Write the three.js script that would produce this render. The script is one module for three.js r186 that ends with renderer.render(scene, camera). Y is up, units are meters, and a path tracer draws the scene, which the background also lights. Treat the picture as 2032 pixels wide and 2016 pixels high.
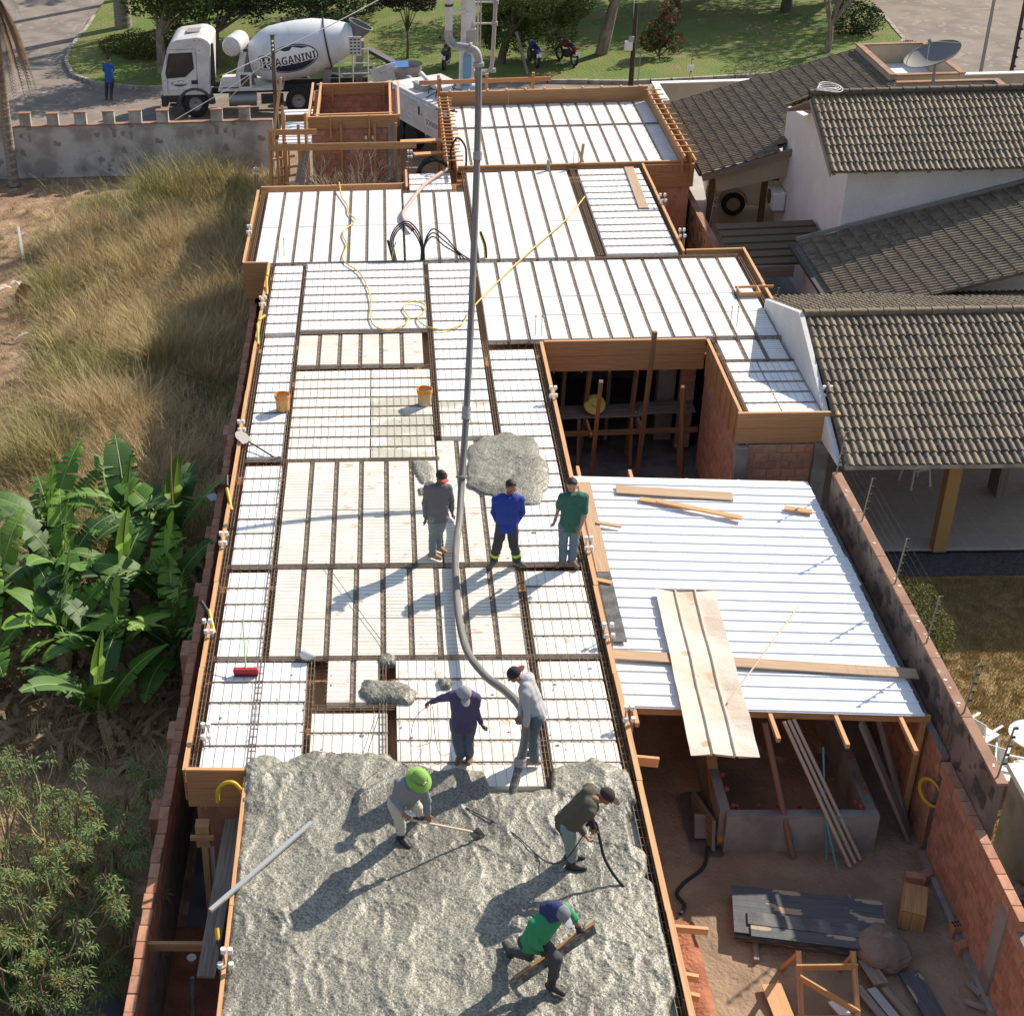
import * as THREE from 'three';
import { mergeGeometries } from 'three/addons/utils/BufferGeometryUtils.js';
import { RoundedBoxGeometry } from 'three/addons/geometries/RoundedBoxGeometry.js';

// ---------------------------------------------------------------- camera, sky, sun, exposure
const scene = new THREE.Scene();
const renderer = new THREE.WebGLRenderer({ antialias: true });
renderer.setSize(1024, 1015);
renderer.toneMapping = THREE.LinearToneMapping;
renderer.toneMappingExposure = 1.72;
renderer.shadowMap.enabled = true;
// metres; y is up, the ground is y = 0, the slab y = 3.1; D (depth) = -z grows away from the camera
const D2R = Math.PI / 180;
const camera = new THREE.PerspectiveCamera(2 * Math.atan(1020 / 3006.8) / D2R, 2868 / 2040, 0.5, 900);
camera.position.set(0, 17.3, 0);
{
  const p = 30.699 * D2R, yw = -3.841 * D2R, rl = -2.666 * D2R;
  const f = new THREE.Vector3(Math.sin(yw) * Math.cos(p), -Math.sin(p), -Math.cos(yw) * Math.cos(p));
  const r = new THREE.Vector3().crossVectors(f, new THREE.Vector3(0, 1, 0)).normalize();
  const u = new THREE.Vector3().crossVectors(r, f);
  const r2 = r.clone().multiplyScalar(Math.cos(rl)).addScaledVector(u, Math.sin(rl));
  const u2 = u.clone().multiplyScalar(Math.cos(rl)).addScaledVector(r, -Math.sin(rl));
  camera.setRotationFromMatrix(new THREE.Matrix4().makeBasis(r2, u2, f.clone().negate()));
}
camera.setViewOffset(2868, 2040, 836, 0, 2032, 2016);
camera.updateProjectionMatrix();
const SKY_LEVEL = 0.86;
const sunDir = new THREE.Vector3(0.631, 0.588, -0.507).normalize();
// clear, slightly hazy dry-season sky: paler toward the horizon, an aureole round the sun
{
  const w = 512, h = 256, px = new Float32Array(w * h * 4), v = new THREE.Vector3();
  for (let j = 0; j < h; j++) for (let i = 0; i < w; i++) {
    const el = ((j + 0.5) / h - 0.5) * Math.PI, az = ((i + 0.5) / w - 0.5) * 2 * Math.PI; v.set(Math.cos(el) * Math.cos(az), Math.sin(el), Math.cos(el) * Math.sin(az));
    const t = Math.pow(1 - Math.max(0, v.y), 2.2), g = Math.max(0, v.dot(sunDir)), m = 0.35 * Math.pow(g, 6) + 0.6 * Math.pow(g, 40), k = (j * w + i) * 4;
    for (let c = 0; c < 3; c++) px[k + c] = SKY_LEVEL * ([0.16, 0.235, 0.37][c] * (1 - t) + [0.36, 0.375, 0.38][c] * t + [1, 0.94, 0.82][c] * m);
    px[k + 3] = 1;
  }
  const sky = new THREE.DataTexture(px, w, h, THREE.RGBAFormat, THREE.FloatType); sky.mapping = THREE.EquirectangularReflectionMapping; sky.magFilter = THREE.LinearFilter; sky.needsUpdate = true;
  scene.background = sky; scene.environment = sky;
}
const sun = new THREE.DirectionalLight(new THREE.Color(1, 0.9, 0.76), 4.1);
sun.name = 'sun'; sun.position.copy(sunDir).multiplyScalar(120).add(new THREE.Vector3(2, 0, -35)); sun.target.position.set(2, 0, -35);
sun.castShadow = true; sun.shadow.mapSize.set(4096, 4096); sun.shadow.radius = 1.2;
Object.assign(sun.shadow.camera, { left: -60, right: 60, top: 60, bottom: -60, near: 1, far: 300 });
scene.add(sun); scene.add(sun.target);

// ---------------------------------------------------------------- helpers
let seedState = 12345;
const rnd = () => { seedState = (seedState + 0x6d2b79f5) | 0; let t = Math.imul(seedState ^ (seedState >>> 15), 1 | seedState); t = (t + Math.imul(t ^ (t >>> 7), 61 | t)) ^ t; return ((t ^ (t >>> 14)) >>> 0) / 4294967296; };
const rr = (a, b) => a + (b - a) * rnd();
const seed = (s) => { seedState = s * 7919 + 17; };
const V = (x, y, d) => new THREE.Vector3(x, y, -d);
const used = {};
const numbered = (n) => { const k = used[n] = (used[n] ?? -1) + 1; return k ? n + '_' + String(k).padStart(3, '0') : n; };
function thing(name, label, category, group) {
  const g = new THREE.Group(); g.name = numbered(name); g.userData = { label, category };
  if (group) g.userData.group = group;
  scene.add(g); return g;
}
function part(name, geo, mat, parent) {
  const m = new THREE.Mesh(geo, mat); m.name = name; m.castShadow = m.receiveShadow = true; parent.add(m); return m;
}
function solo(name, geo, mat, label, category, group) {
  const m = part(numbered(name), geo, mat, scene); m.userData = { label, category };
  if (group) m.userData.group = group;
  return m;
}
function setting(name, geo, mat) { const m = part(numbered(name), geo, mat, scene); m.userData = { kind: 'structure' }; return m; }
const merge = (list) => list.length === 1 ? list[0] : mergeGeometries(list.map((g) => g.index ? g.toNonIndexed() : g), false);
// box with uv in metres, u along its longest side
function metricUV(g, off = true) {
  const p = g.attributes.position, n = g.attributes.normal, uv = g.attributes.uv;
  g.computeBoundingBox(); const s = g.boundingBox.getSize(new THREE.Vector3()).toArray();
  const ou = off ? rnd() * 7 : 0, ov = off ? rnd() * 7 : 0;
  for (let i = 0; i < p.count; i++) {
    const a = [Math.abs(n.getX(i)), Math.abs(n.getY(i)), Math.abs(n.getZ(i))], k = a.indexOf(Math.max(...a));
    let ax = [0, 1, 2].filter((q) => q !== k); if (s[ax[1]] > s[ax[0]]) ax = [ax[1], ax[0]];
    const c = [p.getX(i), p.getY(i), p.getZ(i)];
    uv.setXY(i, c[ax[0]] + ou, c[ax[1]] + ov);
  }
  return g;
}
const boxG = (w, h, l) => metricUV(new THREE.BoxGeometry(w, h, l));
const rbox = (w, h, l, r = 0.03, s = 2) => metricUV(new RoundedBoxGeometry(w, h, l, s, r));
const bx = (x0, x1, y0, y1, d0, d1) => boxG(x1 - x0, y1 - y0, d1 - d0).translate((x0 + x1) / 2, (y0 + y1) / 2, -(d0 + d1) / 2);
const UP = new THREE.Vector3(0, 1, 0);
// box from point a to point b; w is its width sideways, h its height
function bar(a, b, w, h, up = UP) {
  const l = a.distanceTo(b), z = b.clone().sub(a).normalize();
  const x = new THREE.Vector3().crossVectors(up, z); if (x.lengthSq() < 1e-6) x.set(1, 0, 0); x.normalize();
  const y = new THREE.Vector3().crossVectors(z, x);
  return boxG(w, h, l).applyMatrix4(new THREE.Matrix4().makeBasis(x, y, z).setPosition(a.clone().add(b).multiplyScalar(0.5)));
}
function rod(a, b, r, r2 = r, n = 7, open = false) {
  const l = a.distanceTo(b), g = new THREE.CylinderGeometry(r2, r, l, n, 1, open);
  g.applyQuaternion(new THREE.Quaternion().setFromUnitVectors(UP, b.clone().sub(a).normalize())); g.translate(...a.clone().add(b).multiplyScalar(0.5).toArray());
  return g;
}
const tube = (pts, r, seg = 40, n = 7, closed = false) => new THREE.TubeGeometry(new THREE.CatmullRomCurve3(pts, closed, 'centripetal'), seg, r, n, closed);
function taper(pts, r0, r1, seg = 12, n = 7) {   // tapered tube
  const c = new THREE.CatmullRomCurve3(pts), g = new THREE.TubeGeometry(c, seg, 1, n, false), p = g.attributes.position, q = new THREE.Vector3();
  for (let i = 0; i <= seg; i++) {
    c.getPointAt(i / seg, q); const r = r0 + (r1 - r0) * i / seg;
    for (let j = 0; j <= n; j++) { const k = i * (n + 1) + j; p.setXYZ(k, q.x + (p.getX(k) - q.x) * r, q.y + (p.getY(k) - q.y) * r, q.z + (p.getZ(k) - q.z) * r); }
  }
  return g;
}
const place = (g, x, y, d, ry = 0, rx = 0, rz = 0) => { g.applyMatrix4(new THREE.Matrix4().makeRotationFromEuler(new THREE.Euler(rx, ry, rz, 'YXZ')).setPosition(x, y, -d)); return g; };

// ---------------------------------------------------------------- noise and textures
const hash = (x, y, s) => { let h = Math.imul(x, 374761393) + Math.imul(y, 668265263) + Math.imul(s, 1442695041); h = Math.imul(h ^ (h >>> 13), 1274126177); return ((h ^ (h >>> 16)) >>> 0) / 4294967296; };
function vnoise(x, y, s, per = 0) {
  const xi = Math.floor(x), yi = Math.floor(y), fx = x - xi, fy = y - yi, u = fx * fx * (3 - 2 * fx), v = fy * fy * (3 - 2 * fy);
  const w = per ? (a) => ((a % per) + per) % per : (a) => a;
  const a = hash(w(xi), w(yi), s), b = hash(w(xi + 1), w(yi), s), c = hash(w(xi), w(yi + 1), s), d = hash(w(xi + 1), w(yi + 1), s);
  return a + (b - a) * u + (c - a) * v + (a - b - c + d) * u * v;
}
function fbm(x, y, s = 1, oct = 4, per = 0) { let t = 0, a = 0.5, f = 1, n = 0; for (let i = 0; i < oct; i++) { t += a * vnoise(x * f, y * f, s + i, per ? per * f : 0); n += a; a *= 0.5; f *= 2; } return t / n; }
const s8 = (v) => Math.round(255 * Math.pow(Math.min(1, Math.max(0, v)), 1 / 2.2));
function tex(n, metres, fn, srgb = true, m2 = metres) {   // fn(u, v) in 0..1 -> [r, g, b] linear
  const d = new Uint8Array(n * n * 4);
  for (let j = 0; j < n; j++) for (let i = 0; i < n; i++) {
    const c = fn((i + 0.5) / n, (j + 0.5) / n), k = (j * n + i) * 4;
    if (srgb) { d[k] = s8(c[0]); d[k + 1] = s8(c[1]); d[k + 2] = s8(c[2]); } else d[k] = d[k + 1] = d[k + 2] = Math.max(0, Math.min(255, 255 * c));
    d[k + 3] = 255;
  }
  const t = new THREE.DataTexture(d, n, n); t.wrapS = t.wrapT = THREE.RepeatWrapping; t.magFilter = THREE.LinearFilter; t.minFilter = THREE.LinearMipmapLinearFilter; t.generateMipmaps = true;
  if (srgb) t.colorSpace = THREE.SRGBColorSpace;
  t.repeat.set(1 / metres, 1 / m2); t.needsUpdate = true; return t;
}
const mix = (a, b, t) => [a[0] + (b[0] - a[0]) * t, a[1] + (b[1] - a[1]) * t, a[2] + (b[2] - a[2]) * t];
const sm = (a, b, x) => { const t = Math.min(1, Math.max(0, (x - a) / (b - a))); return t * t * (3 - 2 * t); };
const bumpFine = tex(256, 0.5, (u, v) => fbm(u * 16, v * 16, 5, 4, 16), false);
const bumpRough = tex(512, 1.2, (u, v) => fbm(u * 24, v * 24, 9, 4, 24), false);
function mottled(c1, c2, o = {}) {
  const { size = 2, f = 6, oct = 5, s = 1, rough = 0.9, bump = 0.004, c3, t3 = 0.62, metal = 0, bm = bumpFine, n = 256, lo = 0.3, hi = 0.7 } = o;
  const map = tex(n, size, (u, v) => {
    const a = fbm(u * f, v * f, s, oct, f); let c = mix(c1, c2, sm(lo, hi, a));
    if (c3) c = mix(c, c3, sm(t3, t3 + 0.1, fbm(u * f * 2, v * f * 2, s + 40, 4, f * 2)));
    const g = 0.9 + 0.2 * hash(Math.floor(u * n), Math.floor(v * n), s); return [c[0] * g, c[1] * g, c[2] * g];
  });
  return new THREE.MeshStandardMaterial({ map, roughness: rough, metalness: metal, bumpMap: bm, bumpScale: bump });
}
function wood(c1, c2, s = 1, rough = 0.8, dirt = null, dt = 0.5, dw = 0.16, df = 6) {
  const map = tex(256, 2.4, (u, v) => {
    const a = vnoise(u * 4 + 3 * fbm(u * 4, v * 8, s + 3, 2, 4), v * 60, s, 0), b = fbm(u * 8, v * 48, s + 7, 3, 8);
    let c = mix(c1, c2, sm(0.2, 0.8, 0.5 * a + 0.5 * b));
    if (dirt) c = mix(c, dirt, 0.85 * sm(dt, dt + dw, fbm(u * df, v * 4, s + 11, 5, 2)));
    return c;
  }, true, 0.8);
  return new THREE.MeshStandardMaterial({ map, roughness: rough, bumpMap: bumpFine, bumpScale: 0.0015 });
}
const plain = (r, g, b, rough = 0.6, metal = 0) => new THREE.MeshStandardMaterial({ color: new THREE.Color().setRGB(r, g, b), roughness: rough, metalness: metal });
const cg = [0.36, 0.35, 0.31];
const M = {
  foam: mottled([0.86, 0.865, 0.87], [0.79, 0.79, 0.785], { size: 1.1, f: 5, s: 3, rough: 0.85, bump: 0.002 }),
  foamCream: mottled([0.84, 0.81, 0.74], [0.76, 0.71, 0.62], { size: 1.6, f: 4, s: 8, rough: 0.85, bump: 0.002, c3: [0.6, 0.52, 0.42], t3: 0.72 }),
  foamStain: mottled([0.8, 0.77, 0.69], [0.48, 0.46, 0.38], { size: 1.7, f: 3, s: 21, rough: 0.85, bump: 0.003, lo: 0.4, hi: 0.62 }),
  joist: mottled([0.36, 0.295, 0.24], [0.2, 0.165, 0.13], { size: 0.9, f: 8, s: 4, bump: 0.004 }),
  joistSunlit: mottled([0.6, 0.57, 0.52], [0.45, 0.42, 0.37], { size: 0.9, f: 8, s: 4, bump: 0.003 }),  // joist concrete lightened; sun on the crosswise joists is put into its colour
  steel: mottled([0.26, 0.18, 0.115], [0.15, 0.115, 0.09], { size: 0.4, f: 6, s: 6, rough: 0.65, metal: 0.35, bump: 0 }),
  wire: plain(0.34, 0.29, 0.24, 0.6, 0.3),
  formFace: wood([0.45, 0.245, 0.105], [0.34, 0.175, 0.07], 2, 0.7),
  formEdge: wood([0.64, 0.36, 0.17], [0.52, 0.27, 0.115], 5, 0.75),
  shadedStud: wood([0.27, 0.145, 0.065], [0.18, 0.095, 0.042], 6, 0.8),  // stud wood darkened; the courtyard shade is put into its colour
  stud: wood([0.5, 0.29, 0.12], [0.36, 0.19, 0.075], 7, 0.8),
  oldWood: wood([0.3, 0.25, 0.2], [0.17, 0.135, 0.105], 9, 0.9),
  plankTan: wood([0.5, 0.36, 0.24], [0.4, 0.27, 0.17], 12, 0.85),
  palePly: wood([0.62, 0.5, 0.37], [0.54, 0.42, 0.3], 15, 0.85, [0.5, 0.45, 0.38]),
  blackPly: wood([0.045, 0.05, 0.055], [0.07, 0.075, 0.08], 18, 0.5, [0.2, 0.2, 0.195], 0.42, 0.4, 12),
  wornPly: wood([0.05, 0.06, 0.07], [0.09, 0.1, 0.11], 23, 0.6, [0.45, 0.35, 0.23], 0.63, 0.03, 4),
  cement: mottled([0.3, 0.29, 0.27], [0.2, 0.19, 0.175], { size: 2.2, f: 6, s: 13, bump: 0.006, bm: bumpRough }),
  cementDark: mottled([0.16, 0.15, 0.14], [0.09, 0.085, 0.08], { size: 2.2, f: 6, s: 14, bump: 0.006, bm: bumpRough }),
  mortar: mottled([0.3, 0.28, 0.25], [0.2, 0.185, 0.165], { size: 1.4, f: 8, s: 31, bump: 0.008, bm: bumpRough }),
  whiteWall: mottled([0.74, 0.73, 0.71], [0.67, 0.66, 0.64], { size: 4, f: 5, s: 16, bump: 0.003 }),
  limeWall: mottled([0.56, 0.54, 0.51], [0.33, 0.31, 0.28], { size: 3.7, f: 6, s: 17, bump: 0.02, bm: bumpRough, c3: [0.27, 0.25, 0.22], t3: 0.66, oct: 6, n: 512 }),
  beigeWall: mottled([0.47, 0.4, 0.29], [0.4, 0.34, 0.245], { size: 4, f: 5, s: 18, bump: 0.003, c3: [0.3, 0.25, 0.19], t3: 0.74 }),
  wallFace: mottled([0.27, 0.215, 0.17], [0.16, 0.125, 0.1], { size: 2.6, f: 5, s: 19, bump: 0.012, bm: bumpRough, c3: [0.07, 0.062, 0.055], t3: 0.6 }),
  coping: mottled([0.34, 0.19, 0.125], [0.27, 0.145, 0.095], { size: 1.7, f: 6, s: 20, bump: 0.003, c3: [0.45, 0.36, 0.3], t3: 0.72 }),
  metalRoof: mottled([0.8, 0.82, 0.85], [0.75, 0.77, 0.8], { size: 3, f: 4, s: 24, rough: 0.42, bump: 0.001 }),
  oldSheet: mottled([0.7, 0.62, 0.53], [0.6, 0.5, 0.4], { size: 2.3, f: 4, s: 25, rough: 0.7, bump: 0.003, c3: [0.55, 0.36, 0.22], t3: 0.68 }),
  asphalt: mottled([0.235, 0.19, 0.155], [0.17, 0.14, 0.115], { size: 6, f: 8, s: 27, n: 512, bump: 0.006, bm: bumpRough, c3: [0.28, 0.235, 0.2], t3: 0.64 }),
  lawn: mottled([0.095, 0.155, 0.012], [0.15, 0.165, 0.028], { size: 9, f: 9, s: 28, n: 512, oct: 6, bump: 0.05, bm: bumpRough, c3: [0.2, 0.155, 0.07], t3: 0.66 }),
  dryLawn: mottled([0.3, 0.205, 0.075], [0.21, 0.155, 0.05], { size: 2.3, f: 12, s: 29, n: 512, oct: 5, bump: 0.03, bm: bumpRough }),
  soil: mottled([0.34, 0.215, 0.125], [0.23, 0.14, 0.08], { size: 5, f: 7, s: 30, n: 512, oct: 6, bump: 0.03, bm: bumpRough, c3: [0.42, 0.29, 0.18], t3: 0.62 }),
  sand: mottled([0.32, 0.225, 0.145], [0.23, 0.155, 0.1], { size: 3.4, f: 6, s: 32, n: 512, oct: 6, bump: 0.02, bm: bumpRough }),
  redSoil: mottled([0.37, 0.14, 0.07], [0.26, 0.085, 0.04], { size: 2.1, f: 6, s: 33, oct: 6, bump: 0.03, bm: bumpRough }),
  gravel: mottled([0.1, 0.1, 0.105], [0.045, 0.045, 0.05], { size: 1, f: 40, s: 34, oct: 2, bump: 0.02, bm: bumpRough }),
  floorTile: mottled([0.5, 0.47, 0.43], [0.42, 0.4, 0.37], { size: 3, f: 6, s: 35, rough: 0.45, bump: 0.001 }),
  kerb: mottled([0.4, 0.36, 0.31], [0.25, 0.22, 0.19], { size: 1.4, f: 6, s: 36, bump: 0.006 }),
  roofTile: mottled([0.18, 0.132, 0.085], [0.11, 0.08, 0.055], { size: 1.1, f: 5, s: 37, rough: 0.75, bump: 0.003, c3: [0.2, 0.17, 0.1], t3: 0.62 }),
  roofTile2: mottled([0.22, 0.17, 0.1], [0.15, 0.115, 0.07], { size: 1.3, f: 5, s: 38, rough: 0.75, bump: 0.003, c3: [0.075, 0.065, 0.05], t3: 0.64 }),
  roofTile3: mottled([0.13, 0.098, 0.068], [0.085, 0.066, 0.048], { size: 1.2, f: 5, s: 39, rough: 0.75, bump: 0.003, c3: [0.17, 0.15, 0.1], t3: 0.66 }),
  white: plain(0.74, 0.74, 0.73, 0.35), truckWhite: mottled([0.68, 0.68, 0.67], [0.58, 0.57, 0.55], { size: 1.9, f: 5, s: 41, rough: 0.4, bump: 0.0005, c3: [0.42, 0.38, 0.33], t3: 0.7 }),
  pipeGrey: mottled([0.36, 0.35, 0.33], [0.25, 0.245, 0.23], { size: 0.7, f: 5, s: 42, rough: 0.6, bump: 0.002 }),
  hoseGrey: mottled([0.215, 0.205, 0.185], [0.13, 0.125, 0.115], { size: 0.6, f: 6, s: 43, rough: 0.75, bump: 0.002, c3: [0.3, 0.285, 0.255], t3: 0.6 }),
  dirtyHose: mottled([0.1, 0.095, 0.085], [0.27, 0.255, 0.225], { size: 0.3, f: 6, s: 44, rough: 0.85, bump: 0.008 }),
  black: plain(0.018, 0.018, 0.02, 0.55), rubber: plain(0.022, 0.021, 0.02, 0.85), darkSteel: plain(0.05, 0.05, 0.055, 0.55, 0.3), greySteel: plain(0.3, 0.3, 0.3, 0.45, 0.5),
  chrome: plain(0.55, 0.55, 0.55, 0.3, 0.8), glassDark: plain(0.012, 0.014, 0.016, 0.08),
  yellow: plain(0.62, 0.43, 0.03, 0.5), pvc: plain(0.75, 0.74, 0.7, 0.4), orange: plain(0.72, 0.24, 0.015, 0.5), blueCyl: plain(0.12, 0.32, 0.5, 0.35),
  bark: mottled([0.16, 0.125, 0.095], [0.085, 0.065, 0.05], { size: 0.9, f: 8, s: 46, bump: 0.02, bm: bumpRough }),
  paleBark: mottled([0.33, 0.28, 0.23], [0.2, 0.165, 0.13], { size: 1.1, f: 8, s: 47, bump: 0.015, bm: bumpRough }),
  stone: mottled([0.24, 0.18, 0.14], [0.165, 0.12, 0.09], { size: 1.2, f: 6, s: 48, bump: 0.02, bm: bumpRough }),
  aluminium: plain(0.56, 0.56, 0.55, 0.4, 0.6),
};
const brickMats = [[0.5, 0.235, 0.135], [0.45, 0.2, 0.115], [0.54, 0.27, 0.165], [0.42, 0.21, 0.13]].map((c, i) => mottled(c, c.map((v) => v * 0.78), { size: 0.7, f: 5, s: 50 + i, bump: 0.004, c3: [0.36, 0.29, 0.24], t3: 0.7 }));
const tint = (m, r, g, b) => { const c = m.clone(); c.color = new THREE.Color().setRGB(r, g, b); return c; };
// ---------------------------------------------------------------- ground, road, park, yards
function sheet(x0, x1, d0, d1, y, nx = 1, nd = 1, hf = null) {
  const g = new THREE.PlaneGeometry(x1 - x0, d1 - d0, nx, nd).rotateX(-Math.PI / 2).translate((x0 + x1) / 2, y, -(d0 + d1) / 2), p = g.attributes.position, uv = g.attributes.uv;
  for (let i = 0; i < p.count; i++) { uv.setXY(i, p.getX(i), p.getZ(i)); if (hf) p.setY(i, y + hf(p.getX(i), -p.getZ(i))); }
  g.computeVertexNormals(); return g;
}
function flat(pts, y) {   // polygon [x, d] at height y, uv in metres
  const g = new THREE.ShapeGeometry(new THREE.Shape(pts.map(([x, d]) => new THREE.Vector2(x, d))));
  const p = g.attributes.position, uv = g.attributes.uv;
  for (let i = 0; i < p.count; i++) { const x = p.getX(i), d = p.getY(i); uv.setXY(i, x, d); p.setXYZ(i, x, y, -d); g.attributes.normal.setXYZ(i, 0, 1, 0); }
  const ix = g.index.array; for (let i = 0; i < ix.length; i += 3) { const a = new THREE.Vector3().fromBufferAttribute(p, ix[i]), b = new THREE.Vector3().fromBufferAttribute(p, ix[i + 1]), c = new THREE.Vector3().fromBufferAttribute(p, ix[i + 2]); if (b.sub(a).cross(c.sub(a)).y < 0) { const t = ix[i + 1]; ix[i + 1] = ix[i + 2]; ix[i + 2] = t; } }
  return g;
}
setting('ground', sheet(-350, 350, -100, 600, -0.06), M.soil);
setting('vacant_lot_soil', sheet(-22, -3.3, 8, 53.3, 0, 150, 260, (x, d) => 0.16 * (fbm(x * 0.7, d * 0.7, 3, 4) - 0.5) + 0.07 * (fbm(x * 4, d * 4, 6, 3) - 0.5) - 0.02), M.soil);
setting('road', sheet(-120, 120, 53.8, 140, -0.03), M.asphalt);
const parkEdge = [[-9.4, 64.9], [-10.7, 65.05], [-12.6, 66.0], [-13.8, 67.5], [-14.55, 69.8], [-14.8, 72.5], [-14.7, 76.2], [-14.7, 82], [-14.5, 100], [26, 100], [25, 84], [23.4, 75.6], [23.3, 72.9], [23.0, 69.3], [21.6, 66.6], [19, 64.6], [10.2, 63.75], [4.4, 64.6]];
setting('park_lawn', flat(parkEdge, 0.09), M.lawn);
{
  const kerbPts = [...parkEdge.slice(0, 7), [-14.7, 79]].map(([x, d]) => [x, d]).reverse().concat([[-2.5, 64.75], [4.4, 64.6], [10.2, 63.75], [14.6, 64.1], [19, 64.6], [21.6, 66.6], [23, 69.3], [23.3, 72.9], [23.4, 75.6]]);
  const k = setting('kerb', bx(-0.01, 0.01, -0.05, -0.04, 60, 60.02), M.kerb); k.geometry.dispose(); const gs = [];
  seed(5);
  for (let i = 0; i + 1 < kerbPts.length; i++) {
    const a = V(kerbPts[i][0], 0.03, kerbPts[i][1]), b = V(kerbPts[i + 1][0], 0.03, kerbPts[i + 1][1]), n = Math.max(1, Math.round(a.distanceTo(b) / 0.9));
    for (let j = 0; j < n; j++) { const p = a.clone().lerp(b, j / n), q = a.clone().lerp(b, (j + 0.96) / n); p.x += rr(-0.03, 0.03); gs.push(bar(p, q, 0.16, rr(0.17, 0.21))); }
  }
  k.geometry = merge(gs);
}
// builder's yard on the right and the neighbour's garden
const inPool = (x, d) => x > 5.0 && x < 7.9 && d > 18.3 && d < 23;
setting('yard_soil', sheet(3.3, 8.55, 8, 27, 0.0, 90, 260, (x, d) => 0.10 * (fbm(x * 1.1, d * 1.1, 12, 4) - 0.5) + 0.035 * (fbm(x * 6, d * 6, 15, 3) - 0.5) - 0.42 * sm(4.75, 5.0, x) * sm(5.35, 5.2, x) * sm(18.2, 18.5, d) * sm(19.9, 19.5, d)), M.sand);
setting('red_soil', sheet(3.5, 4.75, 9, 17.0, 0.02, 40, 160, (x, d) => 0.07 * sm(4.75, 4.45, x + 0.25 * (fbm(x * 3, d * 2, 18, 3) - 0.5)) * sm(17.0, 16.6, d) + 0.05 * (fbm(x * 5, d * 5, 15, 4) - 0.5) - 0.075 * sm(4.4, 4.72, x + 0.3 * (fbm(x * 3, d * 2, 18, 3) - 0.5)) - 0.08 * sm(16.7, 16.98, d)), M.redSoil);
setting('neighbour_garden', sheet(8.66, 40, 8, 26.3, 0.0), M.dryLawn);
setting('gravel_strip', sheet(8.66, 40, 26.3, 27.15, 0.012), M.gravel);
{
  const f = setting('patio_floor', sheet(8.7, 22, 27.15, 36.5, 0.06), M.cement);
  seed(8);
  const g = boxG(0.445, 0.05, 0.445);
  for (let i = 0; i < 14; i++) for (let j = 0; j < 9; j++) { const m = part('floor_tile', g, M.floorTile, f); m.position.set(9.0 + i * 0.45, 0.08 + rr(-0.002, 0.002), -(27.4 + j * 0.45)); }
}
setting('side_passage', sheet(9.05, 14, 36.6, 56, 0.01), M.cement);
setting('driveway', sheet(9.9, 22, 44, 57, 0.025), M.floorTile);
setting('front_yard', sheet(-3.9, 9.8, 50, 56.8, 0.0, 40, 20, (x, d) => 0.08 * (fbm(x * 1.4, d * 1.4, 22, 4) - 0.5)), M.sand);
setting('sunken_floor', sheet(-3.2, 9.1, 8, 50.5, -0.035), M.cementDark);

// ---------------------------------------------------------------- brick helper: a wall of separate bricks over a mortar core
const brickGeo = {};
function bricks(parent, x0, d0, x1, d1, y0, y1, opt = {}) {
  const { L = 0.29, H = 0.19, T = 0.14, proud = 0.006, skip = null, bothSides = true, core = M.mortar } = opt;
  const a = V(x0, 0, d0), b = V(x1, 0, d1), len = a.distanceTo(b), dir = b.clone().sub(a).normalize(), ry = Math.atan2(-dir.z, dir.x);
  const c = boxG(len, y1 - y0, T - 0.012); place(c, (x0 + x1) / 2, (y0 + y1) / 2, (d0 + d1) / 2, ry);
  part('mortar', c, core, parent);
  const key = L + '_' + H + '_' + T;
  brickGeo[key] ??= [0, 1, 2].map(() => rbox(L - 0.02, H - 0.02, T + proud, 0.008, 1));
  const rows = Math.round((y1 - y0) / H);
  for (let r = 0; r < rows; r++) for (let s = (r % 2 ? -L / 2 : 0); s < len - 0.02; s += L) {
    const s0 = Math.max(0, s), s1 = Math.min(len, s + L), m = (s0 + s1) / 2; if (s1 - s0 < 0.05) continue;
    const p = a.clone().addScaledVector(dir, m);
    if (skip && skip(p.x, y0 + (r + 0.5) * H, -p.z)) continue;
    const k = part('brick', brickGeo[key][Math.floor(rnd() * 3)], brickMats[Math.floor(rnd() * 4)], parent);
    k.position.set(p.x, y0 + (r + 0.5) * H, p.z); k.rotation.y = ry + rr(-0.006, 0.006); k.scale.x = (s1 - s0) / L;
  }
}
// ---------------------------------------------------------------- old battlement wall along the street
{
  seed(11);
  const t = thing('battlement_wall', 'weathered whitewashed wall with square battlements between lot and street', 'wall');
  const g = new THREE.BoxGeometry(17.6, 1.87, 0.2, 120, 14, 1); metricUV(g, false);
  const p = g.attributes.position; for (let i = 0; i < p.count; i++) { const n = p.getZ(i); p.setZ(i, n + 0.05 * (fbm(p.getX(i) * 2, p.getY(i) * 2, 3, 3) - 0.5)); if (p.getY(i) > 0.9) p.setY(i, p.getY(i) + 0.05 * (fbm(p.getX(i) * 1.7, 1, 4, 3) - 0.5)); }
  g.computeVertexNormals(); part('wall', g.translate(-12.75, 0.92, -53.4), M.limeWall, t);
  part('wall_cap', bx(-21.5, -3.95, 1.865, 1.9, 53.28, 53.53), M.coping, t);
  for (const x of [-19.7, -18.72, -17.75, -16.75, -15.78, -14.8, -13.82, -12.84, -11.84, -10.84, -9.82, -8.86, -7.88, -5.94, -4.95]) {
    const w = rr(0.4, 0.45), h = rr(0.4, 0.46), m = part('merlon', bx(x - w / 2, x + w / 2, 1.89, 1.89 + h, 53.3, 53.5), M.limeWall, t);
    part('merlon_cap', bx(x - w / 2 - 0.02, x + w / 2 + 0.02, 1.89 + h, 1.92 + h, 53.28, 53.52), M.coping, m);
  }
}
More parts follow.
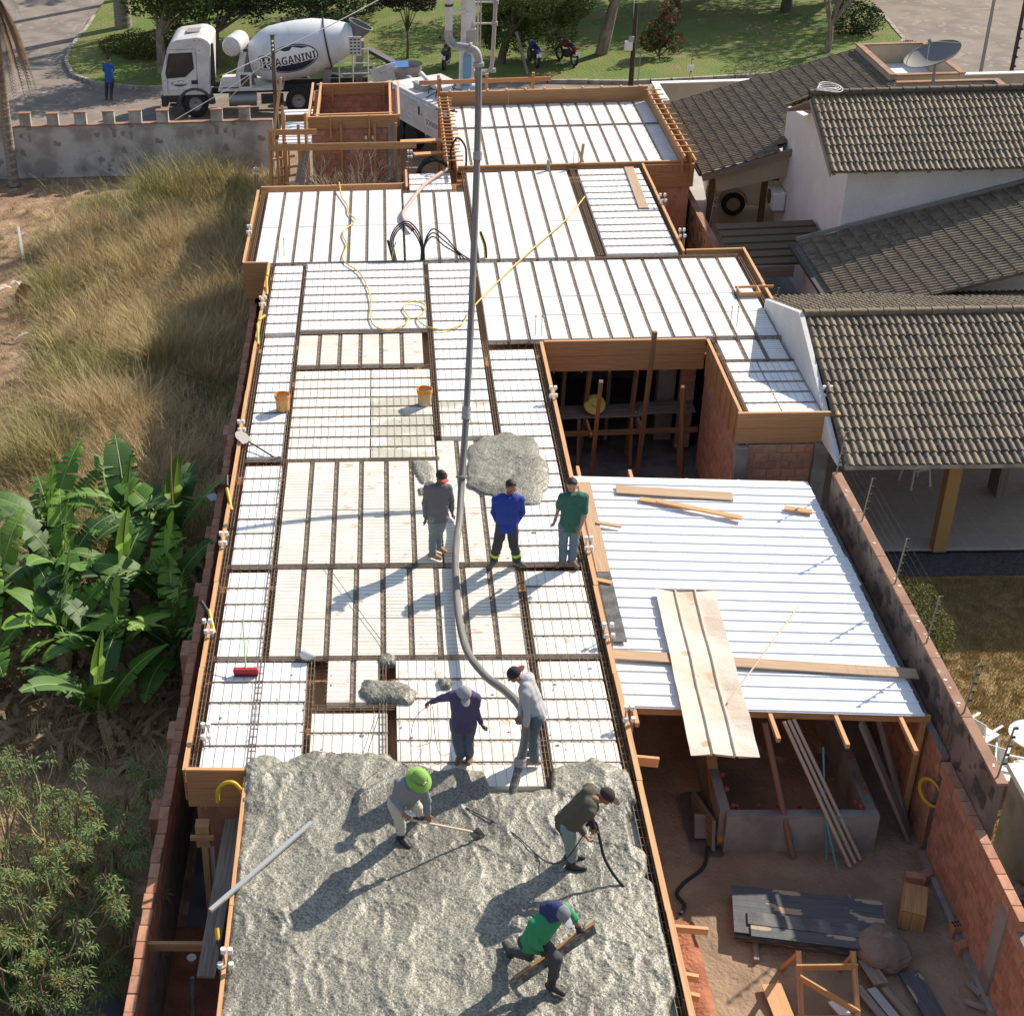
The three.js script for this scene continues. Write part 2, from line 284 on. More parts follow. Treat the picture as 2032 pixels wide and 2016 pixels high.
// ---------------------------------------------------------------- boundary wall on the left (bricks seen from above)
{
  seed(12);
  const t = thing('boundary_wall', 'low unplastered brick wall between vacant lot and new house', 'wall');
  part('wall_core', bx(-3.47, -3.34, 0, 1.79, 9, 37), M.mortar, t);
  for (let d = 37, i = 0; d > 9; d -= 0.3, i++) {
    const h = i % 11 > 8 ? 0 : 0, m = part('brick', brickGeo.top ??= rbox(0.145, 0.2, 0.288, 0.008, 1), brickMats[(i * 7) % 4], t);
    m.position.set(-3.405 + rr(-0.012, 0.012), 1.89 + rr(-0.006, 0.006), -(d - 0.15));
  }
  for (let d = 30; d > 9; d -= 2.1) part('pier', bx(-3.68, -3.48, 0, rr(1.35, 1.8), d - 0.2, d + 0.25), brickMats[Math.floor(rnd() * 4)], t);
  // course below, visible on the house side
  for (let r = 0; r < 2; r++) for (let d = 20.2; d > 12; d -= 0.3) { const m = part('brick', brickGeo.top, brickMats[Math.floor(rnd() * 4)], t); m.position.set(-3.4, 1.69 - r * 0.2, -(d - (r ? 0.15 : 0))); }
}
// ---------------------------------------------------------------- right-hand walls
{
  seed(13);
  const t = thing('garden_wall', 'rendered grey garden wall with terracotta coloured coping, stained black', 'wall');
  const g = new THREE.BoxGeometry(0.12, 2.69, 9.0, 1, 12, 50); metricUV(g, false); part('wall', g.translate(8.6, 1.345, -21.35), M.wallFace, t);
  for (let d = 16.8; d < 25.8; d += 1.5) part('coping', rbox(0.17, 0.05, Math.min(1.495, 25.9 - d), 0.01, 1).translate(8.6, 2.715, -(d + Math.min(1.495, 25.9 - d) / 2)), M.coping, t);
  for (let i = 0; i < 16; i++) part('splatter', new THREE.SphereGeometry(rr(0.012, 0.03), 5, 4).scale(1.4, 0.3, 1).translate(rr(8.55, 8.65), 2.742, -rr(17, 25.6)), M.pvc, t);
}
{
  seed(14);
  const t = thing('yard_brick_wall', 'orange hollow brick wall along builder yard, below garden wall', 'wall');
  bricks(t, 8.45, 18.2, 8.45, 10.5, 0.12, 1.64, { L: 0.29, H: 0.19, T: 0.13 });
  part('plinth', bx(8.3, 8.53, -0.05, 0.12, 10, 18.25), M.cement, t);
  part('cast_column', bar(V(8.38, 0.8, 15.62), V(8.38, 0.8, 15.32), 0.06, 1.6), M.cement, t);
  for (let d = 18.2; d > 15; d -= 0.3) part('cap_brick', brickGeo.top, brickMats[Math.floor(rnd() * 4)], t).position.set(8.46, 1.74, -d);
}
{
  const t = thing('inner_brick_wall', 'shaded hollow brick wall below white metal roof edge', 'wall');
  bricks(t, 8.46, 25.8, 8.46, 18.4, 0.0, 1.9, { T: 0.12 });
}
{
  const t = thing('grey_outbuilding', 'grey rendered outbuilding corner beyond garden wall, by white chairs', 'outbuilding');
  part('wall', bx(9.3, 11.2, 0, 1.95, 12, 18.0), M.cement, t);
  part('roof_slab', bx(9.24, 11.3, 1.95, 2.05, 12, 18.06), M.whiteWall, t);
  part('low_wall', bx(8.7, 9.29, 0, 0.9, 12, 16.8), M.wallFace, t);
}
// ---------------------------------------------------------------- the house being built
const house = thing('house_shell', 'long unfinished single-storey house with white foam-block roof deck and timber formwork', 'house');
const YT = 3.1;
const zones = [   // x0, x1, d0, d1, run of the strips, spacing, material, breaks across the strips
  [2.10, 8.63, 43.72, 50.08, 'z', 0.468, 'w', [45.4, 47.6]],
  [2.38, 5.27, 36.36, 43.22, 'z', 0.485, 'w', [39.0]],
  [0.71, 1.90, 41.76, 43.22, 'x', 0.49, 'w', []],
  [-3.32, 0.46, 36.42, 41.86, 'z', 0.475, 'w', [39.0]],
  [0.52, 2.22, 36.36, 41.55, 'z', 0.475, 'w', [39.0]],
  [5.60, 7.38, 36.54, 43.22, 'x', 0.525, 'w', []],
  [2.29, 8.69, 31.42, 36.1, 'z', 0.46, 'w', [32.75, 33.85]],
  [7.31, 8.66, 30.15, 31.16, 'z', 0.45, 'w', []],
  [7.29, 8.71, 27.58, 30.02, 'x', 0.49, 'w', [7.95]],
  [-2.80, -2.10, 32.04, 36.16, 'x', 0.515, 'w', []],
  [-2.78, -2.08, 26.08, 31.76, 'x', 0.475, 'w', []],
  [-2.76, -2.06, 22.18, 25.70, 'x', 0.503, 'w', []],
  [-2.76, -2.06, 19.45, 21.90, 'x', 0.49, 'w', []],
  [-2.00, 0.94, 32.18, 36.26, 'x', 0.51, 'w', []],
  [-1.98, 0.80, 30.28, 31.86, 'z', 0.463, 'c', []],
  [-1.97, 0.92, 25.97, 29.95, 'x', 0.442, 'c', [-0.35]],
  [1.07, 2.11, 26.82, 36.14, 'x', 0.518, 'w', []],
  [2.27, 3.24, 22.16, 30.86, 'x', 0.512, 'w', []],
  [-1.95, 0.92, 22.18, 25.83, 'z', 0.478, 'c', [24.0]],
  [0.96, 2.12, 22.18, 26.62, 'z', 0.46, 'c', [24.0]],
  [-1.93, 2.16, 19.47, 21.99, 'z', 0.47, 'c', [20.5]],
  [2.29, 3.27, 19.47, 21.86, 'x', 0.478, 'c', []],
  [-2.77, -1.31, 16.72, 19.29, 'x', 0.514, 'w', []],
  [-0.98, -0.19, 18.27, 19.33, 'z', 0.40, 'c', []],
  [-1.19, -0.06, 17.05, 18.00, 'x', 0.475, 'c', []],
  [0.08, 2.15, 16.36, 19.33, 'x', 0.495, 'c', []],
  [2.29, 3.25, 16.36, 19.28, 'x', 0.487, 'c', []],
];
{
  seed(21);
  const barG = (a, b, r) => { const g = bar(a, b, r * 2, r * 2); return g; };
  const stained = (x, d) => { const q = Math.hypot((x - 1.5) / 1.5, (d - 27.4) / 1.5); return q < 1.05 + 0.5 * rnd(); };
  zones.forEach(([x0, x1, d0, d1, run, sp, mt, breaks], zi) => {
    const alongZ = run === 'z', a0 = alongZ ? x0 : d0, a1 = alongZ ? x1 : d1, b0 = alongZ ? d0 : x0, b1 = alongZ ? d1 : x1;
    const n = Math.max(1, Math.round((a1 - a0) / sp)), s = (a1 - a0) / n, jw = alongZ ? (d0 > 31 ? 0.078 : 0.092) : 0.07;
    // a bay: wire mesh over the strips; joists, trusses and foam blocks are its pieces
    const wires = [];
    const y = YT + 0.012, step = alongZ ? 0.105 : 0.148;
    for (let b = b0 + 0.05; b < b1; b += step) { const j = rr(-0.012, 0.012); wires.push(alongZ ? bx(x0 - 0.03, x1 + 0.03, y, y + 0.005, b + j - 0.0026, b + j + 0.0026) : bx(b + j - 0.0026, b + j + 0.0026, y, y + 0.005, d0 - 0.03, d1 + 0.03)); }
    const bay = part('wire_mesh', merge(wires), M.wire, house);
    const cuts = [b0, ...breaks.filter((q) => q > b0 && q < b1), b1];
    for (let i = 0; i < n; i++) {
      const c0 = a0 + i * s + (i ? jw / 2 : 0), c1 = a0 + (i + 1) * s - (i < n - 1 ? jw / 2 : 0);
      for (let k = 0; k + 1 < cuts.length; k++) {
        const e0 = cuts[k] + (k ? (zi === 0 && k === 2 ? 0.12 : 0.012) : 0), e1 = cuts[k + 1] - (k + 2 < cuts.length ? (zi === 0 && k === 1 ? 0.12 : 0.012) : 0);
        const dy = rr(-0.006, 0.004), w = c1 - c0, l = e1 - e0, g = alongZ ? rbox(w, 0.115, l, 0.008, 1) : rbox(l, 0.115, w, 0.008, 1);
        const cx = alongZ ? (c0 + c1) / 2 : (e0 + e1) / 2, cd = alongZ ? (e0 + e1) / 2 : (c0 + c1) / 2;
        const m = part('foam_block', g, mt === 'c' ? (stained(cx, cd) ? M.foamStain : M.foamCream) : (zi === 16 && cd < 28.6 ? M.foamStain : M.foam), bay);
        m.position.set(cx, YT - 0.0575 + dy, -cd); m.rotation.set(rr(-0.004, 0.004), 0, rr(-0.004, 0.004));
      }
      if (i) {
        const c = a0 + i * s, jg = alongZ ? bx(c - jw / 2 + 0.004, c + jw / 2 - 0.004, 2.97, 3.07, d0, d1) : bx(x0, x1, 2.97, 3.08, c - jw / 2 + 0.004, c + jw / 2 - 0.004);
        const j = part('joist', jg, alongZ ? M.joist : M.joistSunlit, bay);
        const P = (u, v, h) => alongZ ? V(c + v, h, u) : V(u, h, c + v), tg = [];
        tg.push(barG(P(b0 - 0.02, 0, 3.118), P(b1 + 0.02, 0, 3.118), 0.0038), barG(P(b0, 0.03, 3.082), P(b1, 0.03, 3.082), 0.003), barG(P(b0, -0.03, 3.082), P(b1, -0.03, 3.082), 0.003));
        for (let b = b0; b + 0.2 <= b1; b += 0.2) tg.push(barG(P(b, 0.03, 3.082), P(b + 0.1, 0, 3.115), 0.0024), barG(P(b + 0.1, 0, 3.115), P(b + 0.2, -0.03, 3.082), 0.0024));
        part('truss_bars', merge(tg), M.steel, bay);
      }
    }
  });
  // soffit boards under the deck, open over the courtyard
  for (const [x0, x1, d0, d1] of [[-3.55, 7.5, 36.3, 41.95], [0.5, 7.5, 41.95, 43.4], [1.95, 8.95, 43.4, 50.2], [-2.95, 9.0, 31.1, 36.3], [-2.95, 3.4, 16.62, 31.1], [7.15, 9.0, 27.5, 31.1], [-2.07, 3.4, 9, 16.6]]) part('soffit', bx(x0 + 0.003, x1, 2.76, 2.8, d0, d1), M.formFace, house);
  // beam cages: four bars and stirrups
  const cage = (x0, d0, x1, d1, w = 0.1, h = 0.2) => {
    const a = V(x0, 0, d0), b = V(x1, 0, d1), dir = b.clone().sub(a).normalize(), side = new THREE.Vector3(-dir.z, 0, dir.x), L = a.distanceTo(b), gs = [];
    for (const [s, y] of [[-1, 3.1], [1, 3.1], [0, 3.105], [-1, 3.1 - h], [1, 3.1 - h]]) gs.push(barG(a.clone().addScaledVector(side, s * w / 2).setY(y + rr(0, 0.02)), b.clone().addScaledVector(side, s * w / 2).setY(y + rr(0, 0.02)), 0.005));
    for (let t = 0.08; t < L; t += 0.17) { const p = a.clone().addScaledVector(dir, t + rr(-0.02, 0.02)), q = (s, y) => p.clone().addScaledVector(side, s * w / 2).setY(y); gs.push(barG(q(-1, 3.112), q(1, 3.112), 0.004), barG(q(-1, 3.112), q(-1, 3.1 - h), 0.004), barG(q(1, 3.112), q(1, 3.1 - h), 0.004)); }
    part('rebar_cage', merge(gs), M.steel, house);
  };
  for (const c of [[-2.03, 16.7, -2.03, 36.2], [1.0, 26.8, 1.0, 36.2], [2.2, 16.3, 2.2, 31.3], [-2.87, 16.7, -2.87, 36.2], [3.335, 11.5, 3.335, 31.2], [5.44, 36.4, 5.44, 43.3], [2.3, 36.3, 2.3, 43.3], [8.82, 27.6, 8.82, 36.1], [-3.46, 36.4, -3.46, 42], [-0.12, 16.8, -0.12, 19.4], [-1.24, 16.8, -1.24, 19.4], [7.2, 27.6, 7.2, 31.2],
    [-3.4, 36.32, 8.8, 36.24], [-2.0, 32.02, 1.0, 32.02], [-2.0, 30.1, 1.0, 30.1], [-2.8, 25.9, 1.0, 25.9], [-2.85, 22.08, 3.3, 22.08], [-2.85, 19.39, 3.3, 19.39], [2.2, 31.28, 8.8, 31.28], [-1.2, 18.12, 0.05, 18.12], [0.5, 41.66, 2.2, 41.66], [2.0, 43.45, 8.6, 43.45], [7.2, 30.08, 8.8, 30.08], [2.1, 47.62, 8.6, 47.6]]) cage(...c);
  // formwork: boards with cleats
  const form = (x0, d0, x1, d1, yb, yt, o = {}) => {
    const a = V(x0, 0, d0), b = V(x1, 0, d1), L = a.distanceTo(b), n = Math.max(1, Math.round(L / (o.len ?? 2.6))), dir = b.clone().sub(a).normalize(), side = new THREE.Vector3(-dir.z, 0, dir.x).multiplyScalar(o.out ?? 1);
    for (let i = 0; i < n; i++) {
      const p = a.clone().addScaledVector(dir, L * i / n + 0.004), q = a.clone().addScaledVector(dir, L * (i + 1) / n - 0.004), ym = o.split ? (yb + yt) / 2 : yb, j = rr(-0.008, 0.008);
      const mk = (y0, y1) => part('formwork_board', bar(p.clone().setY((y0 + y1) / 2).addScaledVector(side, j), q.clone().setY((y0 + y1) / 2).addScaledVector(side, j + rr(-0.006, 0.006)), 0.028, y1 - y0), o.mat ?? M.formFace, house);
      const m = mk(o.split ? ym + 0.004 : yb, yt - 0.012); if (o.split) mk(yb, ym - 0.004);
      part('board_edge', bar(p.clone().setY(yt - 0.004).addScaledVector(side, j + 0.012), q.clone().setY(yt - 0.004 + rr(-0.012, 0.012)).addScaledVector(side, j + 0.012), o.ew ?? 0.062, 0.03), M.formEdge, house);
    }
    if (o.cleat) for (let t = 0.25; t < L; t += o.cleat) part('cleat', bar(a.clone().addScaledVector(dir, t).addScaledVector(side, 0.035).setY(yb - 0.06), a.clone().addScaledVector(dir, t + rr(-0.01, 0.01)).addScaledVector(side, 0.035).setY(yt - (o.ct ?? 0.02)), 0.055, 0.03, dir), M.stud, house);
  };
  form(-2.97, 16.62, -2.97, 36.2, 2.62, 3.17, { out: 1, ew: 0.07 });
  form(-3.62, 36.3, -3.62, 41.9, 2.5, 3.17, { out: 1, ew: 0.07 });
  form(-2.95, 16.63, -2.1, 16.63, 2.5, 3.18, { split: true, cleat: 0.2, len: 5, out: -1 });
  form(-3.63, 36.26, -2.97, 36.26, 2.22, 3.18, { split: true, cleat: 0.28, len: 5, out: -1 });
  form(3.45, 9, 3.45, 31.1, 2.62, 3.18, { out: -1, cleat: 0.55, ct: 0.06, ew: 0.075 });
  form(-2.085, 9, -2.085, 16.5, 2.75, 3.16, { out: 1, ew: 0.05 });
  form(3.5, 31.1, 7.06, 31.1, 2.45, 3.18, { split: true, cleat: 0.62, out: -1 });
  form(7.1, 31.06, 7.1, 27.5, 2.45, 3.18, { split: true, cleat: 0.5, out: 1 });
  form(7.02, 27.47, 8.95, 27.47, 2.5, 3.18, { split: true, cleat: 0.6, out: -1, len: 5 });
  form(8.98, 27.3, 8.98, 36.5, 2.6, 3.19, { out: -1 });
  form(7.55, 36.46, 8.98, 36.46, 2.5, 3.18, { out: -1, len: 5 });
  form(7.5, 36.4, 7.5, 43.4, 2.55, 3.18, { out: -1, mat: M.formEdge });
  form(7.55, 43.42, 9.0, 43.42, 2.45, 3.12, { split: true, cleat: 0.55, out: -1, len: 5 });
  form(2.0, 43.5, 8.8, 43.5, 3.0, 3.2, { out: -1, len: 3.4 });
  form(-3.55, 42.1, 0.5, 42.1, 2.7, 3.2, { out: 1, mat: M.formEdge });
  form(0.62, 41.9, 0.62, 43.4, 2.6, 3.16, { out: 1 });
  form(1.85, 50.2, 8.65, 50.2, 2.95, 3.55, { out: -1, cleat: 0.43, ct: 0.0, len: 2.4 });
  // double rails with rungs beside the front bay
  for (const [xa, xb, y] of [[8.62, 8.86, 3.46], [1.84, 2.1, 3.4]]) {
    part('rail', bar(V(xa, y, 43.0), V(xa - 0.0, y, 50.1), 0.035, 0.09), M.formEdge, house); part('rail', bar(V(xb, y, 42.6), V(xb, y, 50.1), 0.035, 0.09), M.formEdge, house);
    part('rail_board', bx(xa - 0.014, xa + 0.014, 2.9, y - 0.05, 43.2, 50.1), M.formFace, house); part('rail_board', bx(xb - 0.014, xb + 0.014, 2.6, y - 0.05, 43.2, 50.1), M.formFace, house);
    for (let d = 43.3, i = 0; d < 50; d += xa > 5 ? 0.55 : 0.36, i++) part('rung', bar(V(xa - 0.09, y + 0.06, d), V(xb + rr(0.1, 0.22), y + 0.06 + rr(-0.02, 0.02), d + rr(-0.03, 0.03)), 0.045, 0.03), M.stud, house);
  }
  for (let x = 2.2; x < 8.6; x += 0.62) part('spacer', boxG(0.05, 0.04, 0.2).translate(x, 3.58, -50.22), M.formEdge, house);
  // block-out box in the deck near the right edge
  for (const g of [bar(V(8.25, 3.2, 33.95), V(9.15, 3.2, 33.95), 0.03, 0.06), bar(V(8.28, 3.17, 33.55), V(8.78, 3.17, 33.55), 0.03, 0.12), bar(V(8.3, 3.17, 33.55), V(8.3, 3.17, 33.95), 0.03, 0.12), bar(V(8.76, 3.17, 33.55), V(8.76, 3.17, 33.95), 0.03, 0.12)]) part('block_out', g, M.formEdge, house);
  // walls and columns under the deck
  for (const [a, b, c, d] of [[-2.85, -2.7, 16.75, 36.2], [-2.0, -1.85, 9, 16.6], [3.2, 3.35, 9, 31], [-3.55, -3.4, 36.4, 42], [8.7, 8.85, 31.2, 36.2], [7.35, 7.5, 36.5, 43.4], [8.72, 8.86, 43.5, 50.1], [1.95, 2.1, 43.5, 50.1], [2.1, 8.7, 49.95, 50.1], [-3.4, 0.5, 41.85, 42], [-2.7, -2.0, 16.75, 16.9], [7.5, 8.8, 36.3, 36.42], [7.4, 8.9, 43.45, 43.57]]) part('wall', bx(a, b, -0.03, 2.755, c, d), brickMats[0], house);
}
// courtyard walls, seen as separate bricks
{
  seed(22);
  const t = thing('courtyard_wall', 'brick wall and grey corner column right of the open courtyard', 'wall');
  bricks(t, 7.16, 31.0, 7.16, 27.55, 0, 2.44);
  part('column', bx(7.05, 7.28, -0.03, 2.44, 27.3, 27.52), M.cement, t);
  part('column', bx(8.62, 8.9, -0.03, 2.49, 27.36, 27.56), M.cement, t);
  bricks(t, 7.29, 27.5, 8.61, 27.5, 1.14, 2.47, { skip: (x, y) => false });
  part('lintel', bx(7.29, 8.61, 0.86, 1.14, 27.41, 27.58), M.cement, t);
  bricks(t, 7.29, 27.5, 7.58, 27.5, 0.0, 0.86); bricks(t, 8.3, 27.5, 8.61, 27.5, 0.0, 0.86);
  part('window_shade_panel', bx(7.6, 8.28, 0.0, 0.85, 28.6, 28.7), M.black, t);  // black panel behind the opening; its colour stands for the shade inside
}
{
  seed(23);
  const t = thing('back_room_wall', 'dim brick wall deep inside the house beyond the courtyard', 'wall');
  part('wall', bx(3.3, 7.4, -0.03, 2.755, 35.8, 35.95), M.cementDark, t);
  part('column', bx(6.35, 6.75, -0.03, 2.755, 32.4, 32.7), M.cement, t);
  bricks(t, 6.76, 32.0, 7.1, 32.0, 0, 2.66);
}
// props and staging in the courtyard
const stick = (name, a, b, w, h, mat, label, category, group) => solo(name, bar(a, b, w, h), mat, label, category, group);
seed(24);
const propText = ['short leaning timber prop in the courtyard with its sawn top lit', 'tall shade-darkened timber prop rising above the courtyard formwork', 'timber prop at right of courtyard beside brick wall', 'thin timber prop under the courtyard back formwork, leftmost', 'timber prop under the courtyard back formwork, behind yellow tub', 'timber prop under the courtyard back formwork, near middle', 'grey timber prop in dim room beyond courtyard'];
[[V(4.62, 0, 30.4), V(4.49, 3.2, 29.0)], [V(5.72, 0, 30.7), V(5.8, 3.66, 30.45)], [V(6.66, 0, 30.4), V(6.4, 2.6, 29.9)], [V(4.05, 0, 31.9), V(4.08, 2.74, 31.8)], [V(4.5, 0, 31.6), V(4.6, 2.74, 31.3)], [V(5.6, 0, 31.6), V(5.66, 2.74, 31.4)], [V(5.2, 0, 32.4), V(5.2, 2.74, 32.4)]].forEach(([a, b], i) => stick('timber_prop', a, b, 0.085, 0.085, i < 6 ? M.shadedStud : M.oldWood, propText[i], 'prop', 'courtyard props'));
{
  const t = thing('staging', 'weathered plank staging across the courtyard on timber rails', 'staging');
  part('plank', bar(V(3.6, 1.2, 31.66), V(5.9, 1.22, 31.7), 0.28, 0.03), M.oldWood, t); part('plank', bar(V(5.8, 1.24, 31.75), V(7.05, 1.24, 31.8), 0.28, 0.03), M.oldWood, t);
  part('plank', bar(V(3.6, 1.19, 31.33), V(5.9, 1.2, 31.4), 0.27, 0.03), M.oldWood, t); part('plank', bar(V(5.75, 1.23, 31.45), V(7.05, 1.23, 31.5), 0.27, 0.03), M.oldWood, t);
  part('rail', bar(V(3.5, 0.9, 30.98), V(7.08, 0.92, 31.1), 0.05, 0.12), M.shadedStud, t);
  part('brace', bar(V(5.78, 0.95, 31.1), V(5.7, 1.16, 31.5), 0.05, 0.2), M.oldWood, t); part('brace', bar(V(4.65, 0.85, 30.95), V(4.55, 1.15, 31.4), 0.04, 0.1), M.stud, t);
  for (const x of [4.4, 5.6, 6.7]) part('leg', bar(V(x, 0, 31.05), V(x, 1.15, 31.3), 0.07, 0.07), M.shadedStud, t);
}
{
  const t = thing('yellow_tub', 'round yellow plastic lid standing on courtyard staging planks', 'tub');
  part('drum', new THREE.LatheGeometry([[0, 0], [0.2, 0], [0.235, 0.02], [0.24, 0.09], [0.25, 0.1], [0.24, 0.12], [0.14, 0.15], [0.13, 0.135], [0, 0.135]].map(([x, y]) => new THREE.Vector2(x, y)), 28).rotateX(0.75).translate(4.75, 1.38, -31.45), plain(0.5, 0.42, 0.1, 0.55), t);
  part('cap', new THREE.CylinderGeometry(0.06, 0.06, 0.05, 16).rotateX(0.75).translate(4.75, 1.49, -31.33), M.yellow, t);
}
// ---------------------------------------------------------------- brick tower in front of the street
{
  seed(31);
  const t = thing('brick_tower', 'square hollow brick tower with timber formwork collar near the street', 'tower');
  bricks(t, -2.2, 45.57, 0.12, 45.57, 0, 3.99, { skip: (x, y) => y < 1.6 });
  bricks(t, -2.2, 49.2, 0.38, 49.2, 1.9, 3.99);
  part('side_wall', bx(-2.2, -2.06, 0, 4.0, 45.65, 49.12), brickMats[1], t); part('side_wall', bx(0.24, 0.38, 0, 4.0, 45.65, 49.12), brickMats[2], t);
  part('tower_floor', bx(-2.06, 0.24, 1.8, 1.9, 45.65, 49.12), M.cementDark, t);
  part('corner_column', bx(0.12, 0.38, 0, 3.98, 45.42, 45.645), M.cement, t);
  const F = (a, b, h, y, mat = M.formFace) => part('formwork_board', bar(a.setY(y), b.setY(y), 0.03, h), mat, t);
  const E = (a, b, y) => part('board_edge', bar(a.setY(y), b.setY(y), 0.07, 0.035), M.formEdge, t);
  F(V(-2.3, 0, 45.44), V(0.42, 0, 45.44), 0.34, 4.02); E(V(-2.3, 0, 45.45), V(0.42, 0, 45.45), 4.21);
  F(V(-2.1, 0, 45.7), V(0.28, 0, 45.7), 0.3, 4.04); E(V(-2.1, 0, 45.69), V(0.28, 0, 45.69), 4.21);
  F(V(-2.1, 0, 49.08), V(0.28, 0, 49.08), 0.32, 4.04); E(V(-2.15, 0, 49.12), V(0.3, 0, 49.12), 4.21);
  for (const [x0, x1] of [[-2.28, -2.28], [-2.02, -2.02], [0.2, 0.2], [0.46, 0.46]]) { F(V(x0, 0, 45.5), V(x1, 0, 49.3), 0.3, 4.03); E(V(x0, 0, 45.5), V(x1, 0, 49.35), 4.2); }
  for (const [x, d] of [[-1.65, 49.05], [0.0, 49.05], [-1.62, 45.4], [-0.45, 45.4]]) part('cleat', bx(x - 0.03, x + 0.03, 3.55, 4.25, d - 0.05, d - 0.02), M.stud, t);
  for (const x of [-1.3, -0.28]) part('post', bx(x - 0.035, x + 0.035, 1.6, 4.0, 45.3, 45.37), M.stud, t);
  part('post', bx(0.32, 0.39, 1.6, 4.0, 45.3, 45.38), M.stud, t);
  for (const x of [-0.55, -0.33]) part('conduit_cap', new THREE.SphereGeometry(0.045, 10, 8).scale(1, 1.5, 1).translate(x, 3.55, -45.38), M.pvc, t);
}
// timber frame left of the tower
{
  seed(32);
  const t = thing('timber_scaffold', 'light timber scaffold with boards left of brick tower', 'scaffold');
  const B = (n, a, b, w, h, m = M.formEdge) => part(n, bar(a, b, w, h), m, t);
  B('brace', V(-3.34, 3.6, 44.2), V(-2.98, 5.7, 44.4), 0.1, 0.05);
  B('rail', V(-3.42, 3.72, 44.1), V(0.95, 3.69, 44.1), 0.035, 0.2, M.stud); B('rail', V(-3.3, 4.12, 44.3), V(-2.0, 4.1, 44.3), 0.035, 0.17, M.stud);
  for (const [x, y] of [[-3.42, 4.2], [-3.18, 3.9], [-2.95, 3.8], [-2.5, 4.3], [-3.0, 4.8], [-2.3, 4.6]]) B('post', V(x, 0, 44.2 + rr(-0.3, 0.4)), V(x + rr(-0.05, 0.05), y, 44.2 + rr(-0.1, 0.5)), 0.08, 0.08, M.stud);
  for (let i = 0; i < 6; i++) B('strut', V(-3.35 + rr(-0.1, 0.1), 2.1 + i * 0.28, 44.5), V(-2.5 + rr(-0.2, 0.2), 2.15 + i * 0.28, 44.7), 0.07, 0.06);
  B('ramp_board', V(-2.62, 2.3, 43.3), V(-2.35, 3.55, 44.6), 0.3, 0.03, M.oldWood);
  B('rail', V(-3.2, 3.2, 48.9), V(-2.3, 3.2, 48.9), 0.04, 0.22, M.stud); B('post', V(-3.25, 0, 48.9), V(-3.25, 3.4, 48.9), 0.07, 0.07, M.stud);
}
{
  const t = thing('porch_roof', 'small white ribbed metal porch roof left of brick tower', 'roof');
  part('sheet', bx(-3.5, -2.42, 2.3, 2.32, 48.6, 53.0), M.metalRoof, t);
  for (let d = 48.7; d < 53; d += 0.36) part('rib', bx(-3.5, -2.42, 2.32, 2.36, d, d + 0.06), M.metalRoof, t);
  for (const [x, d] of [[-3.4, 48.8], [-2.5, 48.8], [-3.4, 52.8], [-2.5, 52.8]]) part('post', bx(x - 0.04, x + 0.04, 0, 2.3, d - 0.04, d + 0.04), M.stud, t);
}
// timber pieces right of the tower and rail beyond the front bay
{
  const t = thing('edge_rail', 'orange timber edge rail on posts behind the front formwork', 'rail');
  part('rail', bar(V(1.26, 2.86, 54.0), V(5.9, 2.88, 54.0), 0.04, 0.15), M.formEdge, t);
  for (const x of [1.95, 3.65, 5.28]) part('post', bx(x - 0.05, x + 0.05, 0, 3.1, 54.02, 54.1), M.formEdge, t);
  part('post', bar(V(1.86, 0, 50.4), V(1.86, 3.95, 50.4), 0.1, 0.1), M.formFace, t);
}
{
  seed(33);
  const t = thing('scaffold_boards', 'tan scaffold boards bridging tower and front bay', 'boards');
  part('board', bar(V(0.5, 3.18, 46.1), V(1.75, 3.2, 46.1), 0.3, 0.05), M.formEdge, t); part('board', bar(V(0.9, 3.05, 45.2), V(1.78, 3.02, 45.4), 0.25, 0.06), M.formEdge, t);
  part('board', bar(V(0.62, 2.6, 44.6), V(1.0, 2.6, 44.6), 0.05, 0.5), M.plankTan, t); part('board', bar(V(1.05, 2.55, 44.6), V(1.35, 2.55, 44.6), 0.05, 0.7), M.plankTan, t);
  for (const [x, d] of [[0.55, 46.1], [1.7, 46.1], [0.7, 44.7], [1.3, 44.7]]) part('post', bx(x - 0.04, x + 0.04, 0, 3.0, d - 0.03, d + 0.03), M.stud, t);
}
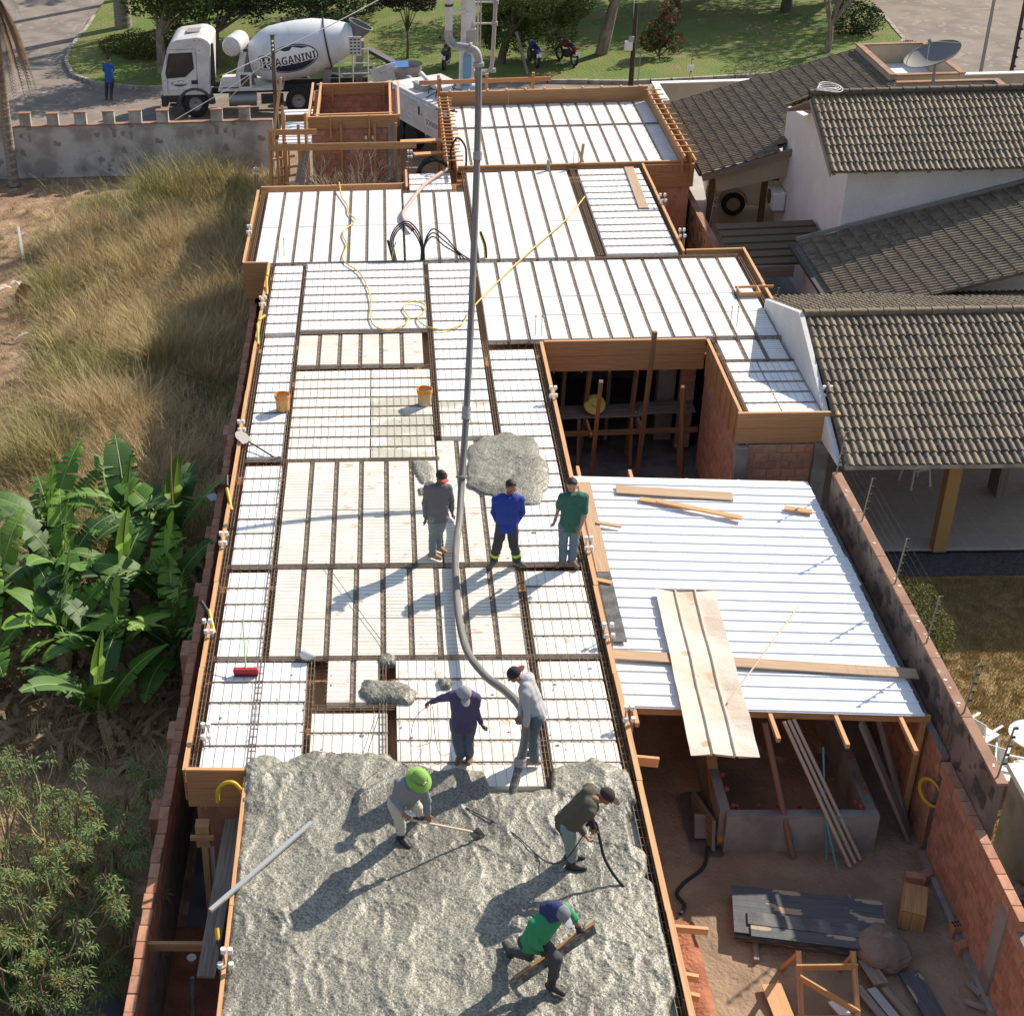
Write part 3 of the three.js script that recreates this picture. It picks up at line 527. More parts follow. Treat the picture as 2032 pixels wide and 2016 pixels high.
// ---------------------------------------------------------------- white metal roof over the yard
{
  seed(34);
  const t = thing('metal_roof', 'bright white ribbed metal roof panels over the builder yard', 'roof');
  const hx = (x) => 2.48 - (x - 3.6) * 0.043, prof = [[0, 0], [0.015, 0.022], [0.045, 0.022], [0.06, 0]];
  const rows = 8, dep = (26.2 - 18.9) / rows;
  for (let i = 0; i < rows; i++) {
    const s = new THREE.Shape(), pts = [[0, 0]];
    for (let k = 0; k < 3; k++) for (const [u, v] of prof) pts.push([k * dep / 3 + 0.01 + u, v]);
    pts.push([dep + 0.02, 0]); pts.push([dep + 0.02, -0.006]); pts.push([0, -0.006]);
    s.setFromPoints(pts.map(([u, v]) => new THREE.Vector2(u, v)));
    const x0 = 3.56 + rr(-0.01, 0.01), L = 4.66 + rr(-0.03, 0.03);
    const g = new THREE.ExtrudeGeometry(s, { depth: L, bevelEnabled: false }); // shape in (d, y), extruded along x
    g.applyMatrix4(new THREE.Matrix4().makeBasis(new THREE.Vector3(0, 0, -1), new THREE.Vector3(0, 1, 0), new THREE.Vector3(1, -0.043, 0)).setPosition(x0, hx(3.6) + i * 0.002, -(18.9 + i * dep)));
    part('roof_panel', g, M.metalRoof, t);
  }
  part('front_beam', bar(V(3.6, 2.38, 18.97), V(8.35, 2.18, 18.97), 0.06, 0.12), M.stud, t);
  for (const [x, b, f] of [[3.78, 18.55, 26.7], [4.8, 18.7, 26.6], [5.87, 18.28, 26.3], [6.88, 18.18, 26.3], [7.87, 18.08, 26.3]]) part('rafter', bar(V(x, hx(x) - 0.06, b), V(x, hx(x) - 0.06, f), 0.06, 0.08), M.formEdge, t);
  for (const [x, d] of [[3.75, 19.05], [8.28, 19.05], [3.75, 26], [8.1, 26]]) part('post', bx(x - 0.05, x + 0.05, 0, hx(x) - 0.1, d - 0.05, d + 0.05), M.stud, t);
  const hr = (x) => hx(x) + 0.045;
  const lay = (name, x0, d0, x1, d1, w, h, mat, label, cat, lift = 0) => solo(name, bar(V(x0, hr(x0) + h / 2 + lift, d0), V(x1, hr(x1) + h / 2 + lift, d1), w, h), mat, label, cat);
  lay('plank', 3.81, 25.9, 3.78, 22.68, 0.24, 0.025, M.plankTan, 'long tan plank lying on white metal roof beside slab edge', 'plank');
  lay('formwork_sheet', 3.78, 22.66, 3.78, 20.58, 0.24, 0.02, M.blackPly, 'black plywood strip on white metal roof beside slab edge', 'plywood');
  lay('wood_offcut', 3.86, 24.34, 4.31, 24.22, 0.09, 0.03, M.plankTan, 'short tan batten on white metal roof across long plank', 'batten', 0.026);
  lay('wood_offcut', 3.6, 22.4, 3.87, 22.3, 0.09, 0.035, M.formEdge, 'short orange block on the black plywood strip', 'batten', 0.022);
  lay('plank', 4.4, 25.66, 6.6, 25.48, 0.3, 0.025, M.plankTan, 'wide tan plank at the far edge of white metal roof', 'plank');
  lay('plank', 4.81, 25.3, 5.6, 25.08, 0.13, 0.03, M.formEdge, 'short orange board under split board on white roof', 'plank');
  lay('plank', 5.12, 25.18, 6.6, 24.62, 0.13, 0.03, M.formEdge, 'narrow orange board slanting over white metal roof', 'plank', 0.035);
  lay('plank', 3.62, 20.22, 8.42, 19.92, 0.25, 0.025, M.plankTan, 'wide tan walkway plank spanning white roof to garden wall', 'plank');
  lay('wood_offcut', 7.49, 25.08, 7.98, 24.96, 0.14, 0.04, M.formEdge, 'short orange board near far right corner of white roof', 'batten');
  solo('broom_stick', rod(V(6.99, hr(6.9) + 0.012, 21.79), V(5.2, hr(5.2) + 0.1, 18.9), 0.014), M.palePly, 'thin wooden pole lying from white roof onto old sheet', 'pole');
  // old corrugated sheet sliding off the edge
  {
    const s = new THREE.Shape(), pts = [[0, 0.03]], W = 1.0; for (let k = 1; k < 3; k++) pts.push([k * W / 3 - 0.025, 0], [k * W / 3 - 0.01, 0.035], [k * W / 3 + 0.01, 0.035], [k * W / 3 + 0.025, 0]);
    pts.push([W, 0.03], [W, 0.024]); for (let k = 2; k > 0; k--) pts.push([k * W / 3 + 0.028, -0.006], [k * W / 3 + 0.012, 0.029], [k * W / 3 - 0.012, 0.029], [k * W / 3 - 0.028, -0.006]); pts.push([0, 0.024]);
    s.setFromPoints(pts.map(([u, v]) => new THREE.Vector2(u, v)));
    const g = new THREE.ExtrudeGeometry(s, { depth: 4.42, steps: 24, bevelEnabled: false }), p = g.attributes.position;
    for (let i = 0; i < p.count; i++) { const z = p.getZ(i), x = p.getX(i); p.setY(i, p.getY(i) + 0.03 * (fbm(x * 3, z * 2, 5, 3) - 0.5) * (1 + z * 0.5)); p.setX(i, x + 0.02 * (vnoise(z * 3, 1, 7) - 0.5)); }
    g.computeVertexNormals(); const u = V(5.57, 0, 22.1).sub(V(4.6, 0, 22.15)).normalize(), f = V(4.43, 0, 17.72).sub(V(4.6, 0, 22.15)); f.y = 0.0; f.normalize();
    const fw = V(4.43, 2.5, 17.72).sub(V(4.6, 2.505, 22.12)).normalize(), upv = new THREE.Vector3().crossVectors(fw, u).normalize();
    g.applyMatrix4(new THREE.Matrix4().makeBasis(u, upv, fw).setPosition(4.6, 2.512, -22.12));
    solo('old_roof_sheet', g, M.oldSheet, 'rust-stained cream roofing sheet hanging over the edge of white roof', 'roofing sheet');
  }
}
// ---------------------------------------------------------------- concrete tank and yard things
{
  seed(35);
  const t = thing('concrete_tank', 'open rendered concrete pool tank with red pipe caps under white roof', 'pool');
  part('front_wall', bx(5.28, 7.64, -0.05, 0.74, 18.34, 18.5), M.cement, t); part('side_wall', bx(5.2, 5.36, -0.05, 0.72, 18.505, 24), M.cement, t); part('side_wall', bx(7.46, 7.63, -0.05, 0.74, 18.505, 24), M.cement, t);
  part('back_wall', bx(5.37, 7.455, -0.05, 0.72, 23.8, 24), M.cement, t); part('tank_floor', bx(5.37, 7.455, 0.0, 0.12, 18.51, 23.79), M.soil, t);
  const cap = new THREE.CylinderGeometry(0.03, 0.03, 0.07, 10);
  for (const [x, y, d] of [[5.42, 0.7, 18.62], [5.5, 0.66, 18.66], [5.85, 0.62, 18.72], [6.15, 0.62, 18.74], [6.5, 0.62, 18.72], [6.78, 0.62, 18.7], [7.05, 0.64, 18.72], [7.36, 0.7, 18.7], [5.4, 0.74, 19.0], [5.4, 0.74, 19.35], [5.4, 0.74, 19.8], [7.55, 0.8, 18.9], [7.56, 0.8, 19.3], [7.56, 0.8, 19.75], [7.56, 0.8, 20.2], [7.4, 0.74, 18.56]]) { const m = part('pipe_cap', cap, plain(0.5, 0.08, 0.07, 0.6), t); m.position.set(x, y, -d); m.rotation.z = rr(-0.3, 0.3); }
}
stick('plank_bundle', V(5.28, 1.0, 20.2), V(5.27, 0.12, 18.42), 0.16, 0.1, M.stud, 'bundle of narrow boards leaning on the left tank wall', 'boards');
solo('drain_pipe', rod(V(5.8, 2.2, 18.86), V(6.34, 0.05, 18.18), 0.05), plain(0.22, 0.12, 0.09, 0.6), 'brown pipe leaning across the concrete tank', 'pipe');
['beige plastic pipe leaning over tank, leftmost of the pale bundle', 'beige plastic pipe leaning over tank, middle of the pale bundle', 'beige plastic pipe leaning over tank, rightmost of the pale bundle'].forEach((l, i) => solo('plastic_pipe', rod(V(6.08 + i * 0.08, 2.25, 18.82 + i * 0.03), V(7.18 + i * 0.1, 0.03, 17.98 + i * 0.08), 0.03), plain(0.5, 0.4, 0.31, 0.5), l, 'pipe', 'pipes leaning over the tank'));
['thin teal pipe beside the beige pipes, standing steeper', 'thin teal pipe beside the beige pipes, reaching nearest'].forEach((l, i) => solo('teal_pipe', rod(V(6.72 - i * 0.02, 1.8 - i * 0.7, 18.75 - i * 0.25), V(6.86 + i * 0.1, 0.02, 18.14 - i * 0.28), 0.016), plain(0.07, 0.3, 0.36, 0.5), l, 'pipe', 'teal pipes'));
stick('lumber', V(7.3, 2.15, 18.95), V(8.28, 0.05, 18.62), 0.28, 0.05, M.oldWood, 'long grey plank leaning by the inner brick wall', 'plank');
stick('lumber', V(7.62, 2.1, 19.15), V(8.32, 0.05, 18.85), 0.1, 0.08, M.oldWood, 'narrow grey beam leaning beside long grey plank', 'beam');
stick('retaining_board', V(4.98, 0.05, 19.4), V(5.12, 0.28, 18.4), 0.05, 0.55, M.oldWood, 'old shutter board holding the trench edge beside tank', 'board');
solo('cinder_block', rbox(0.2, 0.4, 0.12, 0.01, 1).applyMatrix4(new THREE.Matrix4().makeRotationX(-0.5)).translate(4.98, 0.18, -18.75), M.cement, 'grey concrete block standing in the trench by tank', 'block');
{
  const t = thing('yellow_conduit_coil', 'coil of yellow conduit hanging on rebar by brick wall', 'conduit');
  for (let i = 0; i < 2; i++) part('coil', new THREE.TorusGeometry(0.235 - i * 0.02, 0.016, 8, 36).rotateY(-1.1).translate(8.36, 1.16 + i * 0.015, -(18.42 - i * 0.02)), M.yellow, t);
}
{
  const t = thing('rebar_starter', 'upright rebar column cage standing beside orange brick wall', 'rebar');
  for (const [a, b] of [[0, 0], [0.12, 0], [0, 0.12], [0.12, 0.12]]) part('bar', rod(V(8.4 + a, 0, 18.35 + b), V(8.42 + a * 0.8, 2.35, 18.5 + b), 0.007, 0.007, 5), M.steel, t);
  for (let y = 0.3; y < 2.3; y += 0.25) part('stirrup', new THREE.TorusGeometry(0.08, 0.004, 4, 4).rotateX(Math.PI / 2).rotateY(0.78).translate(8.46, y, -18.45), M.steel, t);
}
solo('black_hose', tube([V(5.05, 0.05, 18.4), V(4.9, 0.05, 17.95), V(4.5, 0.06, 17.55), V(4.38, 0.05, 17.35), V(4.46, 0.06, 17.1), V(4.36, 0.07, 16.92)], 0.028, 40), M.rubber, 'black rubber hose curving over the sand from tank trench', 'hose');
{
  seed(36);
  const t = thing('plywood_stack', 'stack of black formwork plywood sheets with peeling film on the sand', 'plywood');
  for (let i = 0; i < 7; i++) { const g = rbox(2.2 - (i > 4 ? 0.0 : rr(0, 0.06)), 0.018, i === 5 ? 0.28 : 0.98, 0.003, 1); part('plywood_sheet', place(g, 6.2 + rr(-0.03, 0.03) + i * 0.005, 0.1 + i * 0.024, 16.68 - (i === 5 ? 0.02 : 0) + rr(-0.02, 0.02), -0.17 + rr(-0.02, 0.02) * -1), i % 2 ? M.blackPly : M.wornPly, t); }
  part('plywood_sheet', place(rbox(1.95, 0.02, 0.26, 0.003, 1), 6.25, 0.275, 16.48, -0.165), M.blackPly, t); part('plywood_sheet', place(rbox(1.9, 0.02, 0.22, 0.003, 1), 6.22, 0.275, 16.23, -0.16), M.wornPly, t);
  for (const x of [-0.8, 0.7]) part('bearer', place(rbox(0.08, 0.08, 1.1, 0.01, 1), 6.2 + x, 0.04, 16.68 + x * 0.17, -0.17), M.oldWood, t);
}
{
  const t = thing('timber_box', 'open plywood box form lying beside the plywood stack', 'box');
  const B = (w, h, l, x, y, z) => part('panel', place(rbox(w, h, l, 0.004, 1).translate(x, y, z), 7.82, 0, 16.95, -0.35), M.stud, t);
  B(0.34, 0.02, 0.62, 0, 0.36, 0); B(0.02, 0.35, 0.62, 0.17, 0.175, 0); B(0.02, 0.35, 0.62, -0.17, 0.175, 0); B(0.32, 0.34, 0.02, 0, 0.172, 0.3);
}
{
  seed(37);
  const g = new THREE.IcosahedronGeometry(0.42, 5), p = g.attributes.position; for (let i = 0; i < p.count; i++) { const v = new THREE.Vector3().fromBufferAttribute(p, i).normalize(); const r = 0.41 * (1 + 0.45 * (fbm(v.x * 2 + 5, v.z * 2 + v.y * 1.3, 3, 4) - 0.5)); p.setXYZ(i, v.x * r, Math.max(-0.14, v.y * r * 0.62), v.z * r); }
  g.computeVertexNormals(); solo('boulder', g.translate(7.12, 0.17, -16.15), M.stone, 'large brown boulder on the sand beside plywood stack', 'rock');
}
{
  const hollow = () => { const gs = [rbox(0.29, 0.19, 0.14, 0.006, 1)]; return merge(gs); };
  [[8.34, 0.1, 16.55, 0.2, 'hollow orange brick standing on end, its holes showing'], [8.36, 0.1, 16.24, 0.35, 'hollow orange brick lying below the standing one by wall'], [8.06, 0.1, 17.62, -0.2, 'hollow brick lying alone on sand near wall foot'], [8.22, 0.08, 17.68, 0.5, 'half brick next to the lone brick near wall foot']].forEach(([x, y, d, r, l], i) => {
    const t = thing('hollow_brick', l, 'brick', 'loose bricks by the brick wall');
    part('body', place(i ? hollow() : rbox(0.19, 0.26, 0.14, 0.006, 1), x, y + (i ? 0 : 0.03), d, r), brickMats[i % 4], t);
    if (!i) for (let a = 0; a < 4; a++) for (let b = 0; b < 2; b++) part('hole', place(boxG(0.03, 0.004, 0.045).translate(-0.065 + a * 0.043, 0.163, -0.032 + b * 0.064), x, y, d, r), M.black, t);
  });
}
{
  const t = thing('sawhorse', 'timber trestle frame with diagonal brace at bottom of yard', 'trestle');
  const B = (n, a, b, w, h) => part(n, bar(a, b, w, h), M.stud, t);
  B('leg', V(5.72, 0.75, 15.55), V(5.68, 0.0, 14.75), 0.07, 0.05); B('leg', V(6.48, 0.75, 15.55), V(6.46, 0.0, 14.75), 0.07, 0.05); B('rail', V(5.66, 0.62, 15.36), V(6.52, 0.62, 15.38), 0.03, 0.1); B('rail', V(5.62, 0.12, 14.9), V(6.5, 0.12, 14.9), 0.03, 0.09);
  B('brace', V(5.68, 0.55, 15.25), V(6.48, 0.18, 14.95), 0.03, 0.1); B('leg', V(5.7, 0.72, 15.5), V(5.66, 0.0, 15.9), 0.06, 0.05); B('leg', V(6.48, 0.72, 15.5), V(6.5, 0.0, 15.9), 0.06, 0.05);
}
seed(38);
[[5.42, 15.55, 5.5, 14.6, 0.28, M.formEdge, 'orange plank lying on the sand left of trestle'], [7.43, 15.78, 7.6, 14.7, 0.3, M.wornPly, 'worn dark plank with tan edges right of boulder'], [6.62, 15.5, 6.95, 14.6, 0.12, M.oldWood, 'grey narrow board right of trestle, first of the pile'], [6.8, 15.45, 7.12, 14.55, 0.14, M.greySteel, 'pale metal strip in the board pile right of trestle'], [6.98, 15.45, 7.3, 14.6, 0.1, M.oldWood, 'dark narrow board in pile beside worn plank'], [6.2, 15.2, 6.45, 14.6, 0.16, M.pvc, 'white offcut lying under the trestle'], [6.85, 15.95, 6.95, 15.5, 0.22, M.oldWood, 'short grey board at the foot of boulder']].forEach(([x0, d0, x1, d1, w, mat, l], i) => stick('scrap_board', V(x0, 0.07 + i * 0.012, d0), V(x1, 0.07 + i * 0.012, d1), w, 0.025, mat, l, 'board'));
[[8.2, 15.6, 8.3, 15.35], [8.05, 15.25, 8.3, 15.1], [8.35, 15.25, 8.42, 14.98]].forEach(([x0, d0, x1, d1], i) => stick('rubble_piece', V(x0, 0.08, d0), V(x1, 0.1, d1), 0.07, 0.04, M.cement, ['upper', 'middle', 'lowest'][i] + ' mortar-caked stick in rubble at brick wall foot', 'rubble', 'rubble by the wall'));
// short struts sticking out from the slab formwork on the yard side
[[17.05, 0.32, 'flat orange strut end below slab edge beside sand, farthest'], [13.82, 0.42, 'long orange strut below slab edge beside red soil'], [13.05, 0.16, 'short orange strut below slab edge beside red soil, nearest'], [12.75, 0.12, 'stub of orange strut at slab edge near picture bottom']].forEach(([d, l, t], i) => stick('form_strut', V(3.47, 2.98, d), V(3.5 + l, 2.96, d - 0.03), 0.05, i === 0 ? 0.16 : 0.1, M.formEdge, t, 'strut', 'struts on the slab edge'));
stick('yellow_whip', V(8.5, 1.2, 15.5), V(8.42, 0.85, 15.25), 0.025, 0.025, M.yellow, 'bent yellow conduit end on the orange brick wall', 'conduit');

// ---------------------------------------------------------------- gap between boundary wall and slab
stick('gutter_board', V(-2.3, 2.35, 16.5), V(-2.42, 2.3, 13.6), 0.24, 0.04, M.oldWood, 'grey stained plank running in the gap below slab edge', 'plank');
stick('gap_strut', V(-3.33, 1.85, 14.55), V(-2.45, 1.85, 14.55), 0.06, 0.13, M.stud, 'tan board bridging boundary wall and slab gap', 'board');
stick('gap_strut', V(-3.3, 0.9, 12.9), V(-2.3, 0.9, 12.9), 0.05, 0.08, M.formFace, 'dark red board low in the gap near picture bottom', 'board');
{ const t = thing('gap_post', 'timber post with short head block in the gap under corner formwork', 'prop'); part('post', bar(V(-2.68, 0, 15.9), V(-2.72, 2.3, 16.35), 0.09, 0.09), M.stud, t); part('head_block', bx(-2.83, -2.63, 2.05, 2.44, 16.25, 16.42), M.stud, t); part('cross_block', bx(-2.9, -2.56, 2.24, 2.3, 16.18, 16.24), M.stud, t); }
stick('gap_prop', V(-2.5, 0, 15.2), V(-2.58, 2.2, 16.1), 0.06, 0.06, M.oldWood, 'thin grey prop in the gap behind corner post', 'prop');
{ const t = thing('standpipe', 'white plastic standpipe with cap deep in the left gap', 'pipe'); part('pipe', rod(V(-2.9, 0, 14.9), V(-2.86, 0.75, 15.0), 0.035), M.pipeGrey, t); part('cap', new THREE.CylinderGeometry(0.07, 0.05, 0.06, 14).translate(-2.9, 0.8, -15.3), M.pvc, t); }
setting('gap_floor', sheet(-3.34, -2.0, 9, 16.7, 0.0, 10, 60, (x, d) => 0.05 * (fbm(x * 3, d * 3, 8, 3) - 0.5)), M.redSoil);
// ---------------------------------------------------------------- tiled roofs: every tile has two rolls
function tileGeo(W = 0.3, L = 0.37) {   // u across, y up, v down the slope; top at v = 0
  const n = 12, pos = [], idx = [], uv = [];
  const h = (u) => { const c = Math.cos((u / W) * 4 * Math.PI); return 0.022 * (c > 0 ? -Math.pow(c, 0.8) : Math.pow(-c, 0.7)) + 0.022; };
  for (const [v, lift, lo] of [[0, 0, 0], [L, 0.028, 0], [L, 0.028, 0.022]]) for (let i = 0; i <= n; i++) { const u = W * i / n; pos.push(u, h(u) + lift - lo, v); uv.push(u, v + lo); }
  for (let r = 0; r < 2; r++) for (let i = 0; i < n; i++) { const a = r * (n + 1) + i, b = a + n + 1; idx.push(a, b, a + 1, a + 1, b, b + 1); }
  const g = new THREE.BufferGeometry(); g.setAttribute('position', new THREE.Float32BufferAttribute(pos, 3)); g.setAttribute('uv', new THREE.Float32BufferAttribute(uv, 2)); g.setIndex(idx);
  const f = g.toNonIndexed(); f.computeVertexNormals(); return f;
}
seed(40);
const tiles = Array.from({ length: 8 }, () => { const g = tileGeo(), u = g.attributes.uv, a = rnd() * 3, b = rnd() * 3; for (let i = 0; i < u.count; i++) u.setXY(i, u.getX(i) + a, u.getY(i) + b); return g; });
const aTile = () => tiles[Math.floor(rnd() * 8)];
// slope: origin at the ridge's left end, across and down directions; named tiles up to nearCols, the rest in one piece
function slope(parent, o, across, down, cols, rows, pitch, named, mats) {
  const up = new THREE.Vector3().crossVectors(down, across).normalize(); if (up.y < 0) up.negate();
  const far = [];
  for (let r = 0; r < rows; r++) for (let c = 0; c < cols; c++) {
    const p = o.clone().addScaledVector(across, c * 0.3).addScaledVector(down, r * pitch).addScaledVector(up, rr(-0.004, 0.004));
    const m = new THREE.Matrix4().makeBasis(across, up, down).setPosition(p);
    if (named(c, r)) { const t = part('tile', aTile(), mats[Math.floor(rnd() * mats.length)], parent); t.applyMatrix4(m); t.rotateY(rr(-0.012, 0.012)); }
    else far.push(aTile().clone().applyMatrix4(m));
  }
  if (far.length) { const m = part('far_tiles', mergeGeometries(far), mats[0], parent); m.userData.kind = 'stuff'; }
}
const ridgeCaps = (parent, a, b, n, mat) => { for (let i = 0; i < n; i++) { const p = a.clone().lerp(b, i / n), q = a.clone().lerp(b, (i + 1.12) / n); part('ridge_tile', rod(p, q, 0.1, 0.082, 10, true), mat, parent); } };
const X1 = new THREE.Vector3(1, 0, 0), XL = new THREE.Vector3(-1, 0, 0), dirD = (dd, dy) => new THREE.Vector3(0, dy, -dd).normalize();
{ // nearest house: veranda roof
  seed(41);
  const t = thing('veranda_house', 'near neighbour veranda with dark tiled roof, white gable edge and patio', 'house');
  const ridge = V(8.86, 4.08, 30.2), dn = V(0, 2.74, 26.15).sub(V(0, 4.08, 30.2)).normalize();
  slope(t, ridge.clone(), X1, dn, 30, 13, 0.333, (c) => c < 17, [M.roofTile, M.roofTile2, M.roofTile3]);
  slope(t, V(17.86, 4.08, 30.2), XL, V(0, 2.9, 34.0).sub(V(0, 4.08, 30.2)).normalize(), 30, 12, 0.325, () => false, [M.roofTile2]);
  ridgeCaps(t, V(8.84, 4.12, 30.2), V(17.8, 4.12, 30.2), 27, M.roofTile2);
  const under = new THREE.Shape([[26.2, 2.68], [30.2, 4.02], [34.1, 2.82], [34.1, 2.7], [30.2, 3.9], [26.2, 2.58]].map(([a, b]) => new THREE.Vector2(a, b)));
  part('roof_deck', new THREE.ExtrudeGeometry(under, { depth: 8.9, bevelEnabled: false }).rotateY(Math.PI / 2).applyMatrix4(new THREE.Matrix4().makeScale(1, 1, 1)).translate(8.9, 0, 0), M.oldWood, t);
  const gable = new THREE.Shape([[26.25, 2.62], [30.2, 4.16], [33.0, 3.28], [33.0, 0], [30.0, 0], [28.3, 2.5]].map(([a, b]) => new THREE.Vector2(a, b)));
  const gg = new THREE.ExtrudeGeometry(gable, { depth: 0.1, bevelEnabled: false }).rotateY(Math.PI / 2);
  // rotateY(90) sends shape x to -z: shape x = -d so z = d; mirror back
  gg.scale(1, 1, 1); part('gable_edge', gg.translate(8.74, 0, 0), M.whiteWall, t);
  part('gutter', bar(V(8.84, 2.68, 26.1), V(18, 2.68, 26.1), 0.1, 0.09), M.kerb, t);
  part('column', bx(11.24, 11.5, 0.1, 2.9, 27.05, 27.3), plain(0.4, 0.25, 0.09, 0.7), t);
  part('back_wall', bx(8.9, 20, 0, 2.8, 33.05, 33.2), M.whiteWall, t);
  part('column', bx(15.4, 15.66, 0.1, 2.9, 27.05, 27.3), plain(0.4, 0.25, 0.09, 0.7), t);
  part('fascia', bar(V(8.9, 2.6, 26.32), V(18, 2.6, 26.32), 0.04, 0.14), M.oldWood, t);
}
{ // middle wing, slope falling to the left
  seed(42);
  const t = thing('side_wing', 'middle neighbour wing with dark tiled slope falling toward the site', 'house');
  const dn = new THREE.Vector3(-1, -0.262, 0).normalize(), top = V(17.6, 2.66 + 7 * 0.262, 38.05);
  const acr = new THREE.Vector3(0, 0, 1);
  const up = new THREE.Vector3(-0.262, 1, 0).normalize();
  const courses = Math.floor(7.2 / 0.32);
  for (let r = 0; r < courses; r++) { const gs = []; for (let c = 0; c < 16; c++) gs.push(aTile().clone().applyMatrix4(new THREE.Matrix4().makeBasis(acr, up, dn).setPosition(top.clone().addScaledVector(dn, r * 0.32).add(new THREE.Vector3(0, rr(-0.004, 0.004), c * 0.3))))); part('tile_course', mergeGeometries(gs), M.roofTile, t); }
  part('roof_deck', bar(V(10.62, 2.56, 35.7), V(17.6, 2.56 + 7 * 0.262, 35.7), 4.6, 0.06), M.oldWood, t);
  part('wall', bx(10.95, 17.5, 0, 2.55, 33.4, 37.9), M.whiteWall, t);
  part('gutter', bar(V(10.56, 2.62, 33.35), V(10.56, 2.62, 38.05), 0.1, 0.09), M.darkSteel, t);
  part('flashing', bar(V(10.7, 2.78, 38.1), V(17.6, 2.72 + 7 * 0.262, 38.1), 0.06, 0.1), M.cement, t);
}
{ // two-storey white house
  seed(43);
  const t = thing('white_house', 'tall white neighbour house with dark tiled roof facing the site', 'house');
  part('front_wall', bx(11.8, 22, 0, 4.72, 38.2, 38.4), M.whiteWall, t);
  const side = new THREE.Shape([[38.41, 0], [38.41, 4.7], [40.3, 5.62], [42.9, 4.6], [44.7, 4.35], [44.7, 0]].map(([a, b]) => new THREE.Vector2(a, b)));
  part('side_wall', new THREE.ExtrudeGeometry(side, { depth: 0.2, bevelEnabled: false }).rotateY(Math.PI / 2).translate(11.8, 0, 0), M.whiteWall, t);
  const dn = V(0, 4.78, 37.6).sub(V(0, 5.95, 40.3)).normalize();
  slope(t, V(11.2, 5.9, 40.3), X1, dn, 34, 9, 0.325, (c) => c < 24, [M.roofTile, M.roofTile2]);
  slope(t, V(21.4, 5.9, 40.3), XL, V(0, 4.9, 43.0).sub(V(0, 5.95, 40.3)).normalize(), 34, 9, 0.32, () => false, [M.roofTile2]);
  ridgeCaps(t, V(11.15, 5.97, 40.3), V(21.4, 5.97, 40.3), 30, M.roofTile3);
  part('roof_deck', bar(V(16.3, 5.78, 40.3), V(16.3, 4.68, 37.66), 10.1, 0.05), M.oldWood, t); part('roof_deck', bar(V(16.3, 5.78, 40.31), V(16.3, 4.75, 42.95), 10.1, 0.05), M.oldWood, t);
  for (let i = 0; i < 8; i++) part('rafter_tail', bar(V(11.3 + i * 0.78, 4.66, 37.66), V(11.3 + i * 0.78, 4.85, 38.15), 0.07, 0.1), M.oldWood, t);
  part('barge_board', bar(V(11.2, 5.78, 40.3), V(11.2, 4.66, 37.6), 0.03, 0.14), M.oldWood, t);
  
}
{ // carport roof
  seed(44);
  const t = thing('carport', 'front carport of white house with dark tiled slope falling to site', 'carport');
  const dn = new THREE.Vector3(-1, -0.272, 0).normalize(), up = new THREE.Vector3(-0.272, 1, 0).normalize(), acr = new THREE.Vector3(0, 0, 1);
  for (let r = 0; r < 20; r++) { const gs = []; for (let c = 0; c < 24; c++) { const p = V(15.5, 2.76 + 6.2 * 0.272, 50.8).addScaledVector(dn, r * 0.32).add(new THREE.Vector3(0, rr(-0.004, 0.004), c * 0.3)); if (p.x > 11.75 && -p.z < 44.4) continue; gs.push(aTile().clone().applyMatrix4(new THREE.Matrix4().makeBasis(acr, up, dn).setPosition(p))); } part('tile_course', mergeGeometries(gs), M.roofTile, t); }
  part('roof_deck', bar(V(9.32, 2.66, 47.5), V(15.4, 2.66 + 6.1 * 0.272, 47.5), 6.5, 0.06), M.oldWood, t);
  part('rake_board', bar(V(9.3, 2.62, 43.66), V(11.85, 3.33, 43.66), 0.08, 0.2), M.oldWood, t);
  part('gable_wall', bar(V(9.75, 2.42, 43.9), V(11.8, 2.85, 43.9), 0.1, 0.62), M.beigeWall, t);
  part('gutter', bar(V(9.26, 2.7, 43.7), V(9.26, 2.7, 50.8), 0.1, 0.09), M.darkSteel, t);
  part('post', bx(11.72, 11.88, 0, 2.7, 46.2, 46.36), plain(0.12, 0.07, 0.035, 0.7), t);
  part('post', bx(9.6, 9.76, 0, 2.6, 43.9, 44.06), plain(0.12, 0.07, 0.035, 0.7), t);
  part('back_wall', bx(15.0, 15.28, 0, 3.6, 44.4, 50.6), M.beigeWall, t);
}
{ // parapet tank room
  const t = thing('parapet_room', 'beige parapet box with terracotta coping beside satellite dish', 'parapet');
  const W = (x0, x1, d0, d1, y) => part('parapet_wall', bx(x0, x1, 2.5, y, d0, d1), M.beigeWall, t), Cp = (x0, x1, d0, d1, y) => part('coping', bx(x0 - 0.02, x1 + 0.02, y, y + 0.04, d0 - 0.02, d1 + 0.02), M.coping, t);
  W(15.3, 15.45, 46.8, 50.6, 4.6); W(17.35, 17.5, 46.8, 50.6, 4.6); W(15.46, 17.34, 50.45, 50.6, 4.6); W(15.46, 17.34, 46.8, 46.95, 4.58);
  Cp(15.3, 15.45, 46.8, 50.6, 4.6); Cp(17.35, 17.5, 46.8, 50.6, 4.6); Cp(15.5, 17.3, 50.45, 50.6, 4.601); Cp(15.5, 17.3, 46.8, 46.95, 4.581);
  part('inner_floor', bx(15.46, 17.34, 3.95, 4.0, 46.96, 50.44), M.whiteWall, t);
  W(15.2, 18.2, 45.9, 46.05, 4.6); W(18.05, 18.2, 43.5, 45.89, 4.6); Cp(15.25, 18.2, 45.9, 46.05, 4.6); Cp(18.05, 18.2, 43.5, 45.85, 4.601);
  part('inner_floor', bx(13.5, 18.04, 3.7, 3.75, 43.2, 45.88), M.cement, t);
}
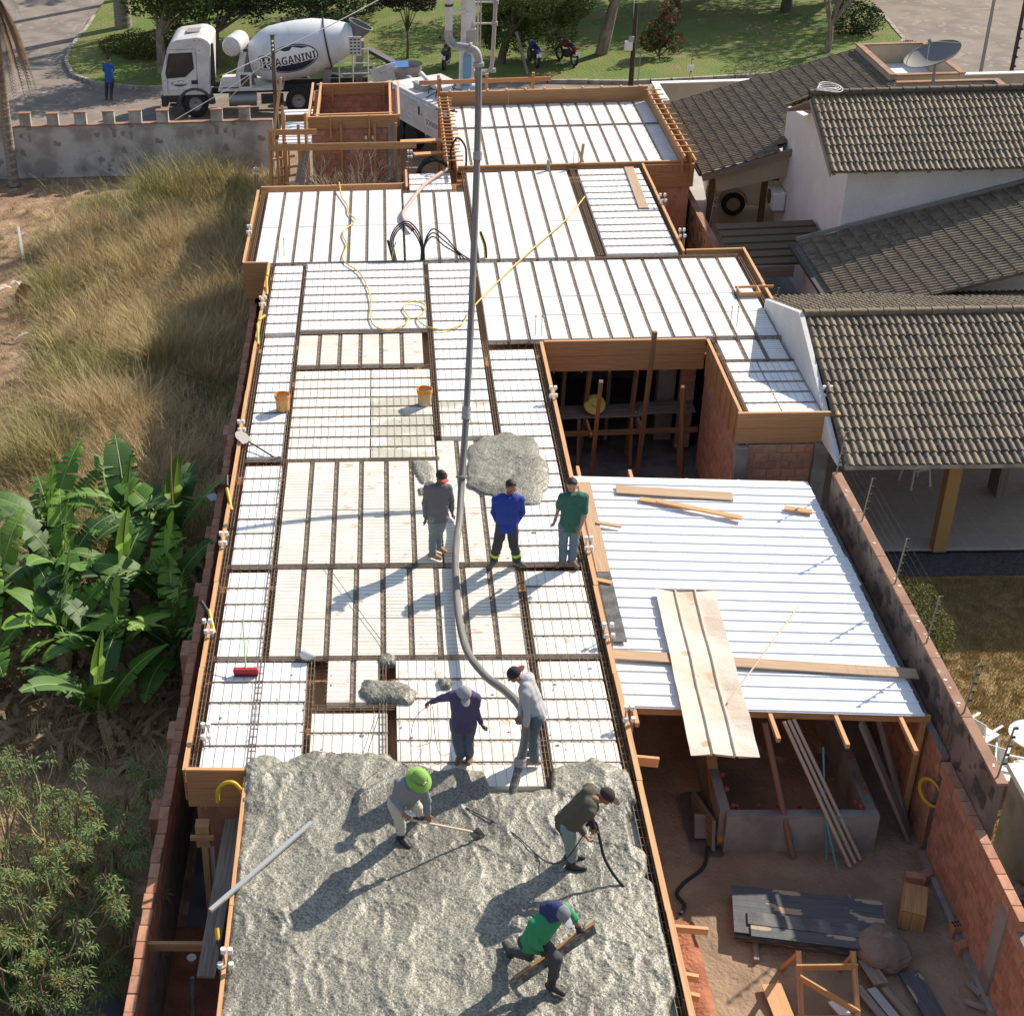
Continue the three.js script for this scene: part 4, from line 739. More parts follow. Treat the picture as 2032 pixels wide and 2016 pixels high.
{
  const t = thing('satellite_dish', 'large grey mesh satellite dish on a pole beside the parapet box', 'satellite dish');
  const pr = []; for (let i = 0; i <= 12; i++) { const r = 0.8 * i / 12; pr.push(new THREE.Vector2(r, 0.36 * r * r)); } for (let i = 12; i >= 0; i--) { const r = 0.8 * i / 12; pr.push(new THREE.Vector2(r, 0.36 * r * r - 0.012)); }
  const ax = new THREE.Vector3(-0.36, 0.9, 0.05).normalize(), q = new THREE.Quaternion().setFromUnitVectors(UP, ax), c = V(16.1, 5.32, 45.6);
  part('reflector', new THREE.LatheGeometry(pr, 40).applyQuaternion(q).translate(...c.toArray()), plain(0.2, 0.19, 0.18, 0.6, 0.3), t);
  part('rim', new THREE.TorusGeometry(0.8, 0.015, 6, 48).rotateX(Math.PI / 2).translate(0, 0.23, 0).applyQuaternion(q).translate(...c.toArray()), M.kerb, t);
  const f = new THREE.Vector3(0, 0.62, 0).applyQuaternion(q).add(c);
  part('feed_horn', new THREE.CylinderGeometry(0.05, 0.05, 0.14, 10).applyQuaternion(q).translate(...f.toArray()), M.greySteel, t);
  for (let k = 0; k < 3; k++) part('feed_strut', rod(new THREE.Vector3(0.8 * Math.cos(k * 2.1), 0.22, 0.8 * Math.sin(k * 2.1)).applyQuaternion(q).add(c), f, 0.009), M.greySteel, t);
  part('mast', rod(V(16.22, 3.75, 45.55), V(16.14, 5.3, 45.6), 0.045), M.greySteel, t);
}
// veranda chairs and table, garden chairs, shrub
function plasticChair(x, d, ry, y0, label, group) {
  const t = thing('plastic_chair', label, 'chair', group), P = (n, g) => part(n, place(g, x, y0, d, ry), M.white, t);
  P('seat', rbox(0.42, 0.035, 0.42, 0.015, 1).translate(0, 0.43, 0)); const b = rbox(0.42, 0.42, 0.03, 0.014, 1).rotateX(-0.2).translate(0, 0.66, -0.24); P('backrest', b);
  for (const [a, c] of [[-1, -1], [1, -1], [-1, 1], [1, 1]]) P('leg', rod(new THREE.Vector3(a * 0.24, 0, c * 0.24), new THREE.Vector3(a * 0.19, 0.43, c * 0.18), 0.028, 0.022));
  for (const a of [-1, 1]) P('armrest', rbox(0.05, 0.03, 0.42, 0.012, 1).translate(a * 0.22, 0.64, 0));
}
plasticChair(11.7, 29.9, 0.3, 0.11, 'white plastic chair in shade under the veranda');
plasticChair(10.05, 20.75, 2.2, 0.0, 'white ornate garden chair behind garden wall, farther from outbuilding', 'garden chairs'); plasticChair(10.15, 19.7, 1.2, 0.0, 'white garden chair half hidden behind grey outbuilding', 'garden chairs');
plasticChair(10.02, 20.15, 2.6, 0.0, 'white garden chair close behind garden wall, middle of the chairs', 'garden chairs');
{
  const t = thing('garden_table', 'round white garden table on dry lawn beside white chairs', 'table');
  part('top', new THREE.CylinderGeometry(0.42, 0.4, 0.04, 28).translate(10.75, 0.7, -20.35), M.white, t); part('stem', rod(V(10.75, 0, 20.35), V(10.75, 0.7, 20.35), 0.06), M.white, t); part('foot', new THREE.CylinderGeometry(0.08, 0.25, 0.06, 16).translate(10.75, 0.03, -20.35), M.white, t);
}
{
  const t = thing('wooden_bar', 'dark wooden counter with stool at right end of the veranda', 'counter');
  part('counter', bx(13.2, 14.6, 0.95, 1.02, 29.2, 29.8), M.oldWood, t); part('leg', bx(13.25, 13.45, 0.1, 0.95, 29.25, 29.75), M.oldWood, t); part('leg', bx(14.3, 14.5, 0.1, 0.95, 29.25, 29.75), M.oldWood, t);
}
{
  const t = thing('air_conditioner', 'white air conditioner unit on the side wall of white house', 'air conditioner');
  part('case', rbox(0.35, 0.55, 0.85, 0.03).translate(11.6, 1.85, -44.0), M.white, t); part('bracket', bx(11.45, 11.8, 1.5, 1.56, 43.65, 44.35), M.greySteel, t); part('fan_grille', new THREE.CylinderGeometry(0.22, 0.22, 0.02, 20).rotateZ(Math.PI / 2).translate(11.42, 1.86, -44.1), M.darkSteel, t);
}
{ // car under the carport
  const t = thing('parked_car', 'cream pickup parked in the shade under the front carport', 'car');
  const s = new THREE.Shape(); s.moveTo(-2.3, 0.35); s.lineTo(2.2, 0.35); s.quadraticCurveTo(2.35, 0.8, 2.2, 0.98); s.lineTo(1.05, 1.1); s.lineTo(0.45, 1.65); s.lineTo(-0.9, 1.68); s.lineTo(-1.15, 1.1); s.lineTo(-2.3, 1.05); s.closePath();
  const place2 = (g) => place(g, 12.75, 0.05, 48.3, Math.PI - 0.12);
  part('body', place2(new THREE.ExtrudeGeometry(s, { depth: 1.62, bevelEnabled: true, bevelSize: 0.06, bevelThickness: 0.06, bevelSegments: 2 }).translate(0, 0, -0.81)), plain(0.7, 0.66, 0.58, 0.3), t);
  for (const [x, z] of [[-1.5, -0.86], [1.45, -0.86], [-1.5, 0.86], [1.45, 0.86]]) { const w = part('wheel', place2(new THREE.CylinderGeometry(0.37, 0.37, 0.24, 28).rotateX(Math.PI / 2).translate(x, 0.37, z)), M.rubber, t); part('rim', place2(new THREE.CylinderGeometry(0.22, 0.22, 0.26, 10).rotateX(Math.PI / 2).translate(x, 0.37, z)), plain(0.45, 0.36, 0.25, 0.35, 0.6), w); part('fender', place2(new THREE.TorusGeometry(0.44, 0.05, 6, 20, Math.PI).translate(x, 0.4, z)), plain(0.5, 0.45, 0.38, 0.35), t); }
  for (const z of [-0.88, 0.88]) part('window', place2(boxG(1.2, 0.42, 0.02).translate(-0.2, 1.36, z)), M.glassDark, t);
}
{ // slatted pergola strip
  const t = thing('passage_awning', 'brown corrugated awning strip over passage beside white house', 'awning');
  for (let i = 0; i < 6; i++) part('slat', bar(V(9.1, 2.36 - i * 0.03, 40.2 - i * 0.45), V(11.72, 2.42 - i * 0.03, 40.2 - i * 0.45), 0.4, 0.07), plain(0.1, 0.075, 0.04, 0.8), t);
  part('beam', bar(V(9.05, 2.1, 37.6), V(10.6, 2.1, 37.6), 0.08, 0.3), M.oldWood, t);
}
// lot-line wall behind, along the passage
{
  const t = thing('passage_wall', 'dark brick lot wall along the passage beside carport', 'wall');
  part('wall', bx(9.02, 9.16, 0, 1.9, 36.6, 50.5), M.wallFace, t); part('coping', bx(9.0, 9.18, 1.9, 1.94, 36.6, 50.5), M.coping, t);
}
{
  const t = thing('front_wall', 'beige front wall with white coping behind the tiled carport', 'wall');
  part('wall', bx(9.9, 24, 0, 1.96, 56.3, 56.5), M.beigeWall, t); part('coping', bx(9.85, 24, 1.96, 2.0, 56.26, 56.54), M.whiteWall, t); part('return_wall', bx(9.9, 10.05, 0, 1.96, 54.0, 56.29), M.beigeWall, t); part('coping', bx(9.85, 10.1, 1.96, 2.001, 54.0, 56.25), M.whiteWall, t);
}
// electric fence posts and wires
const postMat = plain(0.22, 0.21, 0.17, 0.6, 0.2);
function fencePost(x, y, d, h, lean, label, group, n = 5) {
  const t = thing('fence_post', label, 'fence post', group); const a = V(x, y, d), b = V(x + lean, y + h, d);
  part('post', rod(a, b, 0.014), postMat, t);
  for (let i = 0; i < n; i++) part('insulator', new THREE.CylinderGeometry(0.022, 0.022, 0.05, 8).rotateZ(Math.PI / 2).translate(...a.clone().lerp(b, 0.28 + 0.7 * i / (n - 1)).add(new THREE.Vector3(0.03, 0, 0)).toArray()), M.black, t);
  return [a, b];
}
{
  const ords = ['fifth', 'fourth', 'third', 'second', 'first'];
  const rows = [25.75, 23.97, 21.92, 20.2, 18.4, 16.95].map((d, i) => fencePost(8.58, 2.73, d, 0.9, 0.06, 'electric fence post on terracotta coping, ' + ['at veranda corner', 'by the patio column', 'by the gravel strip', 'in front of round shrub', 'beside dry lawn', 'beside white garden chairs'][i], 'fence posts on garden wall'));
  const t = thing('fence_wires', 'thin electric fence wires strung along the garden wall posts', 'wire');
  for (let i = 0; i + 1 < rows.length; i++) for (let k = 0; k < 5; k++) { const f = 0.28 + 0.7 * k / 4, p = rows[i][0].clone().lerp(rows[i][1], f), q = rows[i + 1][0].clone().lerp(rows[i + 1][1], f); part('wire', rod(p, q, 0.002, 0.002, 4), M.darkSteel, t); }
  [[9.1, 2.3, 33.6, 'at white gable foot of veranda'], [9.0, 2.6, 31.5, 'on white gable edge of veranda'], [9.1, 1.95, 41.2, 'on the passage wall beside carport, nearer'], [9.1, 1.95, 44.5, 'on the passage wall beside parked pickup'], [9.1, 1.95, 36.9, 'on the passage wall beside brown awning']].forEach(([x, y, d, l]) => fencePost(x, y, d, 1.0, 0.08, 'electric fence post ' + l, 'fence posts along the lot line'));
  [[11.2, 'above beige front wall with a small sign box'], [13.4, 'above beige front wall, middle of three'], [15.3, 'above beige front wall, rightmost beside bare tree']].forEach(([x, l], i) => { fencePost(x, 2.0, 56.4, 1.25, 0.05, 'thin fence post ' + l, 'fence posts on front wall', 3); });
  solo('sign_box', rbox(0.24, 0.2, 0.05, 0.01, 1).translate(11.2, 2.5, -56.34), M.white, 'small white sign box on fence post above beige wall', 'sign');
}
{
  const t = thing('wire_coil', 'loose coil of pale cable lying on the white house ridge', 'cable');
  for (let i = 0; i < 5; i++) part('loop', new THREE.TorusGeometry(0.17 + 0.035 * i, 0.009, 6, 28).scale(1.3, 1, 1).rotateX(1.2 + 0.14 * i).rotateY(0.3 * i).translate(11.5 + 0.04 * i, 6.1 + 0.01 * i, -40.2), M.pvc, t);
}
// ---------------------------------------------------------------- mixer truck
const canvasTex = (w, h, draw) => { const c = document.createElement('canvas'); c.width = w; c.height = h; draw(c.getContext('2d'), w, h); const t = new THREE.CanvasTexture(c); t.colorSpace = THREE.SRGBColorSpace; return t; };
function ovalLogo(g, cx, cy, rx, ry, text, rot = 0) {
  g.save(); g.translate(cx, cy); g.rotate(rot); g.fillStyle = '#f0f0ee'; g.strokeStyle = '#1c2c42'; g.lineWidth = ry * 0.09;
  g.beginPath(); g.ellipse(0, 0, rx, ry, 0, 0, 7); g.fill(); g.stroke();
  g.save(); g.beginPath(); g.ellipse(0, 0, rx * 0.95, ry * 0.93, 0, 0, 7); g.clip(); g.fillStyle = '#1c2c42'; g.fillRect(-rx, ry * 0.25, rx * 2, ry); g.fillRect(-rx, -ry, rx * 2, ry * 0.36);
  g.fillStyle = '#f0f0ee'; g.beginPath(); g.moveTo(-rx * 0.9, -ry * 0.45); g.lineTo(-rx * 0.4, -ry * 0.8); g.lineTo(-rx * 0.1, -ry * 0.55); g.lineTo(rx * 0.1, -ry * 0.85); g.lineTo(rx * 0.5, -ry * 0.6); g.lineTo(rx * 0.9, -ry * 0.5); g.lineTo(rx, 0); g.lineTo(-rx, 0); g.fill(); g.restore();
  g.font = 'bold ' + Math.round(ry * 0.78) + 'px sans-serif'; g.textAlign = 'center'; g.textBaseline = 'middle'; g.lineJoin = 'round'; g.lineWidth = ry * 0.12; g.strokeStyle = '#f0f0ee';
  const tw = g.measureText(text).width; g.translate(rx * 0.13, 0); g.scale(Math.min(1.3, rx * 1.62 / tw), 1); g.strokeText(text, 0, ry * 0.02); g.fillStyle = '#1c2c42'; g.fillText(text, 0, ry * 0.02); g.restore();
  g.save(); g.translate(cx, cy); g.rotate(rot); g.font = 'bold ' + Math.round(ry * 1.3) + 'px serif'; g.textAlign = 'center'; g.textBaseline = 'middle'; g.lineJoin = 'round'; g.lineWidth = ry * 0.34; g.strokeStyle = '#1c2c42'; g.strokeText('P', -rx * 1.02, -ry * 0.05); g.lineWidth = ry * 0.2; g.strokeStyle = '#f0f0ee'; g.strokeText('P', -rx * 1.02, -ry * 0.05); g.fillStyle = '#1c2c42'; g.fillText('P', -rx * 1.02, -ry * 0.05); g.restore();
}
function wheel(parent, x, y, d, r, w, rimMat = M.greySteel) {
  const pr = [[r * 0.58, -w / 2], [r * 0.9, -w / 2], [r, -w * 0.36], [r, w * 0.36], [r * 0.9, w / 2], [r * 0.58, w / 2]].map(([a, b]) => new THREE.Vector2(a, b));
  const wg = part('wheel', new THREE.LatheGeometry(pr, 30).rotateX(Math.PI / 2).translate(x, y, -d), M.rubber, parent);
  part('rim', new THREE.LatheGeometry([[0, w * 0.1], [r * 0.2, w * 0.14], [r * 0.24, w * 0.3], [r * 0.45, w * 0.12], [r * 0.58, w * 0.42], [r * 0.58, -w * 0.45], [0, -w * 0.4]].map(([a, b]) => new THREE.Vector2(a, b)), 24).rotateX(Math.PI / 2).translate(x, y, -d), rimMat, wg);
}
{
  seed(51);
  const t = thing('mixer_truck', 'white concrete mixer truck with oval lettered logo on its drum, parked on street', 'truck');
  const dn = 60.45, df = 62.85, dm = 61.65;   // near side, far side, middle
  // cab
  const cab = new THREE.Shape(); cab.moveTo(-8.78, 0.95); cab.lineTo(-6.98, 0.95); cab.lineTo(-6.85, 2.85); cab.quadraticCurveTo(-6.95, 3.08, -7.3, 3.1); cab.lineTo(-8.1, 3.02); cab.quadraticCurveTo(-8.42, 2.95, -8.5, 2.6); cab.lineTo(-8.78, 1.75); cab.closePath();
  part('cab', new THREE.ExtrudeGeometry(cab, { depth: df - dn - 0.12, bevelEnabled: true, bevelSize: 0.06, bevelThickness: 0.06, bevelSegments: 3 }).translate(0, 0, -(df - 0.06)), M.truckWhite, t);
  const win = new THREE.Shape([[-8.42, 2.5], [-7.62, 2.52], [-7.58, 2.0], [-7.9, 1.72], [-8.55, 1.68], [-8.58, 1.82]].map(([a, b]) => new THREE.Vector2(a, b)));
  part('side_window', new THREE.ExtrudeGeometry(win, { depth: 0.02, bevelEnabled: false }).translate(0, 0, -(dn + 0.002)), M.glassDark, t);
  const wf = new THREE.Shape([[-8.47, 2.57], [-7.54, 2.59], [-7.5, 1.96], [-7.87, 1.64], [-8.62, 1.6], [-8.66, 1.82]].map(([a, b]) => new THREE.Vector2(a, b))); wf.holes.push(new THREE.Path([[-8.42, 2.5], [-7.62, 2.52], [-7.58, 2.0], [-7.9, 1.72], [-8.55, 1.68], [-8.58, 1.82]].map(([a, b]) => new THREE.Vector2(a, b))));
  part('window_frame', new THREE.ExtrudeGeometry(wf, { depth: 0.03, bevelEnabled: false }).translate(0, 0, -(dn + 0.004)), M.black, t);
  part('windshield', bar(V(-8.84, 1.8, dm), V(-8.53, 2.72, dm), 2.1, 0.03, new THREE.Vector3(1, 0, 0)), M.glassDark, t);
  part('roof_hatch', rbox(0.55, 0.05, 0.7, 0.02).translate(-7.55, 3.17, -dm), plain(0.3, 0.28, 0.27, 0.5), t);
  const door = (a, b) => part('door_seam', bar(a, b, 0.012, 0.012), M.darkSteel, t); door(V(-7.42, 1.0, dn - 0.004), V(-7.38, 2.7, dn - 0.004)); door(V(-8.62, 1.05, dn - 0.004), V(-8.55, 2.66, dn - 0.004)); door(V(-8.5, 2.72, dn - 0.004), V(-7.4, 2.72, dn - 0.004));
  part('door_handle', rbox(0.26, 0.16, 0.02, 0.02).translate(-7.52, 1.42, -(dn - 0.01)), M.black, t);
  const logoM = new THREE.MeshStandardMaterial({ roughness: 0.4, map: canvasTex(512, 256, (g, w, h) => { g.fillStyle = '#dcdcda'; g.fillRect(0, 0, w, h); ovalLogo(g, 265, 115, 190, 72, 'AGANINI'); g.font = '30px sans-serif'; g.fillStyle = '#6a7480'; g.textAlign = 'center'; g.fillText('CONCRETO', 260, 230); }) });
  part('door_logo', new THREE.PlaneGeometry(0.82, 0.4).translate(-8.12, 1.36, -(dn - 0.007)), logoM, t);
  part('bumper', rbox(0.25, 0.45, 2.4, 0.05).translate(-8.8, 0.68, -dm), M.darkSteel, t);
  part('headlight', rbox(0.12, 0.2, 0.3, 0.03).translate(-8.9, 0.95, -(dn + 0.3)), M.chrome, t); part('headlight', rbox(0.12, 0.2, 0.3, 0.03).translate(-8.9, 0.95, -(df - 0.3)), M.chrome, t);
  part('step', rbox(0.5, 0.05, 0.3, 0.01).translate(-8.35, 0.5, -(dn + 0.15)), M.darkSteel, t); part('step', rbox(0.5, 0.3, 0.2, 0.02).translate(-8.35, 0.75, -(dn + 0.2)), M.darkSteel, t);
  const arch = new THREE.TorusGeometry(0.66, 0.14, 8, 24, Math.PI); part('wheel_arch', arch.scale(1, 0.95, 1.9).translate(-7.55, 0.52, -(dn + 0.22)), plain(0.06, 0.07, 0.08, 0.6), t);
  part('air_intake', rod(V(-6.82, 1.2, dn + 0.25), V(-6.82, 2.85, dn + 0.25), 0.13), M.darkSteel, t);
  for (const x of [-7.55, -3.4, -2.05]) { wheel(t, x, 0.52, dn + 0.16, 0.52, 0.3); wheel(t, x, 0.52, df - 0.16, 0.52, 0.3); }
  for (const d of [dn + 0.75, df - 0.75]) part('chassis_rail', bx(-7.2, -0.6, 0.75, 1.0, d - 0.06, d + 0.06), M.darkSteel, t);
  part('fuel_tank', rod(V(-6.2, 0.62, dn + 0.3), V(-5.1, 0.62, dn + 0.3), 0.28, 0.28, 18), M.greySteel, t);
  part('side_guard', bx(-4.9, -4.0, 0.45, 0.85, dn + 0.1, dn + 0.16), M.darkSteel, t);
  part('deck_box', rbox(0.75, 0.28, 0.6, 0.03).translate(-6.1, 1.28, -(dn + 0.4)), M.truckWhite, t); part('deck_plate', bx(-6.6, -4.0, 1.0, 1.1, dn + 0.05, df - 0.1), M.truckWhite, t);
  for (const g of [bx(-5.75, -5.68, 1.1, 1.72, dn + 0.02, dn + 0.1), bx(-5.32, -5.25, 1.1, 1.72, dn + 0.02, dn + 0.1), bx(-5.68, -5.32, 1.65, 1.72, dn + 0.02, dn + 0.1), bx(-5.68, -5.32, 1.1, 1.17, dn + 0.02, dn + 0.1)]) part('gauge_frame', g, M.white, t);
  part('gauge_panel', bx(-5.68, -5.32, 1.17, 1.65, dn + 0.06, dn + 0.1), plain(0.1, 0.06, 0.045, 0.7), t);
  part('water_tank', new THREE.LatheGeometry([[0, -0.62], [0.3, -0.6], [0.4, -0.5], [0.4, 0.5], [0.3, 0.6], [0, 0.62]].map(([a, b]) => new THREE.Vector2(a, b)), 28).rotateX(Math.PI / 2).rotateY(-0.25).translate(-5.85, 2.72, -(dm - 0.45)), M.truckWhite, t);
  for (const d of [dm - 0.6, dm + 0.4]) { part('pedestal', bar(V(-5.9, 1.05, d), V(-5.55, 2.4, d), 0.12, 0.25), M.truckWhite, t); part('pedestal', bar(V(-5.2, 1.05, d), V(-5.55, 2.3, d), 0.1, 0.15), M.oldWood, t); }
  part('gearbox', rod(V(-5.55, 1.95, dm), V(-5.2, 2.02, dm), 0.4, 0.4, 18), M.cement, t);
  // drum
  const A = V(-5.35, 1.98, dm), B = V(-1.15, 2.72, dm), ax = B.clone().sub(A), L = ax.length(); ax.normalize();
  const prof = [[0.001, 0], [0.45, 0.0], [0.66, 0.08], [0.98, 0.62], [1.1, 1.0], [1.13, 1.5], [1.12, 2.1], [1.03, 2.75], [0.86, 3.4], [0.62, 4.0], [0.52, 4.26], [0.46, 4.26], [0.55, 4.0], [0.3, 3.2]].map(([r, y]) => new THREE.Vector2(r, y));
  const drumTex = canvasTex(2048, 1024, (g, w, h) => {
    g.fillStyle = '#d9dcde'; g.fillRect(0, 0, w, h);
    seed(52); for (let i = 0; i < 900; i++) { const x = rnd() * w, y = rnd() * h, r = rr(4, 60); g.fillStyle = 'rgba(' + (rnd() < 0.5 ? '150,140,125' : '225,228,230') + ',' + rr(0.02, 0.08) + ')'; g.beginPath(); g.ellipse(x, y, r * 1.6, r * 0.6, 0, 0, 7); g.fill(); }
    for (let i = 0; i < 70; i++) { g.fillStyle = 'rgba(120,85,60,' + rr(0.05, 0.22) + ')'; g.fillRect(rnd() * w, rnd() * h, rr(3, 26), rr(1, 5)); }
    // u runs round the drum, v along it: text drawn turned so that it reads along the drum
    const mark = (u, v) => { g.save(); g.translate(u * w, v * h); g.scale(1, -1); g.scale(2048 / (2 * Math.PI * 1.1), 1024 / 4.7); g.rotate(-Math.PI / 2); g.scale(1 / 200, 1 / 200); ovalLogo(g, 0, 0, 205, 108, 'AGANINI', 0); g.restore(); };
    mark(0.265, 0.375); mark(0.62, 0.375); mark(0.93, 0.375);
  });
  drumTex.flipY = false;
  const drumG = new THREE.LatheGeometry(prof, 72); {
    const uv = drumG.attributes.uv, p = drumG.attributes.position; for (let i = 0; i < uv.count; i++) uv.setY(i, Math.min(1, p.getY(i) / 4.7)); }
  const X = new THREE.Vector3(0, 0, 1), Z = new THREE.Vector3().crossVectors(X, ax);
  const drumM = new THREE.Matrix4().makeBasis(X, ax, Z.clone().negate().multiplyScalar(-1)).setPosition(A);
  part('drum', drumG.applyMatrix4(drumM), new THREE.MeshStandardMaterial({ map: drumTex, roughness: 0.42 }), t);
  part('drum_ring', new THREE.TorusGeometry(0.93, 0.035, 8, 60).rotateX(Math.PI / 2).applyMatrix4(new THREE.Matrix4().makeBasis(X, ax, Z)).translate(...A.clone().addScaledVector(ax, 3.2).toArray()), M.darkSteel, t);
  for (const d of [dm - 0.5, dm + 0.5]) part('roller_stand', bar(V(-2.3, 1.0, d), V(-2.2, 1.6, d), 0.2, 0.3), M.cement, t);
  // hopper, ladder, panel, chute
  part('hopper', new THREE.CylinderGeometry(0.5, 0.26, 0.5, 28, 1, true).rotateZ(-0.45).translate(-0.98, 2.98, -dm), plain(0.14, 0.14, 0.145, 0.6), t);
  part('hopper_rim', new THREE.TorusGeometry(0.5, 0.025, 6, 36).rotateX(Math.PI / 2).rotateZ(-0.45).translate(-0.872, 3.205, -dm), M.cement, t);
  part('rear_panel', bx(-1.35, -0.85, 2.2, 2.95, dn + 0.25, dn + 0.29), M.truckWhite, t);
  const slot = boxG(0.09, 0.05, 0.012); for (let a = 0; a < 3; a++) for (let b = 0; b < 5; b++) part('slot', slot, M.black, t).position.set(-1.25 + a * 0.15, 2.32 + b * 0.13, -(dn + 0.244));
  for (const x of [-1.75, -1.2, -0.6]) part('ladder_post', rod(V(x, 0.9, dn + 0.3), V(x, 2.5, dn + 0.3), 0.03), M.truckWhite, t); for (const y of [1.1, 1.5, 1.9, 2.45]) part('ladder_rung', rod(V(-1.75, y, dn + 0.3), V(-0.6, y, dn + 0.3), 0.025), M.truckWhite, t);
  part('rear_platform', bx(-1.8, -0.55, 1.45, 1.5, dn + 0.3, dn + 0.9), M.cement, t); part('rear_leg', bar(V(-1.0, 0.9, dm), V(-0.9, 2.6, dm), 0.5, 0.3), M.cement, t);
  part('chute', bar(V(-0.55, 2.2, dm), V(0.55, 1.62, dm - 0.2), 0.5, 0.12), M.black, t);
}
// ---------------------------------------------------------------- concrete pump with its boom
{
  seed(53);
  const t = thing('concrete_pump', 'white boom concrete pump truck behind the house, its pipe arm reaching over the deck', 'pump truck');
  const dirB = V(1.28, 0, -2.7).normalize(), o = V(0.45, 0, 56.5), ry = Math.atan2(-dirB.z, dirB.x);   // near side line of the body, local x along it
  const F = (g) => place(g, o.x, 0, 56.5, ry);   // local: x forward, z to the near side is -? body lies on local -z... built symmetric below
  part('body_panel', F(rbox(5.2, 1.05, 0.12, 0.03).translate(1.9, 1.5, 0)), M.truckWhite, t);
  part('body_top', F(rbox(5.2, 0.12, 2.2, 0.03).translate(1.9, 2.05, -1.15)), M.truckWhite, t);
  part('body_panel', F(rbox(5.2, 1.05, 0.12, 0.03).translate(1.9, 1.5, -2.3)), M.truckWhite, t);
  const txt = new THREE.MeshStandardMaterial({ roughness: 0.45, map: canvasTex(512, 128, (g, w, h) => { g.fillStyle = '#dadad8'; g.fillRect(0, 0, w, h); g.fillStyle = '#2b2826'; g.font = 'bold 96px sans-serif'; g.textAlign = 'center'; g.textBaseline = 'middle'; g.fillText('SCHWING', w / 2, h / 2); }) });
  const num = new THREE.MeshStandardMaterial({ roughness: 0.45, map: canvasTex(256, 128, (g, w, h) => { g.fillStyle = '#dadad8'; g.fillRect(0, 0, w, h); g.fillStyle = '#6b6b6b'; g.font = '84px sans-serif'; g.textAlign = 'center'; g.textBaseline = 'middle'; g.fillText('9016', w / 2, h / 2); }) });
  part('lettering', F(new THREE.PlaneGeometry(1.25, 0.34).translate(3.15, 1.45, 0.066)), txt, t); part('lettering', F(new THREE.PlaneGeometry(0.5, 0.22).translate(1.3, 1.4, 0.066)), num, t);
  part('latch', F(rbox(0.1, 0.3, 0.03, 0.01).translate(2.05, 1.7, 0.07)), M.darkSteel, t);
  for (const x of [0.4, 1.5]) { const w = F(new THREE.CylinderGeometry(0.5, 0.5, 0.35, 26).rotateX(Math.PI / 2).translate(x - 0.4, 0.5, -0.25)); part('wheel', w, M.rubber, t); part('wheel', F(new THREE.CylinderGeometry(0.5, 0.5, 0.35, 26).rotateX(Math.PI / 2).translate(x - 0.4, 0.5, -2.0)), M.rubber, t); }
  part('wheel', F(new THREE.CylinderGeometry(0.5, 0.5, 0.35, 26).rotateX(Math.PI / 2).translate(4.0, 0.5, -0.25)), M.rubber, t); part('wheel', F(new THREE.CylinderGeometry(0.5, 0.5, 0.35, 26).rotateX(Math.PI / 2).translate(4.0, 0.5, -2.0)), M.rubber, t);
  for (let i = 0; i < 9; i++) { const x = rr(1.4, 3.4), z = rr(-0.5, -1.7); part('hydraulic_hose', F(tube([new THREE.Vector3(x, 2.12, z), new THREE.Vector3(x + rr(-0.3, 0.3), 2.3 + rnd() * 0.1, z + rr(-0.2, 0.2)), new THREE.Vector3(x + rr(0.1, 0.5), 2.25, z + rr(-0.3, 0.3)), new THREE.Vector3(x + rr(0.2, 0.6), 2.12, z + rr(-0.4, 0.4))], 0.02, 18, 6)), M.black, t); }
  part('valve_block', F(rbox(0.7, 0.25, 0.5, 0.03).translate(0.9, 2.2, -0.7)), M.pipeGrey, t); part('deck_pipe', F(rod(new THREE.Vector3(-0.3, 2.35, -1.2), new THREE.Vector3(2.6, 2.25, -0.6), 0.08)), M.truckWhite, t);
  // receiving hopper beside the mixer
  part('hopper', new THREE.CylinderGeometry(0.62, 0.42, 0.75, 24, 1, true).translate(0.95, 1.45, -60.7), M.pipeGrey, t); part('hopper_grate', bx(0.3, 1.0, 1.78, 1.82, 60.3, 61.3), plain(0.05, 0.14, 0.36, 0.6), t);
  part('hopper_frame', bar(V(-0.45, 1.5, 60.1), V(0.4, 1.75, 60.1), 0.06, 0.6), M.truckWhite, t); for (const x of [-0.4, 0.0, 0.38]) part('hopper_post', bar(V(x, 1.2, 60.08), V(x + 0.04, 2.05, 60.08), 0.06, 0.08), M.truckWhite, t); part('hopper_rail', bar(V(-0.1, 1.75, 60.06), V(0.55, 1.88, 60.06), 0.06, 0.07), M.truckWhite, t);
  part('outlet_elbow', tube([V(0.9, 1.4, 60.2), V(1.0, 1.55, 59.6), V(1.1, 1.6, 59.0), V(1.3, 1.9, 58.2)], 0.12, 24, 10), M.pipeGrey, t);
  // turret and rising arm
  const T = V(3.15, 0, 56.4);
  part('turret', rbox(0.85, 1.5, 0.85, 0.08).translate(T.x, 1.35, T.z), M.truckWhite, t); part('turret_base', new THREE.CylinderGeometry(0.7, 0.8, 0.7, 24).translate(T.x, 0.35, T.z), M.darkSteel, t);
  part('turret_cylinder', rod(V(2.9, 2.02, 55.95), V(3.4, 2.02, 55.95), 0.2, 0.2, 18), plain(0.4, 0.47, 0.55, 0.35, 0.4), t);
  part('boom_arm', bar(V(3.05, 2.0, 56.4), V(3.05, 17.5, 56.6), 0.34, 0.42, X1), M.truckWhite, t);
  part('boom_root', rbox(0.55, 1.5, 0.4, 0.1).translate(3.05, 3.0, -56.2), M.truckWhite, t);
  part('boom_cylinder', rod(V(3.05, 1.9, 55.95), V(3.05, 3.4, 56.0), 0.1), M.blueCyl, t); part('cylinder_eye', rbox(0.3, 0.8, 0.12, 0.1).translate(3.05, 2.9, -55.95), M.blueCyl, t);
